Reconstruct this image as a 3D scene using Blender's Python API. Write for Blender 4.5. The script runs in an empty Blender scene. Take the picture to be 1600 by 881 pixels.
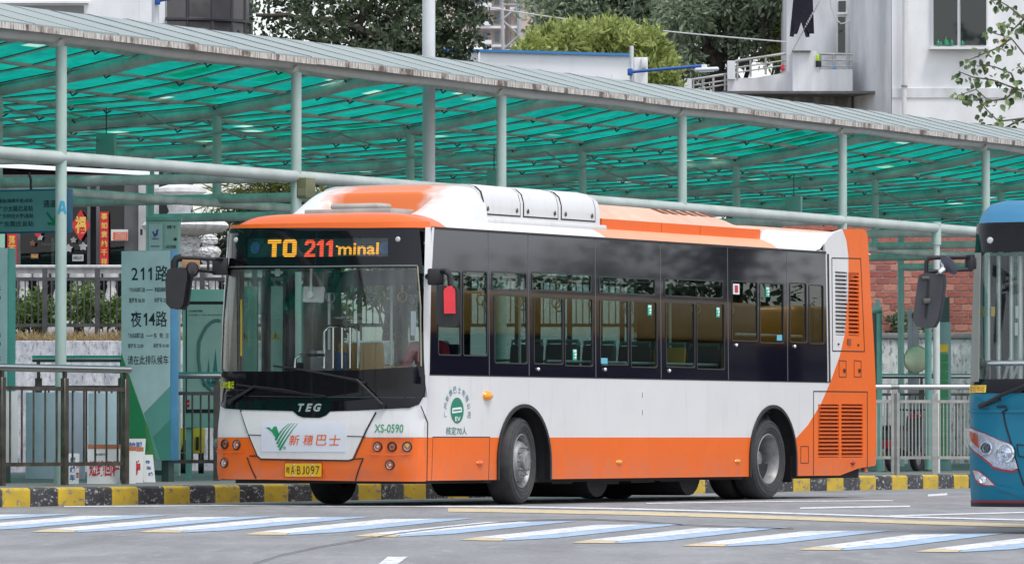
import bpy, bmesh, math, random
from math import sin, cos, tan, pi, radians, atan, atan2, sqrt
from mathutils import Vector, Matrix
from mathutils.geometry import tessellate_polygon
R = random.Random(7)
V = Vector
sc = bpy.context.scene
COL = sc.collection

# ------------------------------------------------------------------ camera
FPX, CAMZ = 9500.0, 0.735
PITCH = atan(242.5 / FPX)
cam = bpy.data.cameras.new("camera"); camo = bpy.data.objects.new("camera", cam); COL.objects.link(camo)
cam.sensor_width = 36.0; cam.lens = 36.0 * FPX / 1600.0
cam.clip_start = 1.0; cam.clip_end = 4000.0
camo.location = (0, 0, CAMZ); camo.rotation_euler = (pi / 2 + PITCH, 0, 0)
sc.camera = camo
# ------------------------------------------------------------------ world and sun
SUN_EL, SUN_AZ = radians(66), radians(140)      # azimuth from +Y, clockwise: right and behind the camera
w = bpy.data.worlds.new("World"); sc.world = w; w.use_nodes = True
nt = w.node_tree; bg = nt.nodes["Background"]
sky = nt.nodes.new("ShaderNodeTexSky"); sky.sky_type = 'NISHITA'; sky.sun_disc = False
sky.sun_elevation = SUN_EL; sky.sun_rotation = SUN_AZ
sky.air_density = 1.0; sky.dust_density = 1.6; sky.ozone_density = 1.0
hs = nt.nodes.new("ShaderNodeHueSaturation"); hs.inputs["Saturation"].default_value = 0.34   # a white overcast sky
nt.links.new(sky.outputs[0], hs.inputs["Color"]); nt.links.new(hs.outputs[0], bg.inputs[0])
bg.inputs[1].default_value = 0.15
sl = bpy.data.lights.new("sun", 'SUN'); slo = bpy.data.objects.new("sun", sl); COL.objects.link(slo)
sl.energy = 1.1; sl.angle = radians(16); sl.color = (1.0, 0.96, 0.9)
sd = V((sin(SUN_AZ) * cos(SUN_EL), cos(SUN_AZ) * cos(SUN_EL), sin(SUN_EL)))
slo.rotation_euler = sd.to_track_quat('Z', 'Y').to_euler()
sc.view_settings.view_transform = 'Standard'; sc.view_settings.look = 'None'
sc.view_settings.exposure = 0.72; sc.view_settings.gamma = 1.0
sc.render.engine = 'CYCLES'
sc.cycles.max_bounces = 10; sc.cycles.transparent_max_bounces = 24; sc.cycles.transmission_bounces = 6
sc.cycles.diffuse_bounces = 4; sc.cycles.glossy_bounces = 4
sc.cycles.use_denoising = True

# ------------------------------------------------------------------ pixel -> place
cP, sP = cos(PITCH), sin(PITCH)
def ray(u, v):
    a, b = (u - 800) / FPX, (440.5 - v) / FPX
    return V((a, cP - b * sP, sP + b * cP))
C0 = V((0, 0, CAMZ))
def at(u, v, Y):
    r = ray(u, v); return C0 + r * (Y / r.y)
def gr(u, v, z=0.0):
    r = ray(u, v); return C0 + r * ((z - CAMZ) / r.z)
def onp(u, v, p0, n):
    r = ray(u, v); return C0 + r * ((p0 - C0).dot(n) / r.dot(n))

# ------------------------------------------------------------------ meshes and things
class MB:
    def __init__(s, world=False): s.v = []; s.f = []; s.world = world
    def add(s, vs, fs):
        o = len(s.v); s.v += [tuple(p) for p in vs]; s.f += [tuple(i + o for i in f) for f in fs]; return s
    def box(s, x0, x1, y0, y1, z0, z1):
        return s.add([(x, y, z) for z in (z0, z1) for y in (y0, y1) for x in (x0, x1)],
                     [(0, 2, 3, 1), (4, 5, 7, 6), (0, 1, 5, 4), (2, 6, 7, 3), (0, 4, 6, 2), (1, 3, 7, 5)])
    def obox(s, c, ax, ay, az):           # centre and three half-axis vectors
        c, ax, ay, az = V(c), V(ax), V(ay), V(az)
        return s.add([c + ax * i + ay * j + az * k for k in (-1, 1) for j in (-1, 1) for i in (-1, 1)],
                     [(0, 2, 3, 1), (4, 5, 7, 6), (0, 1, 5, 4), (2, 6, 7, 3), (0, 4, 6, 2), (1, 3, 7, 5)])
    def bar(s, p0, p1, wd, h, up=(0, 0, 1)):   # rectangular bar
        p0, p1 = V(p0), V(p1); d = (p1 - p0); L = d.length; d.normalize()
        sx = d.cross(V(up)); sx.normalize(); uz = sx.cross(d)
        return s.obox((p0 + p1) / 2, d * L / 2, sx * wd / 2, uz * h / 2)
    def boxpx(s, u0, v0, u1, v1, Y, dep):
        a = at(u0, v1, Y); b = at(u1, v0, Y); s.world = True
        return s.box(a.x, b.x, Y, Y + dep, a.z, b.z)
    def tube(s, pts, r, n=10, cap=True, r1=None):
        pts = [V(p) for p in pts]; m = len(pts); rings = []
        ref = None
        for i, p in enumerate(pts):
            t = (pts[min(i + 1, m - 1)] - pts[max(i - 1, 0)]).normalized()
            if ref is None: ref = V((0, 0, 1)) if abs(t.z) < .9 else V((1, 0, 0))
            x = (ref - t * ref.dot(t)).normalized(); y = t.cross(x); ref = x
            rr = r if r1 is None else r + (r1 - r) * i / max(1, m - 1)
            rings.append([p + x * rr * cos(2 * pi * k / n) + y * rr * sin(2 * pi * k / n) for k in range(n)])
        vs = [q for g in rings for q in g]
        fs = [(i * n + k, i * n + (k + 1) % n, (i + 1) * n + (k + 1) % n, (i + 1) * n + k) for i in range(m - 1) for k in range(n)]
        if cap: fs += [tuple(reversed(range(n))), tuple(range((m - 1) * n, m * n))]
        return s.add(vs, fs)
    def lathe(s, prof, c=(0, 0, 0), axis=(0, 0, 1), n=24, closed=False, x0=None):
        ax = V(axis).normalized(); c = V(c)
        x = V((1, 0, 0)) if abs(ax.x) < .9 else V((0, 1, 0)); x = (x - ax * x.dot(ax)).normalized(); y = ax.cross(x)
        vs = [c + ax * h + (x * cos(2 * pi * k / n) + y * sin(2 * pi * k / n)) * r for r, h in prof for k in range(n)]
        m = len(prof)
        fs = [(i * n + k, i * n + (k + 1) % n, ((i + 1) % m) * n + (k + 1) % n, ((i + 1) % m) * n + k)
              for i in range(m if closed else m - 1) for k in range(n)]
        return s.add(vs, fs)
    def disc(s, c, axis, r, n=20):
        ax = V(axis).normalized(); x = V((1, 0, 0)) if abs(ax.x) < .9 else V((0, 1, 0)); x = (x - ax * x.dot(ax)).normalized(); y = ax.cross(x)
        return s.add([V(c) + (x * cos(2 * pi * k / n) + y * sin(2 * pi * k / n)) * r for k in range(n)], [tuple(range(n))])
    def grid(s, fn, nu, nv):              # fn(i/nu, j/nv)
        return s.add([fn(i / nu, j / nv) for i in range(nu + 1) for j in range(nv + 1)],
                     [(i * (nv + 1) + j, (i + 1) * (nv + 1) + j, (i + 1) * (nv + 1) + j + 1, i * (nv + 1) + j + 1) for i in range(nu) for j in range(nv)])
    def panel(s, outline, mapf, off=0.0, thick=.01, step=None, holes=()):
        loops = [[V((a, b, 0)) for a, b in l] for l in [outline] + list(holes)]
        flat = [p for l in loops for p in l]
        bm = bmesh.new(); vs = [bm.verts.new(p) for p in flat]
        for t in tessellate_polygon(loops):
            try: bm.faces.new([vs[i] if isinstance(i, int) else vs[flat.index(i)] for i in t])
            except ValueError: pass
        if step:
            for ax in (0, 1):
                lo = min(p[ax] for p in flat); hi = max(p[ax] for p in flat); st = step[ax]
                if not st: continue
                k = math.floor(lo / st) + 1
                while k * st < hi - 1e-4:
                    co = V((0, 0, 0)); co[ax] = k * st; no = V((0, 0, 0)); no[ax] = 1
                    bmesh.ops.bisect_plane(bm, geom=bm.verts[:] + bm.edges[:] + bm.faces[:], plane_co=co, plane_no=no, dist=1e-5)
                    k += 1
        bm.verts.index_update()
        P = [p.co.copy() for p in bm.verts]; n = len(P)
        top = [mapf(p.x, p.y, off) for p in P]
        fs = []
        for f in bm.faces:
            q = [x.index for x in f.verts]
            if f.normal.z < 0: q.reverse()
            fs.append(q)
        if thick:
            bot = [mapf(p.x, p.y, off - thick) for p in P]
            al = list(fs); al += [[i + n for i in reversed(f)] for f in fs]
            for e in bm.edges:
                if len(e.link_faces) == 1:
                    a, b = e.verts[0].index, e.verts[1].index
                    al.append([a, b, b + n, a + n])
            s.add(top + bot, al)
        else:
            s.add(top, fs)
        bm.free(); return s

MATRIX = {}
def thing(name, label, cat, loc=(0, 0, 0), rotz=0, group=None, kind=None):
    o = bpy.data.objects.new(name, None); COL.objects.link(o); o.empty_display_size = .3
    o.location = loc; o.rotation_euler = (0, 0, rotz)
    MATRIX[o] = Matrix.Translation(V(loc)) @ Matrix.Rotation(rotz, 4, 'Z')
    if kind: o['kind'] = kind
    if label: o['label'] = label
    if cat: o['category'] = cat
    if group: o['group'] = group
    return o
def full(o):
    m = MATRIX.get(o)
    if m is None: m = full(o.parent) if o.parent else Matrix.Identity(4)
    return m
def meshof(name, mb, mats, bevel=0, seg=2, ang=38, fixn=True):
    me = bpy.data.meshes.new(name); me.from_pydata(mb.v, [], mb.f); me.validate()
    if bevel or fixn:
        bm = bmesh.new(); bm.from_mesh(me)
        if bevel:
            bmesh.ops.remove_doubles(bm, verts=bm.verts[:], dist=1e-5)
            es = [e for e in bm.edges if len(e.link_faces) == 2 and e.calc_face_angle(0) > radians(35)]
            bmesh.ops.bevel(bm, geom=es, offset=bevel, segments=seg, affect='EDGES', profile=.5, clamp_overlap=True)
        bmesh.ops.recalc_face_normals(bm, faces=bm.faces[:])
        bm.to_mesh(me); bm.free()
    me.shade_smooth(); me.set_sharp_from_angle(angle=radians(ang))
    for m in (mats if isinstance(mats, (list, tuple)) else [mats]): me.materials.append(m)
    return me
def obj(name, mb, mat, parent=None, label=None, cat=None, kind=None, group=None, bevel=0, seg=2, ang=38, fixn=True):
    if mb.world and parent is not None:
        inv = full(parent).inverted(); mb.v = [tuple(inv @ V(p)) for p in mb.v]
    o = bpy.data.objects.new(name, meshof(name, mb, mat, bevel, seg, ang, fixn)); COL.objects.link(o)
    if parent is not None: o.parent = parent
    if kind: o['kind'] = kind
    if label: o['label'] = label
    if cat: o['category'] = cat
    if group: o['group'] = group
    return o
def inst(name, me, parent, loc=(0, 0, 0), rot=(0, 0, 0), scale=(1, 1, 1)):
    o = bpy.data.objects.new(name, me); COL.objects.link(o); o.parent = parent
    o.location = loc; o.rotation_euler = rot; o.scale = scale; return o
def kids(o): return [c for c in COL.objects if c.parent == o]
def dup(root, loc, rotz, label, group=None):
    r = root.copy(); COL.objects.link(r); r.location = loc; r.rotation_euler = (0, 0, rotz); r['label'] = label
    if group: r['group'] = group
    MATRIX[r] = Matrix.Translation(V(loc)) @ Matrix.Rotation(rotz, 4, 'Z')
    for c in list(root.children):
        k = c.copy(); COL.objects.link(k); k.parent = r
        for g in list(c.children):
            q = g.copy(); COL.objects.link(q); q.parent = k
    return r
def rrect(x0, x1, y0, y1, r, n=4):
    out = []
    for cx, cy, a0 in ((x1 - r, y1 - r, 0), (x0 + r, y1 - r, 90), (x0 + r, y0 + r, 180), (x1 - r, y0 + r, 270)):
        out += [(cx + r * cos(radians(a0 + 90 * k / n)), cy + r * sin(radians(a0 + 90 * k / n))) for k in range(n + 1)]
    return out

# ------------------------------------------------------------------ materials
def nodes(name):
    m = bpy.data.materials.new(name); m.use_nodes = True
    return m, m.node_tree, m.node_tree.nodes["Principled BSDF"], m.node_tree.links
def lin(c):   # 0-255 sRGB -> linear
    return tuple(((x / 255) / 12.92 if x / 255 <= .04045 else ((x / 255 + .055) / 1.055) ** 2.4) for x in c)
def coords(t, scale=(1, 1, 1), gen=False):
    tc = t.nodes.new("ShaderNodeTexCoord"); mp = t.nodes.new("ShaderNodeMapping"); mp.inputs["Scale"].default_value = scale
    t.links.new(tc.outputs["Object"], mp.inputs[0]); return mp.outputs[0]
def noise(t, vec, sc_, det=4, rough=.6):
    n = t.nodes.new("ShaderNodeTexNoise"); n.inputs["Scale"].default_value = sc_; n.inputs["Detail"].default_value = det; n.inputs["Roughness"].default_value = rough
    t.links.new(vec, n.inputs["Vector"]); return n.outputs["Fac"]
def ramp(t, fac, stops):
    r = t.nodes.new("ShaderNodeValToRGB"); e = r.color_ramp.elements
    while len(e) < len(stops): e.new(.5)
    for k, (p, c) in enumerate(stops):
        e[k].position = p; e[k].color = (c, c, c, 1) if isinstance(c, (int, float)) else (*c, 1)
    t.links.new(fac, r.inputs[0]); return r.outputs[0]
def mix(t, fac, a, b):
    m = t.nodes.new("ShaderNodeMix"); m.data_type = 'RGBA'
    for s, val in ((6, a), (7, b)):
        if isinstance(val, tuple): m.inputs[s].default_value = (*val, 1)
        else: t.links.new(val, m.inputs[s])
    if isinstance(fac, (int, float)): m.inputs[0].default_value = fac
    else: t.links.new(fac, m.inputs[0])
    return m.outputs[2]
def bump(t, b, h, strength=.2, dist=.02):
    n = t.nodes.new("ShaderNodeBump"); n.inputs["Strength"].default_value = strength; n.inputs["Distance"].default_value = dist
    t.links.new(h, n.inputs["Height"]); t.links.new(n.outputs[0], b.inputs["Normal"])
def mat(name, col, rough=.5, metal=0.0, var=.12, scale=3.0, bmp=0.0, bscale=30.0, coat=0.0, spec=.5, col2=None, stretch=(1, 1, 1), emit=0, lo=.35, hi=.65):
    m, t, b, l = nodes(name)
    b.inputs["Roughness"].default_value = rough; b.inputs["Metallic"].default_value = metal
    b.inputs["Coat Weight"].default_value = coat; b.inputs["Coat Roughness"].default_value = .06; b.inputs["Specular IOR Level"].default_value = spec
    b.inputs["Base Color"].default_value = (*col, 1)
    if var or col2:
        vec = coords(t, stretch); n = noise(t, vec, scale)
        c2 = col2 or tuple(max(0, c * (1 - 2 * var)) for c in col)
        c1 = col if col2 else tuple(min(1, c * (1 + var * .6)) for c in col)
        l.new(mix(t, ramp(t, n, [(lo, 1), (hi, 0)]), c1, c2), b.inputs["Base Color"])
        if bmp: bump(t, b, noise(t, vec, bscale), bmp)
    elif bmp: bump(t, b, noise(t, coords(t), bscale), bmp)
    if emit:
        b.inputs["Emission Color"].default_value = (*col, 1); b.inputs["Emission Strength"].default_value = emit
    return m
def glassmat(name, tint, ior=1.5, rough=0.0, dirt=0.0):
    m = bpy.data.materials.new(name); m.use_nodes = True; t = m.node_tree; t.nodes.clear()
    out = t.nodes.new("ShaderNodeOutputMaterial"); tr = t.nodes.new("ShaderNodeBsdfTransparent"); gl = t.nodes.new("ShaderNodeBsdfGlossy")
    fr = t.nodes.new("ShaderNodeFresnel"); ge = t.nodes.new("ShaderNodeNewGeometry"); mr_ = t.nodes.new("ShaderNodeMapRange"); mr_.inputs[3].default_value = ior; mr_.inputs[4].default_value = 1 / ior; t.links.new(ge.outputs["Backfacing"], mr_.inputs[0]); t.links.new(mr_.outputs[0], fr.inputs[0]); mx = t.nodes.new("ShaderNodeMixShader")
    tr.inputs[0].default_value = (*tint, 1); gl.inputs["Roughness"].default_value = rough
    t.links.new(fr.outputs[0], mx.inputs[0]); t.links.new(tr.outputs[0], mx.inputs[1]); t.links.new(gl.outputs[0], mx.inputs[2])
    last = mx.outputs[0]
    if dirt:
        df = t.nodes.new("ShaderNodeBsdfDiffuse"); df.inputs[0].default_value = (.6, .62, .6, 1)
        m2 = t.nodes.new("ShaderNodeMixShader"); vec = coords(t, (1, 1, .25)); n = noise(t, vec, 5)
        t.links.new(ramp(t, n, [(.45, 0), (.8, dirt)]), m2.inputs[0]); t.links.new(last, m2.inputs[1]); t.links.new(df.outputs[0], m2.inputs[2]); last = m2.outputs[0]
    t.links.new(last, out.inputs[0]); return m
def leafmat(name, dark, light, trans=.35):
    m = bpy.data.materials.new(name); m.use_nodes = True; t = m.node_tree; b = t.nodes["Principled BSDF"]
    g = t.nodes.new("ShaderNodeNewGeometry"); n = noise(t, coords(t), .9, 2)
    ma = t.nodes.new("ShaderNodeMath"); ma.operation = 'MULTIPLY_ADD'; ma.inputs[1].default_value = .6
    t.links.new(g.outputs["Random Per Island"], ma.inputs[0]); t.links.new(ramp(t, n, [(.3, 0), (.7, .4)]), ma.inputs[2])
    c = mix(t, ma.outputs[0], dark, light); t.links.new(c, b.inputs["Base Color"]); b.inputs["Roughness"].default_value = .5
    tl = t.nodes.new("ShaderNodeBsdfTranslucent"); t.links.new(c, tl.inputs[0]); mx = t.nodes.new("ShaderNodeMixShader"); mx.inputs[0].default_value = trans
    o = t.nodes["Material Output"]; t.links.new(b.outputs[0], mx.inputs[1]); t.links.new(tl.outputs[0], mx.inputs[2]); t.links.new(mx.outputs[0], o.inputs[0])
    return m
def busmat(name, col, grime, rough=.28, coat=.35):
    m, t, b, l = nodes(name); v = coords(t); vs = coords(t, (1, 1, .12)); 
    c = mix(t, ramp(t, noise(t, v, .8, 4), [(.3, 0), (.75, .22)]), col, tuple(x * .72 for x in col))
    c = mix(t, ramp(t, noise(t, vs, 9, 4, .7), [(.56, 0), (.80, .30)]), c, grime)
    c = mix(t, ramp(t, noise(t, v, 26, 5, .75), [(.60, 0), (.72, .28)]), c, grime)
    sp = t.nodes.new("ShaderNodeSeparateXYZ"); l.new(coords(t), sp.inputs[0])
    low = ramp(t, sp.outputs[2], [(.26, 1), (.62, 0)]); nn = ramp(t, noise(t, coords(t, (1, 1, .5)), 6, 5, .7), [(.35, 0), (.75, .45)])   # road spray along the skirt
    mm = t.nodes.new("ShaderNodeMath"); mm.operation = 'MULTIPLY'; l.new(low, mm.inputs[0]); l.new(nn, mm.inputs[1])
    c = mix(t, mm.outputs[0], c, (.22, .20, .18))
    l.new(c, b.inputs["Base Color"]); b.inputs["Coat Weight"].default_value = coat; b.inputs["Coat Roughness"].default_value = .08
    l.new(ramp(t, noise(t, v, 5, 4), [(.3, rough), (.8, rough + .18)]), b.inputs["Roughness"])
    bump(t, b, noise(t, v, 1.6, 2), .10, .03); return m
def wornmat(name, col, under, thr=.62, rough=.7, scale=6):
    m, t, b, l = nodes(name); ge = t.nodes.new("ShaderNodeNewGeometry"); mp = t.nodes.new("ShaderNodeMapping"); mp.inputs["Scale"].default_value = (1, 1, 2.2); l.new(ge.outputs["Position"], mp.inputs[0]); vec = mp.outputs[0]
    n = noise(t, vec, scale, 6, .7); c = mix(t, ramp(t, n, [(thr, 0), (thr + .04, 1)]), col, under)
    n2 = noise(t, vec, 2.5, 3); c = mix(t, ramp(t, n2, [(.35, .0), (.75, .35)]), c, tuple(x * .35 for x in under))
    l.new(c, b.inputs["Base Color"]); b.inputs["Roughness"].default_value = rough; bump(t, b, n, .3, .01); return m

WHITE = busmat("white_paint", (.70, .70, .705), (.36, .34, .31))
ORANGE = busmat("orange_paint", (.82, .135, .004), (.42, .09, .03), .3, .3)
FADED_SKYLIT = mat("faded_skylit_orange_paint", (.80, .36, .21), .5, var=.06, scale=1.5)  # fading and reflected sky are both lightened into this orange
BLACKGL = mat("black_glass_print", (.008, .008, .016), .03, var=0, spec=.9, coat=.8)
BLACKGL.node_tree.nodes["Principled BSDF"].inputs["Specular Tint"].default_value = (.82, .86, 1.0, 1); BLACKGL.node_tree.nodes["Principled BSDF"].inputs["Coat Tint"].default_value = (.9, .92, 1.0, 1)
BLACKFR = mat("black_front_print", (.005, .005, .008), .05, var=0, spec=.32)
BLACKPL = mat("black_plastic", (.014, .014, .017), .45, var=.15)
DARK = mat("dark_interior", (.02, .02, .022), .8, var=0)
RUBBER = mat("tyre_rubber", (.045, .045, .047), .75, var=.15, scale=14, bmp=.15, bscale=60)
STEEL = mat("stainless_steel", (.55, .56, .56), .22, metal=1, var=.05)
RAILSTEEL = mat("brushed_rail_steel", (.46, .46, .44), .38, metal=.7, var=.12, scale=6)
OLDSTEEL = mat("weathered_steel", (.16, .155, .145), .42, metal=.8, var=.2, scale=5, col2=(.09, .075, .06))
GREYMET = mat("grey_wheel_paint", (.34, .34, .345), .45, metal=.5, var=.15, scale=12)
CHROME = mat("chrome", (.75, .76, .78), .1, metal=1, var=0)
GLASS = glassmat("tinted_window_glass", (.66, .76, .74), 1.75)
CLEARGL = glassmat("windscreen_glass", (.97, .99, .98), 1.5, dirt=.07)
LENS = glassmat("lamp_lens", (.95, .97, 1.0), 1.5)
AMBER = mat("amber_lens", (.85, .33, .02), .2, var=0, coat=.5)
YELPAINT = mat("yellow_paint", (.72, .50, .03), .5, var=.1)
GOLD = mat("gold_lettering", (.75, .50, .10), .5, var=0)
REDPAPER = mat("red_paper", (.62, .02, .03), .6, var=.1)
REDPL = mat("red_plastic", (.75, .035, .05), .45, var=.06)
INK = mat("dark_ink", (.012, .035, .045), .6, var=0)
INKGREEN = mat("green_ink", (.01, .26, .10), .5, var=0)
INKBLUE = mat("blue_ink", (.03, .10, .30), .5, var=0)
INKORANGE = mat("orange_paint", (.78, .125, .010), .3, var=.05, scale=1.0, coat=.3)
INKRED = mat("red_ink", (.50, .015, .03), .5, var=0)
PAPER = mat("white_board", (.72, .74, .75), .5, var=.05)
PALETEAL = mat("pale_teal_enamel", (.70, .87, .89), .4, var=.05)
TEAL = mat("teal_enamel", (.20, .46, .40), .4, var=.08)
DEEPTEAL = mat("deep_teal_enamel", (.05, .20, .19), .4, var=.08)
BLUE = mat("blue_edge_enamel", (.07, .30, .52), .4, var=.08)
COLPAINT = mat("pale_green_column_paint", (.50, .64, .60), .5, var=.10, scale=4, stretch=(1, 1, .4), col2=(.36, .48, .44), lo=.3, hi=.8)
TUBEPAINT = mat("grey_green_tube_paint", (.62, .65, .61), .55, var=.15, scale=3)
LIGHTTUBE = mat("light_grey_tube_paint", (.58, .61, .61), .5, var=.05, scale=3)
CONC = mat("concrete", (.27, .27, .265), .85, var=.15, scale=2, bmp=.2, bscale=20)

# ------------------------------------------------------------------ lettering
TM = {}
def textmesh(body, bold=0.0, shear=0.0):
    k = (body, bold, shear)
    if k not in TM:
        c = bpy.data.curves.new("lettering", 'FONT'); c.body = body; c.offset = bold; c.shear = shear; c.resolution_u = 3
        o = bpy.data.objects.new("lettering", c); COL.objects.link(o)
        me = o.to_mesh(); vs = [v.co.copy() for v in me.vertices]; fs = [tuple(p.vertices) for p in me.polygons]
        o.to_mesh_clear(); bpy.data.objects.remove(o); bpy.data.curves.remove(c)
        x0, x1 = min(v.x for v in vs), max(v.x for v in vs); y0, y1 = min(v.y for v in vs), max(v.y for v in vs)
        TM[k] = ([((v.x - x0) / (x1 - x0), (v.y - y0) / (y1 - y0)) for v in vs], fs, (x1 - x0) / (y1 - y0))
    return TM[k]
ONE = [(.52, 0), (1, 0), (1, 1), (.62, 1), (0, .80), (0, .60), (.52, .74)]
def one(parent, mapf, a0, a1, b0, b1, m, off=.004):
    g = MB(); g.panel([(a0 + x * (a1 - a0), b0 + y * (b1 - b0)) for x, y in ONE], mapf, off, 0); return obj("lettering", g, m, parent, fixn=False)
def text(body, parent, mapf, a0, a1, b0, b1, m, off=.004, bold=0.0, shear=0.0, name="lettering", mb=None):
    if body == '1' and mb is None: return one(parent, mapf, a0, a1, b0, b1, m, off)
    vs, fs, _ = textmesh(body, bold, shear); own = mb is None; mb = mb or MB()
    mb.add([mapf(a0 + x * (a1 - a0), b0 + y * (b1 - b0), off) for x, y in vs], fs)
    return obj(name, mb, m, parent, fixn=False) if own else mb
# ================================================================== road, platform and kerb
def roadmat():
    m, t, b, l = nodes("worn_concrete_road")
    v1 = coords(t, (1, 1, 1)); v2 = coords(t, (.9, .12, 1))
    c = mix(t, ramp(t, noise(t, v1, .35, 5), [(.3, 0), (.7, 1)]), (.225, .225, .24), (.345, .345, .365))
    c = mix(t, ramp(t, noise(t, v2, 1.6, 5, .65), [(.42, 0), (.66, .8)]), c, (.175, .175, .18))
    c = mix(t, ramp(t, noise(t, v1, 40, 3, .7), [(.38, .5), (.6, 0)]), c, (.13, .13, .13))
    c = mix(t, ramp(t, noise(t, v1, 9, 5, .7), [(.58, 0), (.70, .4)]), c, (.42, .42, .43))
    v3 = coords(t, (2.5, .35, 1))
    c = mix(t, ramp(t, noise(t, v3, 2.2, 6, .75), [(.54, 0), (.66, .5)]), c, (.36, .36, .375))
    c = mix(t, ramp(t, noise(t, v3, 3.1, 6, .75), [(.56, 0), (.66, .5)]), c, (.15, .15, .155))
    c = mix(t, ramp(t, noise(t, coords(t, (1.2, .5, 1)), 1.1, 3), [(.66, 0), (.72, .55)]), c, (.12, .12, .12))
    l.new(c, b.inputs["Base Color"]); b.inputs["Roughness"].default_value = .7
    bump(t, b, noise(t, v1, 70, 3), .25, .01); return m
road = thing("road", "grey concrete bus station road with painted lane and crossing marks", None, kind="structure")
g = MB(); g.box(-500, 500, -60, 900, -.6, 0); obj("road_surface", g, roadmat(), road, kind="structure")

WPAINT = wornmat("worn_white_road_paint", (.78, .80, .84), (.26, .26, .27), .55, scale=9)
BPAINT = wornmat("worn_blue_road_paint", (.38, .53, .72), (.26, .26, .27), .56, scale=9)
YPAINT = wornmat("worn_yellow_road_paint", (.68, .55, .33), (.26, .26, .27), .56, scale=9)
def decal(name, pts, m, z, parent=road, ln=None):
    g = MB(); P = [V((p.x, p.y, z)) for p in pts]; n = len(P)
    g.add(P, [tuple(range(n))]); return obj(name, g, m, parent)
# crossing stripes: the near end and the far end of each, measured on the ground
near = [(-292, 826), (-118, 829), (48, 831), (215, 831.5), (380, 835), (552, 838), (718, 844), (893, 848), (1065, 853), (1246, 859), (1430, 862), (1610, 866)]
far = [(33, 801), (180, 803), (345, 805), (495, 805.5), (655, 808), (815, 812.5), (985, 817), (1145, 822), (1310, 827), (1480, 832), (1650, 838), (1830, 844)]
for (a, c), (d, e) in zip(near, far):
    q = lambda *l: [gr(u, v) for u, v in l]
    decal("stripe_end", q((a, c), (a + 66, c + .8), (a + 72, c - 2.2), (a + 26, c - 4.4)), YPAINT, .004)
    decal("crosswalk_stripe", q((a + 27, c - 4.6), (a + 73, c - 2.4), (d + 25, e + 2.4), (d - 54, e + 3)), WPAINT, .004)
    decal("stripe_side", q((a + 68, c + .8), (a + 74, c - 2.2), (d + 26, e + 2.5), (d + 88, e + 1.5), (a + 150, c - 3.4)), BPAINT, .004)
def strip(name, px, wpx, m, z):
    g = MB(); n = len(px)
    up = [gr(u, v - wpx / 2) for u, v in px]; dn = [gr(u, v + wpx / 2) for u, v in px]
    g.add([V((p.x, p.y, z)) for p in up + dn], [(i, i + 1, n + i + 1, n + i) for i in range(n - 1)])
    return obj(name, g, m, road)
strip("lane_line", [(700, 796.6), (800, 798), (1000, 802), (1200, 808), (1400, 815), (1620, 822), (1900, 832)], 5.5, YPAINT, .004)
strip("lane_line", [(330, 789.5), (640, 791), (800, 791.7), (1000, 795.5), (1200, 801), (1400, 807.5), (1620, 813), (1900, 822)], 2.2, WPAINT, .005)
strip("lane_line", [(1250, 794), (1330, 792.3), (1422, 791)], 2.2, WPAINT, .004)
strip("lane_line", [(1450, 774), (1480, 772)], 3.2, WPAINT, .004)
strip("lane_line", [(1010, 786.5), (1200, 783.4), (1395, 782)], 1.3, WPAINT, .004)
strip("lane_line", [(1390, 806), (1600, 800.5), (1750, 797)], 1.8, WPAINT, .004)
strip("lane_line", [(100, 791.5), (300, 790), (480, 789.2)], 1.5, WPAINT, .004)
decal("painted_arrow", [gr(u, v) for u, v in ((606, 870), (637, 870), (622, 881), (592, 881))], WPAINT, .004)
decal("painted_arrow", [gr(u, v) for u, v in ((592, 881.2), (622, 881.2), (560, 915), (520, 915))], WPAINT, .004)
CRACK = mat("dark_crack", (.02, .02, .02), .9, var=0)
strip("road_crack", [(395, 882), (440, 868), (500, 855), (560, 845), (620, 834), (700, 824.5), (770, 817.5), (840, 813), (920, 811.5), (1000, 815), (1070, 820.5)], .7, CRACK, .009)
strip("road_crack", [(1070, 820.5), (1110, 822), (1180, 825), (1240, 826)], .6, CRACK, .009)

ANG = radians(63.6); UX = V((cos(ANG), sin(ANG), 0)); NX = V((-sin(ANG), cos(ANG), 0))
KO = V((-5.2, 70.06, 0))                       # foot of the first front column in view
PZ = .19
# platform slab: t along the kerb, s behind the column line
SK = -2.46                                     # kerb face
PLAT = mat("platform_paving", (.19, .20, .20), .8, var=.2, scale=1.5, bmp=.15, bscale=25)
pl = thing("platform", "grey paved boarding platform behind the black and yellow kerb", None, KO, ANG, kind="structure")
g = MB(); g.box(-30, 75, SK + .24, 13.5, -.3, PZ); obj("paving", g, PLAT, pl, kind="structure")
kerb = thing("kerb", "kerb of black and yellow painted stones along the platform edge", None, KO, ANG, kind="structure")
KBLK = wornmat("worn_black_kerb_paint", (.030, .031, .036), (.44, .44, .44), .57, scale=11)
KYEL = wornmat("worn_yellow_kerb_paint", (.60, .41, .03), (.22, .21, .19), .57)
g = MB(); g.box(0, .568, 0, .25, -.25, PZ + .012)
kme = []
for m in (KBLK, KYEL):
    kme.append(meshof("kerb_stone", g, m, bevel=.035, seg=3))
i0 = gr(26, 792).copy(); t0 = (i0 - KO).dot(UX)
for k in range(-30, 100):
    inst("kerb_stone", kme[1 if k % 2 == 0 else 0], kerb, (t0 + k * .575, SK - .004 * R.random(), -.006 * R.random()))

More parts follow.
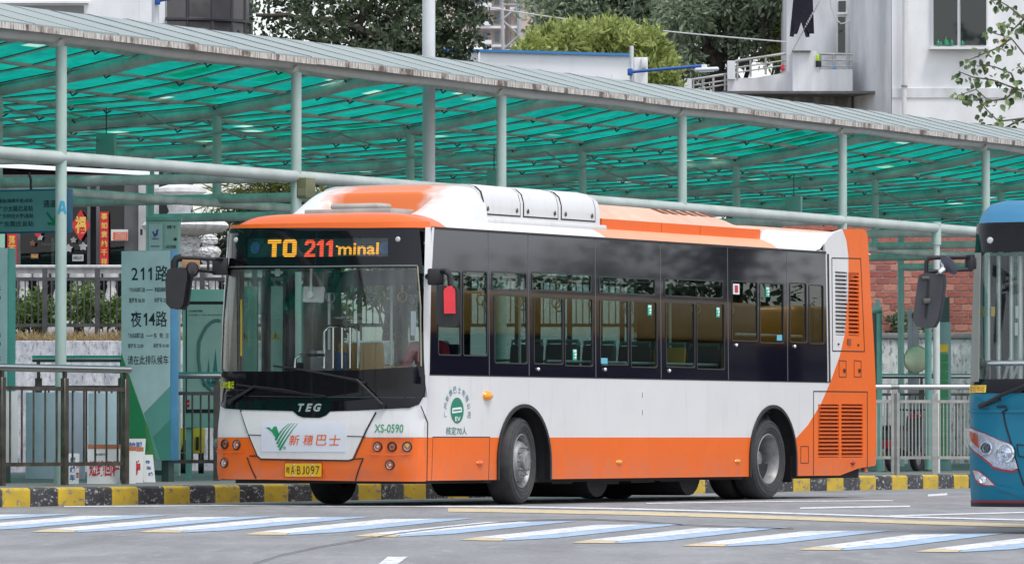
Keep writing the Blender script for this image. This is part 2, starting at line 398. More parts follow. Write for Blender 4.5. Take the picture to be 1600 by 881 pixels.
# ================================================================== canopy
def canopymat():
    m = bpy.data.materials.new("green_translucent_sheet"); m.use_nodes = True; t = m.node_tree; b = t.nodes["Principled BSDF"]; l = t.links
    v = coords(t, (1, 1, 1)); vs = coords(t, (.9, 1.6, 1))
    c = mix(t, ramp(t, noise(t, v, .7, 4), [(.3, 0), (.7, 1)]), (.004, .26, .205), (.006, .36, .265))
    c = mix(t, ramp(t, noise(t, vs, 3.0, 5, .7), [(.42, 0), (.70, .75)]), c, (.003, .16, .15))
    vo = t.nodes.new("ShaderNodeTexVoronoi"); vo.inputs["Scale"].default_value = 1.25; vo.distance = 'CHEBYCHEV'; l.new(vs, vo.inputs["Vector"])
    sep = t.nodes.new("ShaderNodeSeparateColor"); l.new(vo.outputs["Color"], sep.inputs[0])
    pk = ramp(t, sep.outputs[0], [(.80, 0), (.82, 1)]); near_ = ramp(t, vo.outputs["Distance"], [(.20, 1), (.24, 0)])
    mm = t.nodes.new("ShaderNodeMath"); mm.operation = 'MULTIPLY'; l.new(pk, mm.inputs[0]); l.new(near_, mm.inputs[1])
    m3 = t.nodes.new("ShaderNodeMath"); m3.operation = 'MULTIPLY'; l.new(mm.outputs[0], m3.inputs[0]); m3.inputs[1].default_value = .75
    c = mix(t, m3.outputs[0], c, (.50, .80, .64))
    l.new(c, b.inputs["Base Color"]); b.inputs["Roughness"].default_value = .35
    tl = t.nodes.new("ShaderNodeBsdfTranslucent"); l.new(c, tl.inputs[0]); mx = t.nodes.new("ShaderNodeMixShader"); mx.inputs[0].default_value = .86
    l.new(b.outputs[0], mx.inputs[1]); l.new(tl.outputs[0], mx.inputs[2]); l.new(mx.outputs[0], t.nodes["Material Output"].inputs[0])
    return m
def lipmat():
    m, t, b, l = nodes("rust_streaked_white_trim")
    v = coords(t, (9, 9, .8)); v2 = coords(t, (2.2, 1, 1))
    c = mix(t, ramp(t, noise(t, v, 3, 5, .7), [(.44, 0), (.62, .9)]), (.62, .61, .58), (.17, .10, .06))
    c = mix(t, ramp(t, noise(t, v2, 1.3, 4, .7), [(.53, 0), (.62, .9)]), c, (.10, .055, .035))
    l.new(c, b.inputs["Base Color"]); b.inputs["Roughness"].default_value = .6; return m
SHEET = canopymat(); LIP = lipmat()
EAVEM = mat("sky_reflection_roof_sheet", (.31, .365, .36), .5, var=.10, scale=1.0, stretch=(1, 1, 1), col2=(.25, .30, .295))  # pale grey stands in for sky reflected off the green sheet
can = thing("bus_station_canopy", "long green translucent canopy on pale green tube columns over the platform", "canopy", KO, ANG)
PITCHT = 5.69
def sheet_z(s):
    P = [(-.25, 5.42), (0, 5.48), (1.3, 5.82), (1.55, 5.83), (1.8, 5.76), (2.3, 5.555), (3.25, 5.375), (4.3, 5.225), (7.4, 5.045), (11.6, 4.905)]
    for (a, b), (c, d) in zip(P, P[1:]):
        if s <= c: return b + (d - b) * (s - a) / (c - a)
    return P[-1][1]
def beam_z(s):
    P = [(0, 5.26), (.6, 5.48), (1.3, 5.55), (2.2, 5.46), (3.0, 5.31), (4.3, 5.12), (7.4, 4.94), (11.6, 4.80)]
    for (a, b), (c, d) in zip(P, P[1:]):
        if s <= c: return b + (d - b) * (s - a) / (c - a)
    return P[-1][1]
T0, T1 = -5 * PITCHT, 11.6 * PITCHT
FR = [k * PITCHT for k in range(-5, 12)]
ss = [0, .3, .6, .9, 1.3, 1.7, 2.2, 2.6, 3.0, 3.6, 4.3, 5.2, 6.2, 7.4, 9, 11.5]
cm = MB(); cm.tube([(0, 0, PZ), (0, 0, 5.24)], .066, 16); col_me = meshof("column", cm, COLPAINT)
cb = MB(); cb.lathe([(.0, .30), (.078, .30), (.078, 0), (.0, 0)], (0, 0, PZ), n=16); colb_me = meshof("column_sleeve", cb, COLPAINT)
cm2 = MB(); cm2.tube([(0, 0, 3.90), (0, 0, beam_z(4.3))], .062, 16); colr_me = meshof("strut", cm2, COLPAINT)
cm3 = MB(); cm3.tube([(0, 0, PZ), (0, 0, beam_z(8.6))], .062, 12); colq_me = meshof("column", cm3, COLPAINT)
bm_ = MB(); bm_.tube([(0, s, beam_z(s)) for s in ss], .070, 12); beam_me = meshof("rafter", bm_, TUBEPAINT)
tm = MB(); tm.tube([(0, .05, 3.955), (0, 4.3, 3.955), (0, 8.6, 3.94)], .065, 12); tie_me = meshof("cross_tie", tm, TUBEPAINT)
for i, t in enumerate(FR):
    c_ = inst("column", col_me, can, (t, 0, 0)); inst("column_sleeve", colb_me, c_)
    inst("strut", colr_me, can, (t, 4.3, 0)); inst("column", colq_me, can, (t, 8.6, 0))
    inst("rafter", beam_me, can, (t, 0, 0)); inst("cross_tie", tie_me, can, (t, 0, 0))
PUR = [.08, 1.15, 2.3, 3.25, 4.3, 5.45, 6.5, 7.65, 8.9, 10.2, 11.4]
for j, s in enumerate(PUR):
    g = MB(); n = int((T1 - T0) / 1.4)
    g.tube([(T0 + (T1 - T0) * k / n, s, (5.345 if j == 0 else beam_z(s) + .125) + .02 * sin(k * 1.9 + j)) for k in range(n + 1)], (.075 if j == 0 else .053), 10)
    obj("eave_beam" if j == 0 else "purlin", g, LIGHTTUBE if j == 0 else TUBEPAINT, can)
g = MB(); g.tube([(T0, 0, 3.955), (T1, 0, 3.955)], .074, 14); obj("long_tie", g, mat("weathered_tie_paint", (.47, .53, .51), .5, var=.08, scale=2), can)
g = MB(); g.tube([(T0, 4.3, 3.90), (T1, 4.3, 3.90)], .06, 12); obj("long_tie", g, TUBEPAINT, can)
# roof sheets with their glazing bars
PWID = .948
npn = int((T1 - T0) / PWID)
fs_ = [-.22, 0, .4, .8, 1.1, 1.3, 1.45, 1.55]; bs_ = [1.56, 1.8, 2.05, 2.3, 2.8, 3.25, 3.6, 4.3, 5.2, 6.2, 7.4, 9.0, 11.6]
def roofmesh(slist, th):
    g = MB(); n = len(slist)
    for dz in ((0, -th) if th else (0,)): g.v += [(x, s, sheet_z(s) + dz) for s in slist for x in (.006, PWID - .006)]
    if not th:
        g.f = [(2 * i, 2 * i + 1, 2 * i + 3, 2 * i + 2) for i in range(n - 1)]; return g
    for i in range(n - 1):
        a = 2 * i; b = 2 * n + 2 * i
        g.f += [(a, a + 1, a + 3, a + 2), (b, b + 2, b + 3, b + 1), (a, a + 2, b + 2, b), (a + 1, b + 1, b + 3, a + 3)]
    g.f += [(0, 2 * n, 2 * n + 1, 1), (2 * n - 2, 2 * n - 1, 4 * n - 1, 4 * n - 2)]
    return g
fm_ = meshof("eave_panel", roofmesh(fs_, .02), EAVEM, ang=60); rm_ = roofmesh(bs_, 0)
gb = MB()
for a, b in zip(bs_, bs_[1:]): gb.bar((0, a, sheet_z(a) - .022), (0, b, sheet_z(b) - .022), .034, .020)
bar_me = meshof("glazing_bar", gb, TUBEPAINT)
gb = MB()
for a, b in zip(bs_, bs_[1:]): gb.bar((0, a, sheet_z(a) - .006), (0, b, sheet_z(b) - .006), .045, .010)
jst_me = meshof("joint_shade_strip", gb, mat("joint_shade_and_dirt", (.012, .03, .026), .7, var=.2))  # dark strip for the line of shadow and dirt along each joint
gs = MB()
for a, b in zip(fs_, fs_[1:]): gs.bar((0, a, sheet_z(a) + .004), (0, b, sheet_z(b) + .004), .016, .014)
seam_me = meshof("sheet_seam", gs, mat("dark_seam", (.20, .21, .21), .6, var=.2))
nl = MB()
nl.lathe([(0, 0), (.022, .004), (.022, .018), (0, .022)], (.12, -.08, sheet_z(-.08)), n=6); nl.lathe([(0, 0), (.02, .004), (.02, .018), (0, .022)], (.6, .7, sheet_z(.7)), n=6)
for i in range(npn + 1):
    x = T0 + i * PWID
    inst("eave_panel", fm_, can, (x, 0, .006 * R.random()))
    g = MB(); g.v = [(p[0] + x, p[1], p[2]) for p in rm_.v]; g.f = rm_.f      # own vertices: the sheet pattern runs on from panel to panel
    obj("roof_panel", g, SHEET, can, fixn=False, ang=60)
    inst("glazing_bar", bar_me, can, (x, 0, 0)); inst("joint_shade_strip", jst_me, can, (x, 0, 0)); inst("sheet_seam", seam_me, can, (x, 0, 0))
ltot = T1 - T0
for i in range(int(ltot / 1.9)):
    g = MB(); x = T0 + i * 1.9; dz = .012 * R.random()
    g.box(x, x + 1.892, -.262, -.232, 5.335 + dz, 5.405 + dz)
    obj("eave_trim", g, LIP, can)
# pale repair patches on the sheets, seen glowing from below
PATCH = bpy.data.materials.new("pale_clear_patch"); PATCH.use_nodes = True
_t = PATCH.node_tree; _tl = _t.nodes.new("ShaderNodeBsdfTranslucent"); _oi = _t.nodes.new("ShaderNodeObjectInfo"); _t.links.new(mix(_t, _oi.outputs["Random"], (.25, .66, .55), (.70, .88, .66)), _tl.inputs[0]); _t.links.new(_tl.outputs[0], _t.nodes["Material Output"].inputs[0])
_p = (npn * PWID)
for i in range(240):
    x0 = T0 + PWID * R.randint(27, 80) + R.uniform(.06, .30); x1 = x0 + R.uniform(.35, .62); s0 = 2.35 + 8.6 * R.random() ** 1.1; s1 = s0 + R.uniform(.3, .8)
    Q = [(x0 + R.uniform(-.02, .12), s0), (x1, s0 + R.uniform(0, .12)), (x1 - R.uniform(-.02, .14), s1), (x0, s1 - R.uniform(0, .12))]
    g = MB(); g.add([(x, s, sheet_z(s) - .006) for x, s in Q] + [(x, s, sheet_z(s) - .004) for x, s in Q], [(0, 1, 2, 3)]); g.v = g.v[:4]; obj("clear_patch", g, PATCH, can, fixn=False)
# clips under the joints
g = MB()
for i in range(npn):
    for s in PUR[2:]:
        if R.random() < .55:
            x = T0 + i * PWID; z = beam_z(s) + .065
            g.tube([(x - .13, s - .02, z + .01), (x - .03, s, z - .03), (x + .06, s + .03, z - .01), (x + .14, s + .02, z + .02)], .012, 4)
obj("joint_clip", g, mat("black_clip", (.02, .03, .03), .6, var=0), can, kind="stuff")
# cables slung under the roof
CAB = mat("grey_cable", (.30, .31, .30), .6, var=0)
def cable(pts, r=.014, sag=.12):
    P = []
    for a, b in zip(pts, pts[1:]):
        a, b = V(a), V(b)
        for k in range(8): P.append(a.lerp(b, k / 8) - V((0, 0, sag * sin(pi * k / 8))))
    g = MB(); g.tube(P + [V(pts[-1])], r, 6); obj("cable", g, CAB, can)
cable([(-2.5 + 2.0 * k, 4.3 + (.3 if k % 2 else 0), 5.02) for k in range(18)])
cable([(PITCHT * k, 4.15, 4.86 - .1 * (k % 2)) for k in range(-1, 11)], .018, .22)
cable([(PITCHT * k, 7.4, 4.82) for k in range(-1, 11)], .016, .15)
def Kt_(u, s):
    r = (u - 800) / FPX; q = KO + NX * s; return (r * q.y - q.x) / (UX.x - r * UX.y)
# painted letter on the first column
g = MB(); vs, fs, _ = textmesh("A", .03)
a0 = -ANG - pi / 2
def colmap(a, b, off): # wraps on the column, facing the camera
    th = (-pi / 2 - ANG) + a / .066 + radians(18); return V(((.066 + off) * cos(th), (.066 + off) * sin(th), b))
zt = at(93, 314, 70).z; zb = at(93, 334, 70).z
g = MB(); g.panel([(-.058, zb), (-.03, zb), (.0, zt - .04), (.028, zb), (.058, zb), (.022, zt), (-.022, zt)], colmap, .004, 0, (.01, .02))
g.panel([(-.028, zb + .035), (.028, zb + .035), (.02, zb + .06), (-.02, zb + .06)], colmap, .006, 0, (.01, .02))
obj("lettering", g, mat("sky_blue_paint", (.03, .36, .56), .5, var=.05), can)

# fluorescent batten under the canopy at the left
_A, _B = at(-20, 257.5, 73.5), at(230.5, 271, 78)
bt_ = thing("batten_light", "white fluorescent batten hung below the long tie pipe at the left", "lamp", _A)
g = MB(True); g.bar(_A, _B, .07, .05); obj("batten", g, mat("white_batten", (.85, .86, .88), .4, var=0, emit=.55), bt_, bevel=.01)
for f in (.3, .8):
    p = _A.lerp(_B, f); g = MB(True); g.tube([p, p + V((0, 0, .12))], .008, 6); obj("hanger", g, BLACKPL, bt_)
# a shorter post, the tall lamp posts, hanging plates
p = (KO + UX * 0)
pp = at(1463, 350, 93.7); pt = thing("post", "white short post standing beside the long tie pipe right of the bus", "post", (pp.x, pp.y, PZ))
g = MB(); g.tube([(0, 0, 0), (0, 0, pp.z - PZ + .0)], .052, 14); obj("pole", g, mat("white_post_paint", (.62, .66, .65), .45, var=.06), pt)
g = MB(); g.lathe([(0, .03), (.075, .03), (.075, -.32), (.0, -.32)], (0, 0, pp.z - PZ), n=14); obj("collar", g, COLPAINT, pt)
def lamp_post(u, vtop, Y, r, label, arm=None):
    a = at(u, vtop, Y); z0_ = PZ if Y < 100 else 0.0; t = thing("lamp_post", label, "lamp post", (a.x, a.y, z0_), 0, "lamp posts among the canopy")
    g = MB(); g.tube([(0, 0, 0), (0, 0, a.z - z0_)], r, 18); obj("pole", g, mat("white_pole_paint", (.66, .68, .70), .4, var=.04), t)
    g = MB(); g.lathe([(0, .02), (.2, .02), (.2, 0), (0, 0)], (0, 0, 0), n=16); obj("base_plate", g, OLDSTEEL, t)
    if arm:
        (ua, va), (ub, vb), (uc, vc) = arm
        A, B = at(ua, va, Y - r - .06), at(ub, vb, Y - r - .06); bl = mat("blue_arm_paint", (.02, .09, .38), .35, var=.05)
        g = MB(True); g.tube([A, B], .03, 12); obj("lamp_arm", g, bl, t)
        g = MB(True); g.obox(A, (.05, 0, 0), (0, .05, 0), (0, 0, .068)); obj("arm_bracket", g, bl, t, bevel=.01)
        C_ = at(uc, vc, Y - r - .06); g = MB(True); g.obox(C_, (.24, 0, .012), (0, .09, 0), (-.004, 0, .040)); hd = obj("lamp_head", g, mat("lamp_housing", (.62, .64, .66), .4, var=.04), t, bevel=.04, seg=3)
        g = MB(True); g.obox(C_ + V((.0, 0, -.043)), (.15, 0, .008), (0, .07, 0), (0, 0, .006)); obj("lens", g, PAPER, hd)
        g = MB(True); g.obox(B.lerp(C_, .4), (.055, 0, 0), (0, .04, 0), (0, 0, .05)); obj("clamp", g, PAPER, t, bevel=.01)
lamp_post(670, -60, 82, .087, "thick white lamp post rising through the canopy in front of the dark tree")
lamp_post(987, 72, 118, .04, "white lamp post with blue arm and white lamp head before the white wall", ((984.5, 113), (1098, 103), (1104, 109)))
lamp_post(243, -90, 112, .07, "white lamp post with blue bracket beside the curved dark glass bay", ((246, 2), (330, -14), (338, -10)))
def plate(u0, v0, u1, v1, Y, label):
    a, b = at(u0, v1, Y), at(u1, v0, Y); t = thing("hanging_plate", label, "sign", ((a.x + b.x) / 2, Y, a.z), radians(-29), "blank plates hanging under the canopy")
    g = MB(); hw = (b.x - a.x) / 2 / .87; h = b.z - a.z
    g.box(-hw, hw, -.03, .03, 0, h); obj("panel", g, TEAL, t, bevel=.006)
    g = MB(); g.tube([(0, 0, h), (0, 0, h + .34)], .008, 6); obj("wire", g, BLACKPL, t)
plate(151, 209, 181, 244, 79, "blank teal plate hanging on a wire at the left end of the canopy")
plate(1229, 307, 1252, 334, 92, "blank teal plate hanging on a wire above the bus rear")
plate(762, 266, 782, 292, 84, "blank teal plate hanging behind the fourth front column")
# ================================================================== the orange and white bus
TH = radians(62); FW = V((-cos(TH), -sin(TH), 0)); LF = V((sin(TH), -cos(TH), 0)); HWD = 1.275
PC = V((-.93, 64.65, 0)); BO = PC - LF * HWD
bus = thing("city_bus", "orange and white single deck city bus pulling out beside the canopy, showing route 211", "bus", BO, pi + TH)
BM = full(bus); BI = BM.inverted()
def S(u, v):                    # pixel -> (distance back, height) on the bus's left side
    q = BI @ onp(u, v, PC, LF); return (-q.x, q.z)
def ys(z): return HWD - max(0.0, z - 1.4) * .008
def smap(a, b, off): return V((-a, ys(b) + off, b))
def smapR(a, b, off): return V((-a, -ys(b) - off, b))
def lerpz(z, P):
    if z <= P[0][0]: return P[0][1]
    for (a, b), (c, d) in zip(P, P[1:]):
        if z <= c: return b + (d - b) * (z - a) / (c - a)
    return P[-1][1]
def xf(y, z):
    base = lerpz(z, [(.26, .09), (.40, .125), (.8, .12), (1.0, .085), (1.15, .06), (2.0, .05), (2.95, -.02), (3.1, -.06)])
    y0 = lerpz(z, [(.9, 1.13), (1.3, 1.02), (3.0, .82)]); r = lerpz(z, [(.9, .11), (1.3, .13), (3.0, .20)])
    b = abs(y) / HWD; k = max(0.0, (abs(y) - y0) / (HWD - y0))
    return base + .17 * (1 - b * b) - r * k ** 2.6
def fmap(a, b, off):
    e = .01; n = V((1, -(xf(a + e, b) - xf(a - e, b)) / (2 * e), -(xf(a, b + e) - xf(a, b - e)) / (2 * e))).normalized()
    return V((xf(a, b), a, b)) + n * off
FN = BM.to_3x3() @ V((1, 0, 0))
def Ff(u, v, lim=1.272):
    x = .1
    for _ in range(12):
        q = BI @ onp(u, v, BM @ V((x, 0, 0)), FN); q.y = max(-lim, min(lim, q.y)); x = .5 * x + .5 * xf(q.y, q.z)
    return (q.y, q.z)
def Sp(l): return [S(*p) for p in l]
def Fp(l, lim=1.272): return [Ff(*p, lim) for p in l]
BL = S(1368, 700)[0]
WF, WR = 2.24, 8.53                 # axles
ZB, ZS, ZW, ZT = .275, .735, 1.40, 2.955
AF, AR = (2.25, .47, .625), (8.57, .47, .645)
def arc(c, z0, n=16, rev=False):     # points of the wheel opening from front foot over the top to rear foot, above z0
    cx, cz, r = c; out = []
    if z0 < cz: out.append((cx - r, z0))
    a0 = 0 if z0 <= cz else math.asin((z0 - cz) / r)
    out += [(cx - r * cos(a), cz + r * sin(a)) for a in [a0 + (pi - 2 * a0) * k / n for k in range(n + 1)]]
    if z0 < cz: out.append((cx + r, z0))
    return out
GAP = mat("panel_gap_shadowless", (.02, .018, .016), .8, var=0)
# rear paint line (white in front, orange behind)
curve = Sp([(1318, 358), (1324, 375), (1327, 400), (1327, 440), (1325, 480), (1321, 520), (1312, 557), (1298, 595), (1282, 632), (1262, 664), (1243, 685)])
redge = Sp([(1349, 358), (1354, 360.5), (1357, 367), (1359, 400), (1361, 450), (1364, 500), (1367, 560), (1369, 620), (1369, 690), (1368, 727)])
rbot = Sp([(1342, 731), (1312, 742.5)]) + [(9.24, ZB)]
FS = lambda z: -xf(HWD, z)           # where the side meets the front surface
def build_side(sm, right=False):
    sfx = bus
    # white side panel
    top = [(FS(1.40), ZW), (10.05, ZW)] if True else None
    wpol = [(FS(ZS), ZS)] + arc(AF, ZS) + arc(AR, ZS)[:-1]
    cz = [p for p in curve if p[1] < ZW]                       # descending
    k1 = [p for p in arc(AR, ZS) if p[0] < curve[-1][0]]
    wpol = [(FS(ZS), ZS)] + arc(AF, ZS) + k1 + [curve[-1]] + list(reversed(cz))
    cut = curve[len(curve) - len(cz) - 1]; c2 = cz[0]; f = (ZW - c2[1]) / (cut[1] - c2[1]); pxw = c2[0] + (cut[0] - c2[0]) * f
    wpol += [(pxw, ZW), (FS(ZW), ZW)] + [(FS(z), z) for z in (1.25, 1.1, .95)]
    g = MB(); g.panel(wpol, sm, 0, .03, None, [rrect(.32, 1.5, .80, 1.39, .02, 1)] if right else []); obj("side_panel", g, WHITE, bus, "white lower side panel")
    # white strip behind the last window
    g = MB(); up = [p for p in curve if p[1] >= ZW - .02]
    wx = S(1291, 393)[0] + .02
    roofl = Sp([(1318, 358), (1305, 364), (1296, 372), (1290, 381), (1284, 383)])
    g.panel([(wx + .03, ZW), (pxw, ZW)] + list(reversed([p for p in curve if p[1] > ZW])) + roofl[1:-1] + [(wx - .02, 3.0), (wx - .01, ZT)], sm, 0, .03, None,
            [rrect(*lv, .01, 1)] if not right else [])
    obj("rear_quarter_panel", g, WHITE, bus, "white rear quarter panel")
    # orange
    pol = list(curve) + [p for p in arc(AR, ZB) if p[0] > curve[-1][0] - .02 and p[0] > AR[0]] + list(reversed(rbot))[1:] + list(reversed(redge))
    g = MB(); g.panel(pol, sm, .001, .03, None, ([rrect(*lvo, .01, 1)] + [rrect(*q, .005, 1) for q in lows]) if not right else [])
    obj("rear_quarter_panel", g, ORANGE, bus, "orange curved rear quarter panel")
    for x0, x1 in ((FS(.5), AF[0] - AF[2]), (AF[0] + AF[2], AR[0] - AR[2])):
        if x0 < 1: pol = [(FS(ZB), ZB), (x1, ZB)] + [p for p in arc(AF, ZB) if p[0] < AF[0] and ZB < p[1] < ZS] + [(AF[0] - sqrt(AF[2] ** 2 - (ZS - AF[1]) ** 2), ZS)] + [(FS(z), z) for z in (ZS, .55, .4)]
        else:
            pol = [(x0, ZB), (x1, ZB)] + [p for p in arc(AR, ZB) if p[0] < AR[0] and ZB < p[1] < ZS] + [(AR[0] - sqrt(AR[2] ** 2 - (ZS - AR[1]) ** 2), ZS)] + \
                  [(AF[0] + sqrt(AF[2] ** 2 - (ZS - AF[1]) ** 2), ZS)] + [p for p in reversed([p for p in reversed(arc(AF, ZB))]) if p[0] > AF[0] and ZB < p[1] < ZS]
        g = MB(); g.panel(pol, sm, .003, .03); obj("skirt_panel", g, ORANGE, bus, "orange skirt panel")
    for c in (AF, AR):
        o_ = arc((c[0], c[1], c[2] + .006), ZB - .005, 22); i_ = arc((c[0], c[1], c[2] - .032), ZB - .005, 22)
        g = MB(); g.panel(o_ + list(reversed(i_)), sm, .022, .05); obj("wheel_arch_trim", g, BLACKPL, bus)
        g = MB(); n = 20; sg = -1 if right else 1
        P = arc((c[0], c[1], c[2] - .01), ZB, n)
        g.v = [tuple(V((-a, sg * (HWD - .02 - d), z))) for d in (0, .55) for a, z in P]; m_ = len(P)
        g.f = [(k, k + 1, m_ + k + 1, m_ + k) for k in range(m_ - 1)] + [tuple(range(m_, 2 * m_))]
        obj("wheel_well", g, DARK, bus)
# louvre openings
a = S(1306, 424); b = S(1326.2, 524); c = S(1343, 424)
lv = (a[0], b[0] - .012, b[1], a[1]); lvo = (b[0] + .004, c[0], b[1], a[1])
lows = []
for u0, u1 in ((1278, 1311), (1314.5, 1348)):
    p, q = S(u0, 631), S(u1, 714); lows.append((p[0], q[0], q[1], p[1]))
build_side(smap); build_side(smapR, True)
def louvres(r, n, m, nm="louvre_slat"):
    x0, x1, z0, z1 = r; g = MB()
    g.box(-x1, -x0, HWD - .10, HWD - .09, z0, z1); obj("louvre_backing", g, DARK, bus)
    h = (z1 - z0) / n; g = MB()
    g.add([(0, -.002, 0), (0, .012, h * .08), (0, .012, h * .30), (0, -.045, h * .95), (0, -.045, h * .80), (0, -.012, h * .1),
           (-(x1 - x0), -.002, 0), (-(x1 - x0), .012, h * .08), (-(x1 - x0), .012, h * .30), (-(x1 - x0), -.045, h * .95), (-(x1 - x0), -.045, h * .8), (-(x1 - x0), -.012, h * .1)],
          [(0, 1, 7, 6), (1, 2, 8, 7), (2, 3, 9, 8), (3, 4, 10, 9), (4, 5, 11, 10), (5, 0, 6, 11), (0, 5, 4, 3, 2, 1), (6, 7, 8, 9, 10, 11)])
    me = meshof(nm, g, m, ang=20)
    for k in range(n): inst(nm, me, bus, (-x0, ys(z0 + k * h) - .012, z0 + k * h + h * .1))
louvres(lv, 16, WHITE); louvres(lvo, 16, ORANGE); louvres(lows[0], 14, ORANGE); louvres(lows[1], 14, ORANGE)
def gapline(name, pts, sm=smap, wd=.012, off=.004, m=GAP, closed=False):
    g = MB(); P = [V((a, b)) for a, b in pts]
    if closed: P.append(P[0])
    for p, q in zip(P, P[1:]):
        d = (q - p).normalized(); nn = V((-d.y, d.x)) * wd / 2
        n = max(1, int((q - p).length / .08)) if sm is fmap else 1
        for k in range(n):
            a, b = p.lerp(q, k / n), p.lerp(q, (k + 1) / n)
            g.panel([tuple(a + nn), tuple(b + nn), tuple(b - nn), tuple(a - nn)], sm, off, .004)
    return obj(name, g, m, bus)
gapline("panel_gap", Sp([(1301, 548), (1301, 403), (1346, 404), (1351, 549)]), closed=True)
gapline("panel_gap", Sp([(1271, 742), (1271, 611), (1355, 612), (1355, 733)]))
gapline("panel_gap", Sp([(1251, 697), (1263, 697), (1263, 723), (1251, 723)]), closed=True, wd=.009)
for u in (1311, 1334.5):
    gapline("panel_gap", Sp([(u, 563), (u + 11, 564), (u + 11, 589), (u, 588.5)]), closed=True, wd=.008)
    q = S(u + 8, 578); g = MB(); g.box(-q[0] - .02, -q[0] + .02, HWD, HWD + .012, q[1] - .03, q[1] + .015); obj("latch", g, BLACKPL, bus)
for u, v in ((1326.5, 534), (1310, 537.5), (1341, 539)):
    q = S(u, v); s_ = .045 if u == 1326.5 else .014; y_ = ys(q[1])
    g = MB(); g.box(-q[0] - s_, -q[0] + s_, y_, y_ + .014, q[1] - s_ * .8, q[1] + s_ * .8); obj("latch", g, mat("brown_latch", (.25, .06, .02), .5, var=0) if s_ > .02 else BLACKPL, bus)
gapline("panel_gap", Sp([(676, 682.5), (765, 682.5), (763, 750)]), wd=.010); gapline("panel_gap", Sp([(674, 750), (676, 682.5)]), wd=.008)
gapline("panel_gap", Sp([(666.5, 752), (668, 660), (657, 634)]), wd=.014, off=.006)
gapline("panel_gap", Sp([(1003.6, 613), (1003.6, 621)]), wd=.004); gapline("panel_gap", Sp([(1003.6, 640), (1003.6, 648)]), wd=.004)
def blob(u, v, rx, rz, dpt, m, nm, sm_=S):
    q = S(u, v); g = MB(); g.lathe([(0, dpt), (.5, dpt * .92), (.85, dpt * .6), (1, 0), (0, 0)], (0, 0, 0), (0, 1, 0), 16)
    g.v = [(-q[0] + x * rx, ys(q[1]) + y, q[1] + z * rz) for x, y, z in g.v]; return obj(nm, g, m, bus)
blob(761, 618, .10, .055, .05, AMBER, "side_indicator"); blob(967, 721.5, .075, .026, .025, AMBER, "side_marker"); blob(1152, 720, .07, .024, .025, AMBER, "side_marker")
blob(749, 723, .075, .03, .03, ORANGE, "door_knob"); blob(1332, 722.5, .06, .032, .03, mat("red_reflector", (.35, .03, .02), .3, var=0), "side_marker")
# undercarriage and tail
g = MB(); g.box(-BL + .15, -.1, -HWD + .16, HWD - .16, .24, .42); obj("chassis", g, DARK, bus)
g = MB()
for x, wd in ((-3.6, .5), (-4.6, .8), (-5.6, .6), (-6.5, .9)): g.box(x - wd / 2, x + wd / 2, -.9, 1.05, .2 + .03 * R.random(), .3)
obj("underfloor_box", g, DARK, bus)
for x in (-4.55, -6.9):
    g = MB(); g.tube([(x - .0, -1.0, .36), (x, 1.0, .36)], .30, 18); obj("underfloor_tank", g, DARK, bus)
rp = [(p[0], p[1]) for p in redge]
g = MB(); ny = 16
def rear(i, j):
    q = rp[int(round(i * (len(rp) - 1)))]; y = -1 + 2 * j; k = max(0, (abs(y) - .8) / .2)
    return V((-q[0] - .10 * (1 - abs(y) ** 2.5), y * ys(q[1]), q[1]))
g.grid(rear, len(rp) - 1, ny); obj("rear_panel", g, ORANGE, bus)
g = MB(); g.box(-BL + .03, -9.6, -1.2, 1.2, .42, .5); obj("rear_undertray", g, DARK, bus)
g = MB(); q = S(1357, 734); g.lathe([(0, .0), (.03, 0), (.035, -.05), (0, -.06)], (-q[0], HWD - .05, q[1] + .03), n=10); obj("tow_eye", g, ORANGE, bus)

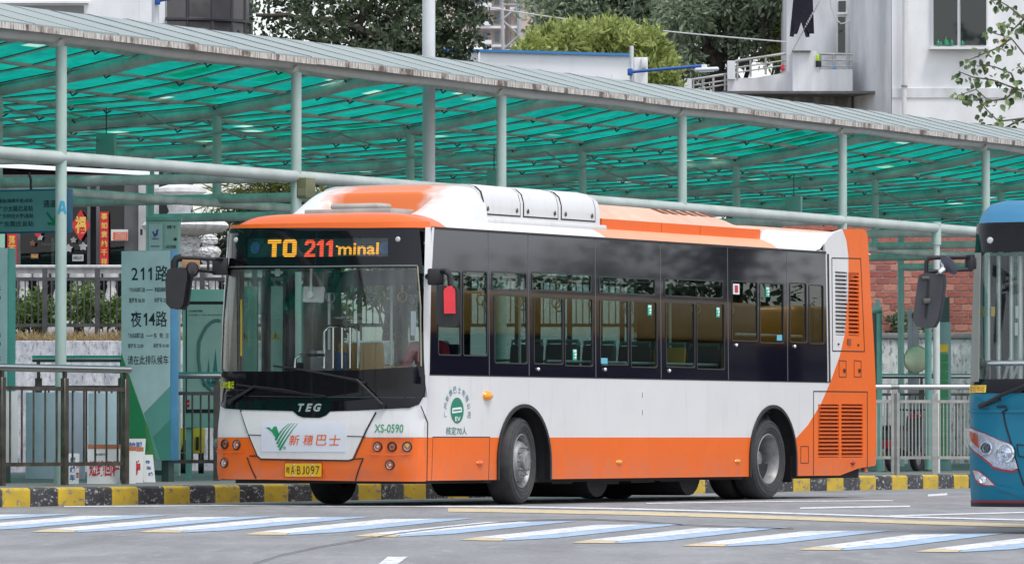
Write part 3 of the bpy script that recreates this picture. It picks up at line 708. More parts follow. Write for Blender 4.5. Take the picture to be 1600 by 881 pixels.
# ---- wheels
def wheel(x, sg, steer, rear_=False):
    c = V((-x, sg * (HWD - (.16 if not rear_ else .17)), .478)); ca, sa = cos(steer), sin(steer)
    ax = V((-sa * sg, ca * sg, 0)); RW = .478
    def L(prof, m, nm, par, n=40):
        g = MB(); g.lathe(prof, c, ax, n); return obj(nm, g, m, par)
    wo = obj("wheel", MB().lathe([(.295, .115), (.30, .13), (.40, .155), (.455, .138), (.476, .10), (.478, 0), (.476, -.10), (.455, -.138), (.36, -.15), (.295, -.13)], c, ax, 48, closed=True), RUBBER, bus)
    for rr, hh in ((.43, .1505), (.375, .1525), (.34, .1445)):
        L([(rr, hh - .004), (rr + .002, hh + .002), (rr + .005, hh - .004)], mat("tyre_ridge", (.06, .06, .062), .7, var=0), "tyre_ridge", wo)
    y_ = ax; x_ = V((ca, sa, 0)); z_ = V((0, 0, 1))
    if not rear_:
        L([(.297, .105), (.297, .135), (.288, .138), (.28, .11), (.268, .085), (.262, .06)], GREYMET, "rim", wo)
        L([(.262, .062), (.23, .085), (.205, .125), (.19, .142), (.165, .145), (.11, .142), (.105, .19), (.085, .20), (.05, .20), (0, .198)], GREYMET, "hub", wo)
        nb, rb, hb, rh = 10, .155, .145, .238
    else:
        L([(.297, .10), (.30, .132), (.29, .137), (.28, .11), (.262, .06), (.252, -.02), (.25, -.10)], GREYMET, "rim", wo)
        L([(.25, -.10), (.21, -.115), (.13, -.115), (.125, -.06), (.10, .0), (.06, .01), (0, .01)], GREYMET, "hub", wo)
        nb, rb, hb, rh = 10, .158, -.115, .212
    g = MB()
    for k in range(nb):
        th = 2 * pi * k / nb; p = c + (x_ * cos(th) + z_ * sin(th)) * rb + ax * hb
        g.lathe([(0, .042), (.011, .04), (.011, .02), (.02, .018), (.02, 0)], p, ax, 6)
    obj("wheel_nut", g, GREYMET, wo, kind="stuff")
    g = MB()
    for k in range(nb):
        th = 2 * pi * (k + .5) / nb; hh = (.082 if not rear_ else -.112); p = c + (x_ * cos(th) + z_ * sin(th)) * rh + ax * hh
        g.lathe([(.026, .004), (0, .004)], p, (ax * .8 + (x_ * cos(th) + z_ * sin(th)) * (.5 if not rear_ else 0)), 10)
    obj("hand_hole", g, DARK, wo, kind="stuff")
    return wo
wheel(WF, 1, radians(9.0)); wheel(WF, -1, radians(9.0)); wheel(WR, 1, 0, True); wheel(WR, -1, 0, True)
for sg in (1, -1):
    g = MB(); g.lathe([(.28, .13), (.45, .14), (.476, .10), (.478, 0), (.476, -.1), (.45, -.14), (.28, -.13)], (-WR, sg * (HWD - .50), .478), (0, 1, 0), 32, closed=True); obj("inner_tyre", g, RUBBER, bus)
    g = MB(); g.add([(-AR[0] - .58, sg * HWD * .98, .52), (-AR[0] - .58, sg * .75, .52), (-AR[0] - .58, sg * .75, .20), (-AR[0] - .58, sg * HWD * .98, .20), (-AR[0] - .60, sg * HWD * .98, .52), (-AR[0] - .60, sg * .75, .52), (-AR[0] - .60, sg * .75, .20), (-AR[0] - .60, sg * HWD * .98, .20)],
                    [(0, 1, 2, 3), (4, 7, 6, 5), (0, 3, 7, 4), (1, 5, 6, 2), (2, 6, 7, 3), (0, 4, 5, 1)]); obj("mud_flap", g, BLACKPL, bus)

# ---- glazing on the left side
bt = [672, 763, 824.5, 929, 1031, 1136, 1228.5, 1291]; bb = [678, 767, 830, 934, 1036, 1141, 1234, 1296]
openings = {
 0: [(685, 422, 721, 556), (724, 422, 762.5, 557)], 1: [(770, 423.5, 824, 455), (773, 459.5, 824.5, 569)],
 2: [(832, 424, 925, 458), (834.5, 463, 880.5, 570), (883, 464, 927, 573)], 3: [(937, 431, 1025, 462), (938, 467, 982.5, 571), (986, 469, 1027.5, 575)],
 4: [(1039, 434, 1131, 467), (1041, 471, 1086.5, 575), (1089, 472, 1133, 578)], 5: [(1144, 438, 1185, 534), (1188, 441, 1225.5, 537)], 6: [(1235, 441, 1261.5, 536), (1265, 444, 1288, 538)]}
g = MB(); p0, p1 = S(671, 355), S(1292, 391)
g.box(0, 0, 0, 0, 0, 0) if False else None
def side_glass(sm, right=False):
    for k in range(7):
        x0 = max(S(bt[k], 380)[0], 0); x1 = S(bt[k + 1], 385)[0]
        lowx0, lowx1 = S(bb[k], 586)[0], S(bb[k + 1], 590)[0]
        x0 = (x0 + lowx0) / 2 + .006; x1 = (x1 + lowx1) / 2 - .006
        fl = [(x0, ZW + .004), (x1, ZW + .004), (x1, ZT), (x0, ZT)]
        if k == 0: fl = [(.10, ZW + .004), (x1, ZW + .004), (x1, ZT), (.175, ZT)]
        hl = []; rects = []
        for (u0, v0, u1, v1) in openings[k]:
            if right: break
            a, b = S(u0, v0), S(u1, v1); r_ = [max(a[0], x0 + .03), min(b[0], x1 - .02), b[1], a[1]]; hl.append(rrect(*r_, .035)); rects.append(r_)
        if right: r_ = [max(.32, x0 + .06), x1 - .06, 1.42 if k == 0 else 1.55, 2.72]; hl = [rrect(*r_, .035)]; rects = [r_]
        g = MB(); g.panel(fl, sm, -.004, .02, None, hl); wo = obj("window", g, BLACKGL, bus)
        for r_ in rects:
            e = .0; g = MB(); g.panel(rrect(*r_, .03), sm, -.010, .004); obj("pane", g, GLASS, wo)
            g = MB(); q = .014; i_ = rrect(r_[0] + q, r_[1] - q, r_[2] + q, r_[3] - q, .025); g.panel(rrect(*r_, .035), sm, .002, .012, None, [i_])
            obj("pane_frame", g, mat("thin_grey_frame", (.10, .11, .11), .4, metal=.4, var=0) if False else FRAME, wo)
FRAME = mat("dark_window_frame", (.035, .04, .042), .35, metal=.3, var=0)
side_glass(smap); side_glass(smapR, True)
# window seams show as thin grey lines
for k in range(1, 7):
    x = (S(bt[k], 380)[0] + S(bb[k], 586)[0]) / 2
    gapline("window_seal", [(x, ZW + .01), (x, ZT)], wd=.012, off=-.002, m=mat("grey_seal", (.12, .12, .13), .5, var=0))
gapline("window_seal", [(.17, ZT + .012), (S(1291, 393)[0] + .02, ZT + .012)], wd=.028, off=.004, m=BLACKPL)
gapline("window_seal", [(.09, ZW), (S(1296, 595)[0], ZW)], wd=.012, off=.003, m=BLACKPL)
g = MB(); sx = S(1296, 595)[0]; g.panel([(sx - .02, ZW), (sx + .035, ZW), (sx + .015, ZT), (sx - .04, ZT)], smap, .002, .02); obj("window_seal", g, BLACKPL, bus)
STK = mat("green_sticker", (.02, .42, .27), .5, var=0)
for (u0, v0, u1, v1) in ((896, 545.5, 902, 562.5), (1013.5, 476, 1019.5, 492.5), (1120.5, 480, 1126, 495.5), (1198, 448, 1204, 464)):
    a, b = S(u0, v0), S(u1, v1); g = MB(); g.panel([(a[0], b[1]), (b[0], b[1]), (b[0], a[1]), (a[0], a[1])], smap, -.004, .003); s_ = obj("sticker", g, STK, bus)
    w_ = b[0] - a[0]; h_ = a[1] - b[1]
    g = MB(); g.panel([(a[0] + w_ * .12, b[1] + h_ * .72), (b[0] - w_ * .12, b[1] + h_ * .72), (b[0] - w_ * .12, a[1] - h_ * .05), (a[0] + w_ * .12, a[1] - h_ * .05)], smap, -.002, .001); obj("sticker_panel", g, PAPER, s_)
    g = MB(); cx = (a[0] + b[0]) / 2; g.tube([smap(cx - w_ * .2, b[1] + h_ * .15, .0), smap(cx + w_ * .1, b[1] + h_ * .3, .0), smap(cx - w_ * .1, b[1] + h_ * .45, .0), smap(cx + w_ * .2, b[1] + h_ * .55, .0)], .012, 5); obj("sticker_figure", g, PAPER, s_)
for (u0, v0, u1, v1) in ((940, 559, 950, 571), (1215, 523, 1223, 532)):
    a, b = S(u0, v0), S(u1, v1); g = MB(); g.panel([(a[0], b[1]), (b[0], b[1]), (b[0], a[1]), (a[0], a[1])], smap, -.004, .003); obj("sticker", g, mat("blue_sticker", (.12, .42, .55), .5, var=0), bus)
a, b = S(1147, 443), S(1157, 460); g = MB(); g.panel([(a[0], b[1]), (b[0], b[1]), (b[0], a[1]), (a[0], a[1])], smap, -.004, .003); s_ = obj("sticker", g, PAPER, bus)
g = MB(); g.panel([((a[0] * .75 + b[0] * .25), b[1] + .02), ((a[0] * .25 + b[0] * .75), b[1] + .02), ((a[0] * .25 + b[0] * .75), a[1] - .02), ((a[0] * .75 + b[0] * .25), a[1] - .02)], smap, -.002, .001); obj("sticker_figure", g, INKRED, s_)
for u, v in ((841, 576.5), (945.5, 577), (1046, 579), (1151, 539), (1242, 541)):
    blob(u, v, .022, .022, .02, CHROME, "window_latch")

# ---- front corner pillars
for sg in (1, -1):
    g = MB()
    def pil(i, j, sg=sg):
        z = 1.18 + 1.79 * i; y0 = lerpz(z, [(1.18, 1.272), (1.32, 1.256), (1.6, 1.24), (3.0, 1.205)])
        if j < .55: 
            p = fmap(y0 + (HWD - y0) * j / .55, z, lerpz(z, [(1.2, .006), (1.5, .012)])); 
        else: p = smap(FS(z) + ((.085 if z < 1.4 else .105 + .07 * (z - 1.4) / 1.55) - FS(z)) * (j - .55) / .45, z, .004)
        return V((p.x, sg * p.y, p.z))
    g.grid(pil, 14, 12); obj("front_pillar", g, WHITE, bus, ang=70)
# ---- front
g = MB(); lo = [(-HWD, ZS), (HWD, ZS), (HWD, 1.16), (-HWD, 1.16)]
g.panel(lo, fmap, 0, .04, (.12, .09)); obj("front_panel", g, WHITE, bus, "white front corner panels")
bumper = [(-HWD, .30), (-1.1, .285), (-.55, .285), (.55, .272), (HWD, .268), (HWD, ZS - .004), (-HWD, ZS - .004)]
g = MB(); g.panel(bumper, fmap, .004, .04, (.12, .1)); obj("bumper", g, ORANGE, bus)
mid = Fp([(378, 643), (404, 711), (409, 715.5), (545, 718), (551, 716), (586, 645), (586.5, 642.5), (560, 642.7), (517, 644.5), (510, 651), (501, 654.5), (473, 654.2), (465, 651), (457, 644.2), (378, 642.8)])
g = MB(); g.panel(mid, fmap, .016, .03, (.12, .09)); obj("front_hatch", g, WHITE, bus, "white front hatch with the company board", bevel=0)
for pts in ([(377, 641), (403.5, 713), (409, 717.5), (546, 719.5), (553, 717), (588, 644)], [(550, 717), (568, 716), (556, 750)], [(391, 712), (404, 712)], [(387, 714), (401, 747)], [(378, 641), (376.5, 641)]):
    gapline("panel_gap", Fp(pts), fmap, .013, .014)
gapline("panel_gap", Fp([(391, 679), (411, 680)]), fmap, .009, .019); gapline("panel_gap", Fp([(543, 681), (572, 682)]), fmap, .009, .019)
# recess round the plate and lamp recesses read as shallow raised frames
g = MB(); g.panel(Fp([(446, 718), (507, 719), (507.5, 747), (446, 746)]), fmap, .006, .004, (.12, .1)); obj("plate_recess", g, mat("orange_recess_paint", (.66, .11, .012), .45, var=.05), bus)
for px in ([(444.5, 716.5), (444.5, 746)], [(507, 717), (507, 747.5)]): gapline("recess_edge", Fp(px), fmap, .014, .012, ORANGE)
plo = Fp([(448, 723), (504.5, 724), (505, 745), (448.5, 744)]); pa0, pa1 = plo[0][0], plo[1][0]; pb0, pb1 = plo[3][1], plo[0][1] - .003
xm = max(xf(pa0, .4), xf(pa1, .4), xf(0, .4)) + .03
def pmap(a, b, off): return V((xm + off, a, b))
g = MB(); g.panel(rrect(pa0, pa1, pb0, pb1, .012, 2), pmap, 0, .006); npl = obj("number_plate", g, mat("yellow_plate", (.72, .43, .015), .4, var=.05), bus)
PI_ = mat("plate_ink", (.02, .018, .012), .5, var=0); dw = pa1 - pa0
for s_, f0, f1 in (("粤", .03, .135), ("A", .165, .265), ("·", .288, .312), ("B", .335, .435), ("J", .47, .545), ("0", .58, .68), ("9", .715, .815), ("7", .85, .95)):
    hh = pb1 - pb0; b0, b1 = (pb0 + hh * .17, pb0 + hh * .80) if s_ != "·" else (pb0 + hh * .42, pb0 + hh * .52)
    if s_ == "粤": b0, b1 = pb0 + hh * .22, pb0 + hh * .75
    text(s_, npl, pmap, pa0 + dw * f0, pa0 + dw * f1, b0, b1, PI_, .002)
for f in (.25, .75):
    for b in (pb0 + .012, pb1 - .012):
        g = MB(); g.lathe([(0, .012), (.012, .008), (.014, 0)], (xm, pa0 + dw * f, b), (1, 0, 0), 8); obj("bolt", g, CHROME, npl)
# company board
bo = Fp([(411, 661), (543, 660), (542, 706), (411, 706)])
ba0, ba1, bb0, bb1 = bo[0][0], bo[1][0], bo[2][1] + .004, bo[1][1]
g = MB(); g.panel(rrect(ba0, ba1, bb0, bb1, .015, 2), fmap, .022, .005, (.12, .09)); board = obj("company_board", g, mat("pale_board", (.66, .69, .76), .35, var=.02), bus)
dw = ba1 - ba0; dh = bb1 - bb0
def bmap(fx, fy, off): return fmap(ba0 + fx * dw, bb0 + fy * dh, off + .022)
for s_, f0, f1 in (("新", .345, .475), ("穗", .515, .635), ("巴", .665, .785), ("士", .815, .94)): text(s_, board, bmap, f0, f1, .22, .58, INKORANGE, .003, .006, .15)
def fp(u, v): return ((u - 411) / 132, 1 - (v - 660.5) / 45.5)
LG = MB()
LG.panel([fp(*p) for p in ((418.5, 668.5), (424, 668), (429, 672), (431.5, 667), (436, 667), (440, 676), (440.5, 681), (436, 688), (434.5, 683), (429, 675))], bmap, .003, .002)
for a0_, a1_, b1_ in (((438, 690), (441.5, 682), None), ((440, 695), (444.5, 684.5), None), ((442, 702.5), (447.5, 688), None)):
    pass
for (s0, c0_, e0, wd0) in (((435.5, 688), (442, 674), (456, 662), 2.6), ((437.8, 694), (445, 677), (460.5, 661.2), 2.5), ((439.8, 699), (449, 680), (465, 661.2), 2.5), ((442, 703.5), (452, 685), (469.5, 662), 2.6)):
    L_, Rr = [], []
    for k in range(9):
        f = k / 8; x = (1 - f) ** 2 * s0[0] + 2 * f * (1 - f) * c0_[0] + f * f * e0[0]; y = (1 - f) ** 2 * s0[1] + 2 * f * (1 - f) * c0_[1] + f * f * e0[1]
        h = wd0 * (.95 - .8 * f) * .72; L_.append(fp(x - h, y - h * .3)); Rr.append(fp(x + h, y + h * .3))
    LG.panel(L_ + list(reversed(Rr)), bmap, .003, .002)
obj("emblem", LG, INKGREEN, board)
g = MB(); cxy = fp(449.5, 700); g.panel([(cxy[0] + .018 * cos(k * pi / 8), cxy[1] + .052 * sin(k * pi / 8)) for k in range(16)], bmap, .003, .002, None, [[(cxy[0] + .014 * cos(k * pi / 8), cxy[1] + .041 * sin(k * pi / 8)) for k in range(16)]])
text("R", board, bmap, cxy[0] - .007, cxy[0] + .007, cxy[1] - .022, cxy[1] + .022, INKGREEN, .003, mb=g); obj("emblem", g, INKGREEN, board)
# fleet number
a, b = Ff(586, 662.5), Ff(630, 675.5); text("XS-0590", bus, fmap, a[0], b[0], b[1], a[1] - .0, INKGREEN, .006, .006)
# dark mask with display and windscreen openings
mask = Fp([(343, 632), (340, 600), (343, 520), (348, 440), (355, 366), (362, 357.5), (655, 357.5), (660, 420), (663, 520), (664, 600), (661, 620), (654, 632), (640, 637), (560, 641), (516, 642.5), (509, 649), (500, 652.5), (474, 652), (466, 649), (458, 642), (380, 640), (352, 638)], 1.262)
wso = Fp([(357, 424), (360, 421.5), (650, 418.5), (654, 424), (656, 480), (656, 566), (650, 573), (560, 578), (440, 580), (350, 580), (347, 574), (350, 500)], 1.235)
dso = Fp([(384, 372), (607, 371.5), (606.5, 401), (384, 402)])
g = MB(); g.panel(mask, fmap, .010, .035, (.10, .14), [wso, dso]); obj("windscreen_surround", g, BLACKFR, bus)
g = MB(); g.panel(wso, fmap, .003, .006, (.10, .14)); ws = obj("windscreen", g, CLEARGL, bus)
g = MB()
gapline("windscreen_seal", Fp([(356, 417.5), (500, 416.5), (652, 415)]), fmap, .014, .013, mat("grey_green_seal", (.16, .18, .17), .5, var=0))
gapline("windscreen_seal", Fp([(652, 416), (657, 480), (657.5, 572)]), fmap, .008, .013, mat("pale_yellow_seal", (.42, .40, .27), .5, var=0))
gapline("windscreen_seal", Fp([(345, 618), (500, 620), (654, 621)]), fmap, .008, .012, mat("dark_seal", (.05, .052, .055), .4, var=0))
# destination display behind its own glass
g = MB(); g.panel(dso, fmap, -.035, .03, (.12, .09)); disp = obj("destination_display", g, mat("dark_display", (.010, .028, .030), .3, var=0, spec=.4), bus)
g = MB(); g.panel(dso, fmap, .004, .004, (.12, .14)); obj("pane", g, CLEARGL if False else glassmat("display_glass", (.93, .97, .97), 1.42), disp)
AMB = mat("amber_led", (1.0, .40, .02), .5, var=0, emit=.62); RLED = mat("red_led", (1.0, .085, .03), .5, var=0, emit=.62)
def led(u0, v0, u1, v1, s_, m, bold):
    a, b = Ff(u0, v0), Ff(u1, v1); text(s_, disp, fmap, a[0], b[0], b[1], a[1], m, -.031, bold)
def ledpoly(u0, v0, u1, v1, loops, m):
    a, b = Ff(u0, v0), Ff(u1, v1); sc_ = lambda l: [(a[0] + x * (b[0] - a[0]), b[1] + y * (a[1] - b[1])) for x, y in l]
    g = MB(); g.panel(sc_(loops[0]), fmap, -.031, .001, (.12, 0), [sc_(l) for l in loops[1:]]); obj("lettering", g, m, disp)
LT = [(0, 1), (1, 1), (1, .76), (.67, .76), (.67, 0), (.33, 0), (.33, .76), (0, .76)]
LO = [[(.0, .12), (.16, 0), (.84, 0), (1, .12), (1, .88), (.84, 1), (.16, 1), (0, .88)], [(.32, .2), (.68, .2), (.68, .8), (.32, .8)]]
L1 = [(.45, 0), (1, 0), (1, 1), (.55, 1), (0, .80), (0, .64), (.45, .72)]
L2 = [(0, 0), (1, 0), (1, .17), (.42, .17), (.95, .55), (1, .70), (.95, .88), (.78, 1), (.22, 1), (.05, .88), (0, .70), (.30, .70), (.38, .82), (.62, .82), (.68, .70), (.62, .56), (.0, .14)]
ledpoly(416, 373.5, 436, 400.5, [LT], AMB); ledpoly(440, 373.5, 460.5, 401, LO, AMB); ledpoly(474, 374.5, 490, 400.5, [L2], RLED); ledpoly(493, 374.5, 503, 400.5, [L1], RLED); ledpoly(507.5, 374.5, 517.5, 400.5, [L1], RLED)
led(527, 378.5, 590, 397.5, "minal", AMB, .02)
a, b = Ff(523, 383), Ff(526, 385.5); g = MB(); g.panel([(a[0], b[1]), (b[0], b[1]), (b[0], a[1]), (a[0], a[1])], fmap, -.031, .002); obj("lettering", g, AMB, disp)
# LED rows: dark gaps between the rows of lamps
g = MB(); a, b = Ff(410, 372.5), Ff(592, 401.5)
for k in range(9):
    z = b[1] + (a[1] - b[1]) * (k + .5) / 9; g.panel([(a[0], z - .0032), (b[0], z - .0032), (b[0], z + .0032), (a[0], z + .0032)], fmap, -.028, .001, (.12, 0))
obj("led_row_gap", g, DARK, disp)
RING = mat("blue_ring_print", (.04, .12, .28), .5, var=0)
for u in (396, 600):
    c = Ff(u, 387); g = MB()
    for r0, r1 in ((.05, .062), (.03, .042), (.01, .02)): g.panel([(c[0] + r1 * cos(k * pi / 10), c[1] + r1 * sin(k * pi / 10)) for k in range(20)], fmap, -.030, .002, None, [[(c[0] + r0 * cos(k * pi / 10), c[1] + r0 * sin(k * pi / 10)) for k in range(20)]])
    obj("ring_print", g, RING, disp)
for u, v in ((370.5, 375), (622, 374)):
    c = Ff(u, v); g = MB(); p = fmap(c[0], c[1], .012); g.lathe([(0, .022), (.022, .018), (.03, .0)], p, (1, 0, 0), 12); obj("marker_lamp", g, mat("marker_lens", (.55, .57, .57), .2, var=0), bus)
# front header under the roof
g = MB(); hd_ = [(-1.235, 2.965), (1.235, 2.965), (1.235, 3.03), (-1.235, 3.03)]; g.panel(hd_, fmap, .006, .05, (.1, 0)); obj("front_header", g, ORANGE, bus, "orange header above the windscreen")
for k in range(2):
    pts = ([(352, 639), (500, 640)], [])[k]
# maker's letters on the mask, blind-spot lettering
a, b = Ff(467, 630.5), Ff(502.5, 643); lw = b[0] - a[0]
SLV = mat("silver_letters", (.55, .57, .57), .25, metal=.6, var=0)
for s_, f0, f1 in (("T", 0, .27), ("E", .33, .62), ("G", .67, 1)): text(s_, bus, fmap, a[0] + lw * f0, a[0] + lw * f1, b[1], a[1], SLV, .014, .045, .25)
a, b = Ff(345.5, 595.5), Ff(367, 607); text("盲区请勿靠近", bus, fmap, a[0], b[0], b[1], a[1], mat("yellow_green_letters", (.55, .62, .02), .5, var=0), .014, .02)
# lamps
def lamp(u, v, r, amber=False, dark=False):
    q = Ff(u, v); n = (fmap(q[0], q[1], .1) - fmap(q[0], q[1], 0)).normalized(); p = fmap(q[0], q[1], .004)
    h = obj("headlight", MB().lathe([(r * .86, -.03), (r * .9, .02), (r * 1.02, .022), (r * 1.16, .012), (r * 1.18, -.005)], p, n, 24), BLACKPL, bus)
    obj("reflector", MB().lathe([(r * .9, .010), (r * .75, -.006), (r * .45, -.02), (r * .32, -.022), (r * .30, .004), (0, .010)], p, n, 20), mat("dark_reflector", (.10, .10, .11), .2, metal=.8, var=0) if dark else mat("silver_reflector", (.80, .82, .85), .25, metal=.25, var=0), h)
    obj("lens", MB().lathe([(r * .9, .013), (r * .75, .021), (r * .4, .027), (0, .029)], p, n, 20), LENS, h)
    if amber: obj("indicator_bulb", MB().lathe([(r * .6, .0), (r * .55, .012), (0, .016)], p + V((0, 0, .02)), n, 14), mat("amber_bulb", (.9, .42, .05), .3, var=0), h)
for u, v, am, dk in ((590.5, 697.5, 0, 0), (613, 697.5, 0, 1), (636.5, 697.5, 1, 0), (609.5, 726, 0, 0), (370.5, 694.5, 0, 0), (352, 693.5, 0, 1), (351.5, 723, 0, 0)): lamp(u, v, .046, am, dk)
q = Ff(339, 692, 1.262); p = fmap(q[0], q[1], .004); n = (fmap(q[0], q[1], .1) - fmap(q[0], q[1], 0)).normalized()
obj("headlight", MB().lathe([(.05, -.01), (.05, .02), (.03, .024), (0, .026)], p, n, 20), AMBER if False else mat("green_grey_lens", (.06, .12, .10), .2, var=0), bus)
g = MB(); LR = ORANGE
gapline("lamp_ledge", Fp([(573, 708.5), (610, 710), (645, 708.5)]), fmap, .022, .026, ORANGE); gapline("lamp_ledge", Fp([(584, 684.6), (645, 685.6)]), fmap, .012, .016, mat("orange_edge_paint", (.62, .10, .012), .4, var=0))
gapline("lamp_ledge", Fp([(341, 705), (360, 706), (384, 705)]), fmap, .02, .022, ORANGE)
# wipers
def fpath(px, off): return [fmap(*Ff(u, v), off) for u, v in px]
for arm, blade in (([(600, 634), (580, 613), (560, 593)], [(561, 594), (520, 586), (470, 577), (455, 573.5)]), ([(362, 628), (380, 617), (401, 604)], [(401, 604), (420, 606), (450, 609), (475, 614)])):
    g = MB(); g.tube(fpath(arm, .05), .019, 8, r1=.014); wp = obj("wiper", g, BLACKPL, bus)
    g = MB(); g.tube(fpath(blade, .05), .014, 6, r1=.008); obj("wiper_arm", g, BLACKPL, wp)
    g = MB(); g.lathe([(0, .05), (.03, .045), (.035, 0)], fmap(*Ff(*arm[0]), .01), (1, 0, 0), 12); obj("pivot", g, BLACKPL, wp)
g = MB(); g.tube(fpath([(430, 571.5), (470, 577), (520, 586), (573, 599)], .03), .012, 6); obj("wiper", g, BLACKPL, bus)
g = MB(); g.tube(fpath([(372, 601), (400, 605), (450, 612), (511, 619)], .03), .012, 6); obj("wiper", g, BLACKPL, bus)
# emblem and lettering on the side
ec = S(714, 641); g = MB(); ex, ez = .125, .135
def ecirc(rx, rz, c=ec, n=24): return [(c[0] + rx * cos(2 * pi * k / n), c[1] + rz * sin(2 * pi * k / n)) for k in range(n)]
g.panel(ecirc(.146, .139), smap, .004, .003); em = obj("emblem", g, mat("emblem_green", (.005, .20, .11), .4, var=0), bus)
a, b = S(706, 637), S(721, 650); g = MB(); g.panel([(a[0], b[1] + .03), (a[0], a[1] - .01), (a[0] + .02, a[1]), (b[0] - .02, a[1] + .01), (b[0], a[1] + .0), (b[0], b[1] + .045)], smap, .006, .002, None, [[(a[0] + .018, b[1] + .05), (b[0] - .018, b[1] + .06), (b[0] - .018, a[1] - .012), (a[0] + .018, a[1] - .022)]]); obj("emblem_bus", g, PAPER, em)
a, b = S(710, 650.5), S(718.5, 657.5); text("EV", em, smap, a[0], b[0], b[1], a[1], PAPER, .008, .02)
g = MB()
for k, ch in enumerate("广州新穗巴士有限公司"):
    th = radians(188 - 196 * k / 9); c = (ec[0] + .27 * cos(th), ec[1] - .01 + .235 * sin(th)); rot = th - pi / 2; h = .034
    def rm(x, y, off, c=c, rot=rot): return smap(c[0] + x * cos(rot) - y * sin(rot), c[1] + x * sin(rot) + y * cos(rot), off)
    text(ch, em, rm, -h, h, -h, h, INKBLUE if False else mat("blue_green_ink", (.02, .16, .22), .5, var=0) if k == 0 else bpy.data.materials["blue_green_ink"], .004, .0, mb=g)
obj("lettering", g, bpy.data.materials["blue_green_ink"], em, fixn=False)
a, b = S(696.5, 666.5), S(729, 679); text("核定70人", bus, smap, a[0], b[0], b[1], a[1], mat("dark_green_ink", (.01, .16, .16), .5, var=0), .005, .004)

# ---- roof
def roofz(y): return 3.145 - .165 * (abs(y) / 1.24) ** 6
def roofpiece(d0, d1, m, label, front=False):
    g = MB()
    def fn(i, j):
        y = -1.242 + 2.484 * j; s = d0 + (d1 - d0) * i
        k = max(0.0, 1 - s / .30) if front else 0
        x = (xf(y, 3.03) if front else 0); x = x * max(0, 1 - s / .6) - s if front else -s
        return V((x, y, roofz(y) - .115 * k ** 2.4 * (1 - .8 * (abs(y) / 1.242) ** 8)))
    g.grid(fn, 14 if front else 2, 28); n = len(g.v)
    obj("roof_panel", g, m, bus, label)
roofpiece(0, .55, FADED_SKYLIT if False else ORANGE, "orange front edge of the roof", True); roofpiece(.55, 4.3, WHITE, "white front roof section"); roofpiece(4.3, 8.8, FADED_SKYLIT, "pale orange middle roof section"); roofpiece(8.8, BL - .05, WHITE, "white rear roof section")
def fairmat():
    m, t, b, l = nodes("fairing_paint_fading_to_white"); tc = t.nodes.new("ShaderNodeTexCoord"); sx = t.nodes.new("ShaderNodeSeparateXYZ"); l.new(tc.outputs["Object"], sx.inputs[0])
    ab = t.nodes.new("ShaderNodeMath"); ab.operation = 'ABSOLUTE'; l.new(sx.outputs[1], ab.inputs[0])
    n = noise(t, coords(t), 5, 5); ad = t.nodes.new("ShaderNodeMath"); ad.operation = 'MULTIPLY_ADD'; l.new(n, ad.inputs[0]); ad.inputs[1].default_value = .5; l.new(ab.outputs[0], ad.inputs[2])
    c = mix(t, ramp(t, ad.outputs[0], [(.70, 0), (1.15, 1)]), (.80, .19, .045), (.72, .73, .72)); l.new(c, b.inputs["Base Color"]); b.inputs["Roughness"].default_value = .35; b.inputs["Coat Weight"].default_value = .2; return m
def sstep(a, b, x): k = max(0., min(1., (x - a) / (b - a))); return k * k * (3 - 2 * k)
PODH = .375
def fairz(d, y):
    ay = abs(y); side = sstep(.80, 1.75, d) ** .8; cen = .76 * sstep(1.26, 1.36, d) + .24 * sstep(1.34, 1.78, d)
    k = sstep(.52, .68, ay + .10 * (1.3 - d)); h = PODH * (side * k + cen * (1 - k)) * (1 - .07 * (ay / 1.06) ** 2)
    e = max(0., 1 - max(0., (ay - .88) / .20) ** 2.6) if ay > .88 else 1.0
    return roofz(min(ay, 1.15)) - .02 + h * e ** .6
g = MB(); g.grid(lambda i, j: V((-.78 - 1.02 * i, -1.08 + 2.16 * j, fairz(.78 + 1.02 * i, -1.08 + 2.16 * j))), 60, 80); obj("front_fairing", g, fairmat(), bus, ang=60)
# white air conditioning pod
def podsec(w0, h): return [(w0, -.05), (w0, .0), (w0, h * .55), (w0 - .03, h * .78), (w0 - .10, h * .93), (w0 - .22, h), (0, h * 1.03)]
def loft(name, secs, m, label=None, ang=40, caps=True):   # secs: (d, half width, height)
    g = MB(); n = None
    for d, w0, h in secs:
        P = podsec(w0, h); P = P + [(-a, b) for a, b in reversed(P[:-1])]; n = len(P)
        g.v += [(-d, a, 3.115 + b) for a, b in P]
    for i in range(len(secs) - 1):
        g.f += [(i * n + k, i * n + k + 1, (i + 1) * n + k + 1, (i + 1) * n + k) for k in range(n - 1)]
    if caps: g.f += [tuple(range(n)), tuple(range((len(secs) - 1) * n, len(secs) * n))]
    return obj(name, g, m, bus, label, ang=ang)
loft("air_conditioner", [(1.72, 1.02, .385), (2.0, 1.03, .39), (4.5, 1.03, .375), (4.58, 1.02, .36), (4.64, .99, .31)], WHITE, "white rooftop air conditioner cover", 30)
g = MB(); lip = [(-4.64, -1.06), (-1.35, -1.06), (-1.35, 1.06), (-4.64, 1.06)]
g.box(-4.66, -1.5, -1.07, 1.07, 3.06, 3.135); obj("air_conditioner_base", g, WHITE, bus, bevel=.015)
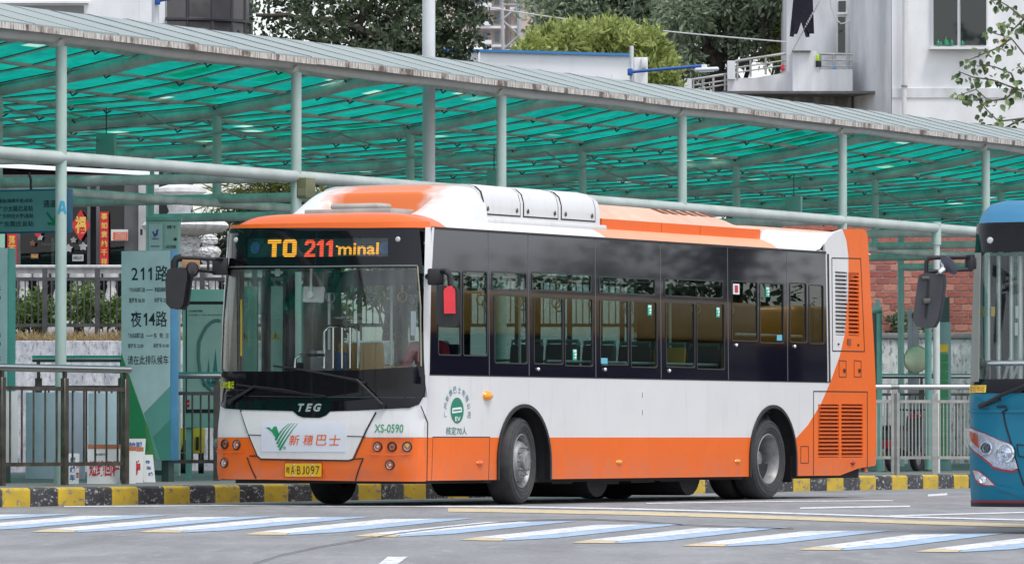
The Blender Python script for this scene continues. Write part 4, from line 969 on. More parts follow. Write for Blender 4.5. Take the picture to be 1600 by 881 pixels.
for u0, u1 in ((754, 813), (817, 872), (876, 930)):
    # side covers: thin raised doors with a dark gap and two latches
    def d_of(u):
        q = BI @ onp(u, 325, BM @ V((0, 1.03, 0)), LF); return -q.x
    a, b = d_of(u0), d_of(u1)
    g = MB(); P = podsec(1.03, .385)
    ins = [(a, .07), (b, .07)]
    def cov(i, j, e=.006):
        d = a + .02 + (b - a - .04) * i; t = j * 4.0; k = min(int(t), 3); f = t - k; q = [(1.03, .06), (1.03, .2), (1.00, .30), (.93, .357), (.80, .384)]
        y = q[k][0] + (q[k + 1][0] - q[k][0]) * f; z = q[k][1] + (q[k + 1][1] - q[k][1]) * f
        return V((-d, y + e, 3.115 + z + e * .6))
    g.grid(cov, 2, 8); dr = obj("service_door", g, WHITE, bus)
    for e0, e1, f0, f1 in ((a, a + .02, 0, 1), (b - .02, b, 0, 1)):
        g = MB(); g.grid(lambda i, j: cov((e0 + (e1 - e0) * i - a - .02) / (b - a - .04), j, .003), 1, 8); obj("door_gap", g, GAP, dr)
    g = MB(); g.box(-b, -a, 1.03, 1.034, 3.163, 3.178); obj("door_gap", g, GAP, dr)
    for d in (a + .1, b - .1):
        g = MB(); g.lathe([(0, .02), (.018, .016), (.02, 0)], (-d, 1.035, 3.225), (0, 1, 0), 10); g.tube([(-d, 1.05, 3.225), (-d + .01, 1.05, 3.255)], .007, 6); obj("latch", g, OLDSTEEL, dr)
# front end cap line of the pod
g = MB()
for k in range(10):
    pass
# orange battery pod behind it
PODTOP = mat("faded_skylit_orange_top", (.80, .47, .34), .5, var=.10, scale=2)  # painted paler for facing the sky, on top of its fading
def pod2(d):
    k = sstep(8.75, 7.7, d); return .02 + .295 * k, .40 * 1
g = MB(); SL = [4.66, 5.5, 6.3, 6.9, 7.5, 7.9, 8.1, 8.25, 8.4, 8.55, 8.68, 8.8]
for d in SL:
    h = .10 + .21 * (sstep(9.05, 8.05, d)); row = [(1.0, .095), (.9, .125), (.75, .095 + (h - .095) * .6), (.55, .095 + (h - .095) * .93), (.3, h), (0, h + .01)]
    row = row + [(-a, b) for a, b in reversed(row[:-1])]; n = len(row); g.v += [(-d, a, 3.11 + b) for a, b in row]
for i in range(len(SL) - 1): g.f += [(i * n + k, i * n + k + 1, (i + 1) * n + k + 1, (i + 1) * n + k) for k in range(n - 1)]
g.f += [tuple(range(n)), tuple(range((len(SL) - 1) * n, len(SL) * n))]
bp = obj("battery_pod", g, PODTOP, bus, "pale orange battery pod on the roof", ang=30)
for a, b in ((4.66, 6.16), (6.175, 7.17), (7.185, 8.8)):
    g = MB(); g.box(-b, -a, .97, 1.006, 3.075, 3.212); obj("pod_side_panel", g, ORANGE, bp); 
for k in range(6):
    d = 6.75 + k * .25; h = .10 + .21 * (sstep(9.05, 8.05, d))
    for y0, y1 in ((.56, .74), (.32, .54)):
        def pz(y): 
            row = [(0, h + .01), (.3, h), (.55, .095 + (h - .095) * .93), (.75, .095 + (h - .095) * .6), (.9, .125)]
            for (p, q), (r_, s_) in zip(row, row[1:]):
                if y <= r_: return 3.11 + q + (s_ - q) * (y - p) / (r_ - p)
            return 3.2
        def d2z(y, e): return pz(y) + e
        g = MB(); g.add([(-d, y0, pz(y0) + .006), (-d - .16, y0, pz(y0) + .004), (-d - .16, y1, pz(y1) + .004), (-d, y1, pz(y1) + .006)], [(0, 1, 2, 3)]); obj("vent_slot", g, mat("rust_brown_slot", (.16, .05, .02), .8, var=0) if k == 0 and y0 > .5 else bpy.data.materials["rust_brown_slot"], bp)
# rear roof fairing
RT = Sp([(1284, 383), (1290, 381), (1296, 372), (1305, 364), (1318, 358.5), (1357, 358.5)])
def topz(d):
    P = [(RT[0][0], 3.0)] + [(p[0], p[1] - .004) for p in RT[1:]]; return lerpz(d, P)
g = MB()
D0 = 8.78
def rr_(i, j):
    d = D0 + (BL - .10 - D0) * i; y = -.96 + 1.92 * j; e = 1 - (abs(y) / .96) ** 10
    return V((-d, y, 3.20 + .075 * e - .03 * sstep(.06, 0, i)))
g.grid(rr_, 24, 24); obj("rear_fairing", g, PODTOP, bus, "pale orange rear roof fairing", ang=60)
for sg in (1, -1):
    g = MB()
    def re_(i, j, sg=sg):
        d = D0 + (BL - .10 - D0) * i; ay = .95 + .295 * j; lo = 2.972 if d < RT[0][0] - .1 else max(2.972, topz(d)); k = sstep(.15, 1, j)
        z = 3.205 * (1 - k) + lo * k + .02 * sin(pi * min(1, j * 1.5)) * (1 - k); f = sstep(0, .07, i); return V((-d, sg * ay, z * f + (roofz(min(ay, 1.24)) - .004) * (1 - f)))
    g.grid(re_, 40, 10); obj("rear_roof_edge", g, WHITE, bus, "white rear roof edge", ang=60)
# hatch
g = MB(); g.box(-1.15, -.62, -.56, .52, 3.15, 3.205); h_ = obj("roof_hatch", g, mat("beige_hatch", (.44, .42, .39), .5, var=.1), bus, bevel=.012)
g = MB(); g.box(-1.05, -.75, -.32, .30, 3.205, 3.27); obj("hatch_cover", g, bpy.data.materials["beige_hatch"], h_, bevel=.035, seg=3)
g = MB(); g.tube([(-1.42 - .03 * k, .74 + .12 * sin(k * .7) , 3.2 + .1 * sin(k * .45)) for k in range(7)], .012, 6); obj("lifting_hook", g, BLACKPL, bus)

# ---- mirrors (px positions resolved at the mirrors' own depth)
def bpt(u, v, Y): return BI @ at(u, v, Y)
Ym = 65.5
g = MB(); g.tube([bpt(352, 405, 65.85), bpt(335, 405, Ym), bpt(300, 403, Ym), bpt(284, 402.5, Ym)], .020, 8); mr = obj("mirror", g, BLACKPL, bus, "black mirror on a long arm at the kerb side")
def mhouse(px, Y, dep, par, m, nm, bev=.03, dx=.06):
    g = MB(True); P = [at(u, v, Y) for u, v in px]; n = len(P); off = V((.1, -dep, 0))
    g.v = [tuple(p) for p in P] + [tuple(p + V((dx, dep, 0))) for p in P]; g.f = [tuple(range(n)), tuple(reversed(range(n, 2 * n)))] + [(k, (k + 1) % n, n + (k + 1) % n, n + k) for k in range(n)]
    return obj(nm, g, m, par, bevel=bev, seg=3)
mhouse([(264, 424), (270, 421), (290, 424), (288, 440), (283, 474), (278, 480.5), (268, 479), (262.5, 473), (261.5, 440)], Ym - .08, .16, mr, BLACKPL, "mirror_housing", .025)
g = MB(); g.tube([bpt(284, 402.5, Ym), bpt(276, 404, Ym), bpt(272.5, 410, Ym), bpt(272, 423, Ym)], .042, 10); obj("mirror_arm", g, BLACKPL, mr)
g = MB(); g.tube([bpt(342, 426.5, 65.8), bpt(300, 421, Ym), bpt(280, 419, Ym)], .017, 8); g.tube([bpt(325.5, 405, Ym), bpt(325, 425, Ym)], .015, 8); obj("mirror_arm", g, BLACKPL, mr)
g = MB(True); g.obox(at(344, 416, 65.8), (.085, 0, 0), (0, .06, 0), (0, 0, .095)); obj("mirror_bracket", g, BLACKPL, mr, bevel=.015)
g = MB(); c = bpt(300.5, 421, Ym - .05); g.lathe([(0, .03), (.05, .028), (.066, .012), (.068, 0), (0, -.004)], (0, 0, 0), (.75, .62, .2), 20); g.v = [(c.x + x * 1.05, c.y + y * 1.05, c.z + z * 1.25) for x, y, z in g.v]; obj("round_mirror", g, BLACKPL, mr)
Yr = 64.35
g = MB(); g.tube([bpt(668, 432, 64.75), bpt(690, 424, Yr + .1), bpt(698, 424, Yr), bpt(703, 430, Yr), bpt(704, 447, Yr)], .032, 10); m2_ = obj("mirror", g, BLACKPL, bus, "black driver side mirror with a red cover")
g = MB(True); g.obox(at(681, 432.5, Yr + .15), (.088, 0, 0), (0, .08, 0), (0, 0, .088)); obj("mirror_bracket", g, BLACKPL, m2_, bevel=.02)
mhouse([(687, 449), (709, 449), (712.5, 453), (714, 500), (711, 509), (687, 508), (684, 500), (684.5, 454)], Yr - .05, .14, m2_, BLACKPL, "mirror_housing", .025, .02)
mhouse([(694.5, 455), (696, 451), (699, 450.5), (699.5, 448), (706, 448), (706.5, 450.5), (709, 452), (710, 456), (710.5, 488.5), (695, 488.5)], Yr - .09, .06, m2_, REDPL, "mirror_cover", .015, 0)

# ---- interior
FLOOR = mat("grey_bus_floor", (.10, .10, .105), .7, var=.2); CEIL = mat("grey_bus_lining", (.35, .36, .36), .6, var=.05)
SEATY = mat("yellow_seat", (.62, .34, .03), .45, var=.05); SEATG = mat("grey_seat_shell", (.12, .14, .16), .5, var=.05)
g = MB(); g.box(-BL + .3, .02, -.69, .69, .40, .43)
for x0, x1 in ((-1.55, .02), (-7.85, -2.95)):
    for y0, y1 in ((-1.2, -.69), (.69, 1.2)): g.box(x0, x1, y0, y1, .40, .43)
obj("floor", g, FLOOR, bus)
g = MB(); g.box(-BL + .3, -.25, -1.18, 1.18, 2.985, 3.0); obj("ceiling_lining", g, CEIL, bus)
g = MB(); g.box(-BL + .4, -9.9, -1.2, 1.2, .43, 2.95); obj("engine_bulkhead", g, DARK, bus)
g = MB(); g.box(-.55, -.02, -1.1, 1.2, .95, 1.22); g.box(-.62, -.25, .3, 1.15, 1.2, 1.30); obj("dashboard", g, DARK, bus, bevel=.05)
g = MB()
for x0, x1 in ((-7.85, -2.95), (-10, -9.3)): g.box(x0, x1, .62, 1.16, .43, .62)
obj("seat_plinth", g, DARK, bus)
smb = MB(); smb.box(-.24, .22, -.21, .21, .40, .47); seat_me = meshof("seat", smb, SEATY, bevel=.03)
seat_dk = meshof("seat", smb, mat("dark_teal_seat", (.03, .05, .055), .5, var=.1), bevel=.03)
bmb = MB(); bmb.obox((-.25, 0, .80), (.03, 0, 0), (0, .21, 0), (-.05, 0, .36)); back_me = meshof("seat_back", bmb, SEATY, bevel=.03)
back_dk = meshof("seat_back", bmb, bpy.data.materials["dark_teal_seat"], bevel=.03)
hmb = MB(); hmb.tube([(-.27, -.19, 1.0), (-.30, -.19, 1.2), (-.30, .19, 1.2), (-.27, .19, 1.0)], .016, 8); hnd_me = meshof("grab_handle", hmb, mat("green_grab_handle", (.05, .35, .25), .4, var=0))
lmb = MB(); lmb.box(-.1, .1, -.15, .15, 0, .4); leg_me = meshof("seat_base", lmb, SEATG)
for x in (-3.6, -4.5, -5.4, -6.3, -7.2, -8.1, -9.0, -9.6):
    for y in (.9, .45, -.9):
        z = .62 if (y > 0) else .43
        if x > -5 and y < 0: continue
        yl = x in (-6.3, -8.1) and y > 0; s_ = inst("seat", seat_me if yl else seat_dk, bus, (x, y, z)); inst("seat_back", back_me if yl else back_dk, s_); inst("grab_handle", hnd_me, s_); inst("seat_base", leg_me, s_)
for y in (-.95, -.5):
    s_ = inst("seat", seat_me, bus, (-2.2, y, .62), (0, 0, pi)); inst("seat_back", back_me, s_); inst("seat_base", leg_me, s_)
POLE = mat("pale_handrail", (.62, .66, .66), .3, metal=.4, var=0)
for pts in ([(-3.15, .75, .6), (-3.15, .75, 2.95)], [(-5.1, .75, .6), (-5.1, .75, 2.95)], [(-6.9, .75, .6), (-6.9, .75, 2.95)], [(-2.1, -.3, .45), (-2.1, -.3, 2.95)], [(-1.5, -.75, .45), (-1.5, -.75, 2.9)],
            [(-3.1, 1.12, 1.58), (-4.3, 1.12, 1.58)], [(-4.55, 1.12, 1.58), (-5.75, 1.12, 1.58)], [(-6.0, 1.12, 1.58), (-7.4, 1.12, 1.58)], [(-7.9, 1.12, 1.95), (-9.7, 1.12, 1.95)], [(-2.4, .45, 2.55), (-9.6, .45, 2.55)], [(-2.4, -.45, 2.55), (-9.6, -.45, 2.55)]):
    g = MB(); g.tube(pts, .018, 8); obj("handrail", g, POLE, bus)
# barrier behind the entrance, seen through the windscreen
A, B = bpt(507, 575, 66.4), bpt(560, 575, 66.4); T = bpt(507, 510, 66.4).z
g = MB(); g.tube([A, V((A.x, A.y, T - .06)), V((A.x, A.y, T)).lerp(V((B.x, B.y, T)), .12), V((A.x, A.y, T)).lerp(V((B.x, B.y, T)), .88), V((B.x, B.y, T - .06)), B], .020, 8); br = obj("entrance_barrier", g, CHROME, bus)
for f in (.26, .52, .76):
    g = MB(); p = A.lerp(B, f); g.tube([p, V((p.x, p.y, T))], .017, 8); obj("barrier_bar", g, CHROME, br)
g = MB(); g.tube([bpt(461, 575, 66.3), bpt(462, 560, 66.3), bpt(470, 554.5, 66.3), bpt(506, 554.5, 66.3)], .018, 8); obj("barrier_rail", g, CHROME, br)
g = MB(True); g.obox(at(500, 553, 66.5), (.03, 0, 0), (0, .04, 0), (0, 0, .035)); obj("ticket_bracket", g, PAPER, br)
g = MB(True); g.obox(at(503, 566, 67.0), (.13, 0, 0), (0, .12, 0), (0, 0, .14)); obj("fare_box", g, mat("grey_fare_box", (.20, .23, .25), .4, var=0), bus, bevel=.02)
g = MB(True); g.obox(at(533, 566, 67.2), (.065, 0, 0), (0, .08, 0), (0, 0, .11)); obj("bin", g, mat("blue_bin", (.02, .14, .42), .4, var=0), bus, bevel=.01)
g = MB(); g.box(-1.62, -.28, -1.19, -.66, 2.56, 2.93); obj("door_gear_cover", g, DARK, bus, bevel=.02)
g = MB(); g.box(-.30, -.05, -1.1, 1.1, 2.70, 2.93); obj("header_lining", g, DARK, bus)
g = MB(); g.box(-.30, -.16, -1.235, -1.13, 1.2, 2.9); obj("inner_pillar", g, mat("beige_inner_pillar", (.34, .32, .28), .5, var=.08), bus)
g = MB(); g.box(-.62, -.50, -.25, .02, 2.30, 2.52); obj("monitor", g, BLACKPL, bus, bevel=.015)
for x in (-1.0, -1.9, -2.8, -3.7, -4.6, -5.5, -6.4, -7.3, -8.2, -9.1):
    for y in (-.45, .45):
        g = MB(); g.tube([(x, y, 2.55), (x, y, 2.32)], .010, 6); g.lathe([(.055, .008), (.063, 0), (.055, -.008), (.047, 0)], (x, y, 2.26), (1, 0, 0), 14, closed=True); obj("strap_handle", g, YELPAINT if y > 0 else POLE, bus)
# front door leaf, cab partition, blind, interior mirror
for x0, x1 in ((-.34, -.90), (-.97, -1.50)):
    g = MB()
    for q in (x0, x1): g.box(q - .03, q + .03, -1.235, -1.20, .5, 2.72)
    g.box(x1, x0, -1.235, -1.20, .46, .54); g.box(x1, x0, -1.235, -1.20, 2.62, 2.72); obj("door_frame", g, BLACKPL, bus)
g = MB(); g.box(-1.95, -1.75, -1.22, -.85, .45, 2.9); obj("door_pillar", g, mat("brown_grey_pillar", (.22, .20, .17), .6, var=.05), bus)
g = MB(); g.box(-1.66, -1.62, .1, 1.15, .45, 1.5); g.box(-1.66, -1.62, .1, .16, 1.5, 2.9); g.box(-1.66, -1.62, .1, 1.15, 2.3, 2.36); cp = obj("cab_partition", g, mat("dark_grey_partition", (.09, .095, .10), .5, var=0), bus)
a, b = Ff(517, 446), Ff(648, 421); g = MB(); g.box(-.16, -.13, a[0], b[0], a[1], b[1]); obj("sun_blind", g, mat("dark_blue_blind", (.028, .03, .04), .6, var=.1), bus)
g = MB(True); g.obox(at(490, 460, 65.6), (.118, 0, -.004), (0, .02, 0), (.006, 0, .088)); im = obj("interior_mirror", g, mat("grey_mirror_back", (.55, .56, .56), .45, var=0), bus, bevel=.02)
g = MB(); g.tube([bpt(486, 420, 65.55), bpt(486, 458, 65.55)], .014, 8); g.lathe([(0, .04), (.04, .03), (.045, 0)], bpt(486, 460, 65.57), (1, 0, 0), 12); obj("mirror_stem", g, PAPER, im)
g = MB(True); g.obox(at(434, 426, 65.8), (.03, 0, 0), (0, .04, 0), (0, 0, .04)); obj("camera", g, PAPER, bus, bevel=.015)
g = MB(True); g.obox(at(646, 505, 64.95), (.028, 0, 0), (0, .006, 0), (0, 0, .13)); obj("notice_card", g, mat("pale_card", (.50, .56, .62), .5, var=0), bus)
g = MB(); g.tube([bpt(373, 424, 65.9), bpt(374, 580, 65.9)], .024, 8); po = obj("handrail", g, mat("dark_handrail", (.03, .03, .03), .4, var=0), bus)
g = MB(); g.tube([bpt(377, 468, 65.85), bpt(377, 556, 65.85)], .012, 8); obj("grip_tape", g, YELPAINT, po)
g = MB(); g.lathe([(.21, .0), (.225, .012), (.24, 0), (.225, -.012)], (-.62, .62, 1.36), (.35, 0, .94), 28, closed=True); stw = obj("steering_wheel", g, BLACKPL, bus)
g = MB(); g.tube([(-.62, .62, 1.36), (-.48, .62, 1.0)], .04, 10); g.tube([(-.62, .40, 1.36), (-.62, .84, 1.36)], .018, 8); obj("steering_column", g, BLACKPL, stw)
g = MB(); g.box(-1.6, -1.1, .38, .86, 1.0, 1.1); g.box(-1.62, -1.52, .38, .86, 1.05, 1.75); obj("driver_seat", g, mat("dark_blue_seat", (.012, .02, .06), .7, var=.05), bus, bevel=.04)
# ================================================================== signs, railings and other things on the platform
def Kt(u, s):
    r = (u - 800) / FPX; b = KO + NX * s; return (r * b.y - b.x) / (UX.x - r * UX.y)
def Kw(t, s, z=PZ): return KO + UX * t + NX * s + V((0, 0, z))
BR = radians(-28)
def board_frame(u0, u1, Y):     # world centre and half width of a board turned towards the lane
    a, b = at(u0, 683, Y), at(u1, 683, Y); return (a + b) / 2, (b.x - a.x) / 2 / cos(BR)
def queue_sign(u0, u1, vtop, vbot, Y, label, edge, th=.19):
    c, hw = board_frame(u0, u1, Y); zt, zb = at(u0, vtop, Y).z - PZ, at(u0, vbot, Y).z - PZ
    t = thing("queue_sign", label, "sign", (c.x, c.y, PZ), BR, "queue signs on the platform")
    g = MB(); g.box(-hw, hw, .004, th, zb, zt); obj("cabinet", g, edge, t, bevel=.006)
    g = MB(); g.box(-hw, hw - .012, -.002, .004, zb + .004, zt - .004); fc = obj("face", g, PALETEAL, t)
    for x in (-hw + .1, hw - .1):
        g = MB(); g.box(x - .05, x + .05, .03, th - .03, 0, zb); obj("leg", g, mat("dark_green_leg", (.03, .07, .06), .5, var=.1) if x < 0 else bpy.data.materials["dark_green_leg"], t)
    g = MB(); g.box(-hw + .1, hw - .1, .05, th - .05, .08, .14); obj("leg_rail", g, bpy.data.materials["dark_green_leg"], t)
    return t, fc, hw, zb, zt
t, fc, hw, zb, zt = queue_sign(188, 268, 391.5, 719, 75, "tall pale teal queue sign for routes 211 and 夜14 left of the orange bus", BLUE)
def px_on(u, v, u0=188, u1=268, vt=391.5, vb=719): return (-hw + 2 * hw * (u - u0) / (u1 - u0), zt - (zt - zb) * (v - vt) / (vb - vt))
def bm2(a, b, off): return V((a, -.002 - off, b))
def st(s_, u0, v0, u1, v1, m=INK, bold=0.0, shear=0.0):
    a, b = px_on(u0, v1), px_on(u1, v0); text(s_, fc, bm2, a[0], b[0], a[1], b[1], m, .003, bold, shear)
for ch, u0, u1 in (("2", 204.5, 215), ("1", 219.5, 225.2), ("1", 231.8, 237.5), ("路", 243, 264)): st(ch, u0, 418 if ch != "路" else 415, u1, 437.5 if ch != "路" else 440, bold=.008)
st("广州火车站草暖公园", 200.5, 449, 226, 456.5, bold=.014); st("南浦岛锦绣半岛", 242, 449, 266, 456.5, bold=.014)
st("首班车 06:30", 200.5, 465, 226, 473, bold=.014); st("末班车 22:30", 241.5, 465, 266, 473, bold=.014)
for ch, u0, u1 in (("夜", 203.5, 221), ("1", 224.5, 230), ("4", 232.5, 243), ("路", 244, 262)): st(ch, u0, 489 if ch in "14" else 486, u1, 508.5 if ch in "14" else 511, bold=.008)
st("广州火车站草暖公园", 199, 520, 224, 528.5, bold=.014); st("东", 240.5, 520.5, 246, 528.5, bold=.004); st("莞", 250, 520.5, 255.5, 528.5, bold=.004); st("庄", 260, 520.5, 265.5, 528.5, bold=.004)
st("首班车 22:00", 199, 536.5, 224, 543.5, bold=.014); st("末班车 01:00", 240, 536.5, 265, 543.5, bold=.014)
st("请在此排队候车", 198.5, 555, 264.5, 569.5, bold=.006)
for v in (453, 524.5):
    u0 = 228.5; g = MB(); g.panel([px_on(u0, v - .4), px_on(u0 + 9, v - .4), px_on(u0 + 6.5, v - 1.6), px_on(u0 + 11.5, v), px_on(u0 + 9, v + .5), px_on(u0, v + .5)], bm2, .003, 0); obj("arrow", g, INK, fc)
def art(pts, m, off):
    g = MB(); g.panel([px_on(*p) for p in pts], bm2, off, .001); obj("printed_shape", g, m, fc)
LG1 = mat("light_green_print", (.20, .50, .43), .4, var=.03); GR1 = mat("green_print", (.04, .36, .14), .4, var=.05); GR2 = mat("mid_green_print", (.11, .38, .30), .4, var=.04); YG = mat("yellow_green_print", (.13, .42, .14), .4, var=.05)
art([(267.5, 603), (225, 645), (245, 718), (267.5, 718)], LG1, .002); art([(267.5, 655), (240, 682), (252, 718), (267.5, 718)], GR2, .0035)
art([(188, 550), (232, 668), (245, 718), (188.5, 718)], YG, .005); art([(188, 550), (226, 655), (232, 700), (222, 718), (188.5, 718)], GR1, .0065)
t2, fc2, hw2, zb2, zt2 = queue_sign(-66, 14, 388, 700, 73, "pale teal queue sign with a green edge at the left border of the photo", mat("sea_green_edge", (.05, .36, .30), .4, var=.06), .17)
for ch, v0, v1, m in (("北", 446, 454, INK), ("30", 462, 469, INK), ("站", 519, 527, INK), ("00", 534, 541, INK), ("车", 556, 565, INK)):
    z1, z0 = zt2 - (zt2 - zb2) * (v0 - 388) / 312, zt2 - (zt2 - zb2) * (v1 - 388) / 312
    text(ch, fc2, bm2, hw2 - .17, hw2 - .10, z0, z1, m, .003, .01)
g = MB(); g.panel([(hw2 - .22, zb2 + .01), (hw2 - .014, zb2 + .01), (hw2 - .014, zb2 + .62)], bm2, .002, .001); obj("printed_shape", g, GR1, fc2)
# hanging direction sign
c, hwh = board_frame(-110, 108.5, 73); z0, z1 = at(100, 365, 73).z, at(100, 297, 73).z
hsn = thing("hanging_sign", "teal hanging direction sign with four rows of terminus names and a green arrow", "sign", (c.x, c.y, z0), BR)
HT = mat("deep_teal_sign_face", (.13, .32, .33), .4, var=.04)
g = MB(); g.box(-hwh, hwh, .004, .13, 0, z1 - z0); obj("cabinet", g, mat("navy_teal_edge", (.01, .13, .25), .4, var=.05), hsn, bevel=.006)
g = MB(); g.box(-hwh, hwh - .02, -.002, .004, .02, z1 - z0 - .02); fh = obj("face", g, HT, hsn)
def ph(u, v): return (hwh - 2 * hwh * (108.5 - u) / 218.5, (z1 - z0) * (365 - v) / 68)
def hst(s_, u0, v0, u1, v1, m=INK, bold=.016):
    a, b = ph(u0, v1), ph(u1, v0); text(s_, fh, bm2, a[0], b[0], a[1], b[1], m, .003, bold)
hst("往南浦岛(锦绣半岛)总站", -17, 311, 53, 318.5); hst("往沙太路北总站", -4, 322, 53.5, 331); hst("往南沙(广东财经大学)总站", -26, 334.5, 54, 342.5); hst("往东莞庄总站", -4, 346, 54.5, 355); hst("通道", 70, 314, 91, 326)
g = MB(); g.panel([ph(*p) for p in ((76.5, 332), (74.5, 334.5), (85, 349), (76.5, 348.5), (77.5, 353), (92, 354), (92, 340), (88, 338), (87.5, 345))], bm2, .003, .001); obj("arrow", g, mat("arrow_green", (.005, .20, .08), .5, var=0), fh)
for x in (hwh - .55, -.3):
    g = MB(); g.tube([(x, .06, z1 - z0), (x, .06, z1 - z0 + .12), (x - .03, .06, z1 - z0 + .2)], .018, 6); obj("hanger", g, BLACKPL, hsn)

# ---- railings: hand rail, rails, posts and bars each a part
def railing(p0, p1, label, nbay, nbar, ztop=1.33, zsec=1.10, zlow=.24, mats=(STEEL, OLDSTEEL), rt=.044, ends=True, group="steel railings on the platform", base=PZ, barr=.013, cat="railing"):
    p0, p1 = V(p0), V(p1); d = p1 - p0; L = d.length; a = atan2(d.y, d.x)
    t = thing("railing", label, cat, (p0.x, p0.y, base), a, group)
    g = MB(); g.tube([(-.08, 0, ztop), (L / 2, 0, ztop), (L + .08, 0, ztop)], rt, 12); obj("handrail", g, mats[0], t)
    w_ = L / nbay
    pm = MB(); pm.box(-.045, .045, -.03, .03, 0, zsec + .12); pm.box(-.022, .022, -.022, .022, zsec + .12, ztop - .02); pme = meshof("post", pm, mats[1], bevel=.004, seg=1)
    bmm = MB(); bmm.tube([(0, 0, zlow), (0, 0, zsec)], barr, 7); bme = meshof("bar", bmm, mats[1])
    for k in range(nbay + 1): inst("post", pme, t, (k * w_, 0, 0))
    for k in range(nbay):
        for z in (zsec, zlow):
            g = MB(); g.box(k * w_ + .047, (k + 1) * w_ - .047, -.018, .018, z - .022, z + .022); obj("rail", g, mats[1], t)
        for j in range(nbar): inst("bar", bme, t, (k * w_ + .05 + (w_ - .1) * (j + .5) / nbar, 0, 0))
    return t
OLD2 = mat("brown_weathered_steel", (.23, .215, .19), .35, metal=.75, var=.2, scale=4, col2=(.10, .085, .065))
tA = Kt(196, -.3); dT = (Kt(196, -.3) - Kt(128, -.3)); dU = Kt(128, -.3) - Kt(27, -.3)
railing(Kw(tA - 5.2 * 1.33, -.3), Kw(tA, -.3), "weathered steel railing in front of the first column, with a bright hand rail", 5, 5, mats=(STEEL, OLD2))
railing(at(60, 683, 79.5), at(190, 683, 79.5), "second steel railing standing behind the front left railing", 1, 6, ztop=1.57, zsec=1.2, mats=(STEEL, OLDSTEEL))
railing(at(262, 683, 77), at(339, 683, 77), "steel railing between the tall queue sign and the orange bus", 1, 5, mats=(STEEL, OLDSTEEL))
tB = [Kt(u, 1.2) for u in (1345, 1520)]
railing(at(1330, 683, 89), at(1397, 683, 89), "short run of steel railing right behind the orange bus tail", 1, 9, ztop=1.28, zsec=1.07, zlow=.25, barr=.011, rt=.04, mats=(STEEL, RAILSTEEL))
railing(at(1401, 683, 89), at(1580, 683, 89), "long steel railing left of the blue bus front", 3, 9, ztop=1.28, zsec=1.07, zlow=.25, barr=.011, rt=.04, mats=(STEEL, RAILSTEEL))
railing(at(1350, 683, 100), at(1530, 683, 100), "rear steel railing in front of the stained wall, partly hidden", 2, 9, ztop=1.55, zsec=1.25, barr=.011, rt=.04)
# ---- pale panels behind the front railing
def flat_board(u0, v0, u1, v1, Y, label, m, name="display_board", cat="board", group=None, dep=.05, rot=0):
    a, b = at(u0, v1, Y), at(u1, v0, Y); z_ = max(PZ, a.z)
    t = thing(name, label, cat, ((a.x + b.x) / 2, Y, z_), rot, group); hw = (b.x - a.x) / 2 / cos(rot)
    g = MB(); g.box(-hw, hw, 0, dep, 0, b.z - z_); obj("panel", g, m, t, bevel=.006); return t, hw, b.z - z_
PB1 = mat("pale_blue_panel", (.44, .60, .66), .4, var=.05); PB2 = mat("lilac_blue_panel", (.50, .58, .68), .4, var=.04)
for u0, v0, u1, v1, Y, l_, m in ((4, 611, 27, 724, 71.5, "white board at the far left behind the railing", PAPER), (40, 613, 86, 748, 74, "pale blue board left of the first column", PB1),
                             (97, 613, 133, 748, 74, "lilac board just right of the first column", PB2), (138, 614, 183, 748, 73.5, "pale blue board nearest the tall queue sign", PB1)):
    flat_board(u0, v0, u1, v1, Y, l_, m, group="boards standing behind the front railing")
def lean_board(u0, v0, u1, v1, Y, label, tilt, words=(), orange=False, rot=0, back=.12):
    a, b = at(u0, v1, Y), at(u1, v0, Y); h = b.z - PZ; hw = (b.x - a.x) / 2
    t = thing("route_board", label, "board", ((a.x + b.x) / 2, Y, PZ), rot, "loose route boards stood on the kerb edge")
    def lm(x, z, off): return V((x + tilt * z, back * z / h - off, z))
    g = MB(); g.panel([(-hw, .005), (hw, .005), (hw, h), (-hw, h)], lm, 0, .02); obj("panel", g, PAPER, t)
    if orange: g = MB(); g.panel([(-hw, h - .05), (hw, h - .05), (hw, h), (-hw, h)], lm, .003, .002); obj("edge_strip", g, mat("orange_brown_strip", (.42, .13, .05), .5, var=0) if "orange_brown_strip" not in bpy.data.materials else bpy.data.materials["orange_brown_strip"], t)
    for s_, x0, x1, y0, y1, m, bd in words: text(s_, t, lm, -hw + 2 * hw * x0, -hw + 2 * hw * x1, h * y0, h * y1, m, .004, bd)
    return t
lean_board(136, 694, 187, 757, 70.9, "white route board with big red words 短线回程 behind the railing", 0, [("短线回程", .06, .99, .20, .60, INKRED, .03), ("本线路车辆", .25, .62, .72, .78, INK, .01)], True)
lean_board(106, 708, 123, 757, 70.7, "narrow white board with blue words 短线车 beside the first column", 0, [("短", .15, .65, .66, .88, INKBLUE, .03), ("线", .15, .65, .38, .60, INKBLUE, .03), ("车", .15, .65, .12, .33, INKBLUE, .03), ("开", .72, 1., .50, .64, INKRED, .02), ("至", .72, 1., .22, .38, INKRED, .02)])
lean_board(196, 685, 224, 757, 73.2, "tallest white route board of the stack, blue writing at its top", .04, [("始湖", .08, .80, .80, .93, INKBLUE, .03)])
lean_board(208, 698, 223.5, 757, 72.6, "white route board with an orange strip and a red character, leaning in the stack", 0, [("醇", .05, .75, .22, .64, INKRED, .04)], True)
lean_board(225, 710, 243, 757, 73.4, "small leaning white board with a column of blue writing at the right of the stack", -.12, [("乘", .3, .7, .68, .80, INKBLUE, .03), ("车", .35, .75, .46, .6, INKBLUE, .03), ("线", .45, .85, .24, .38, INKBLUE, .03)])
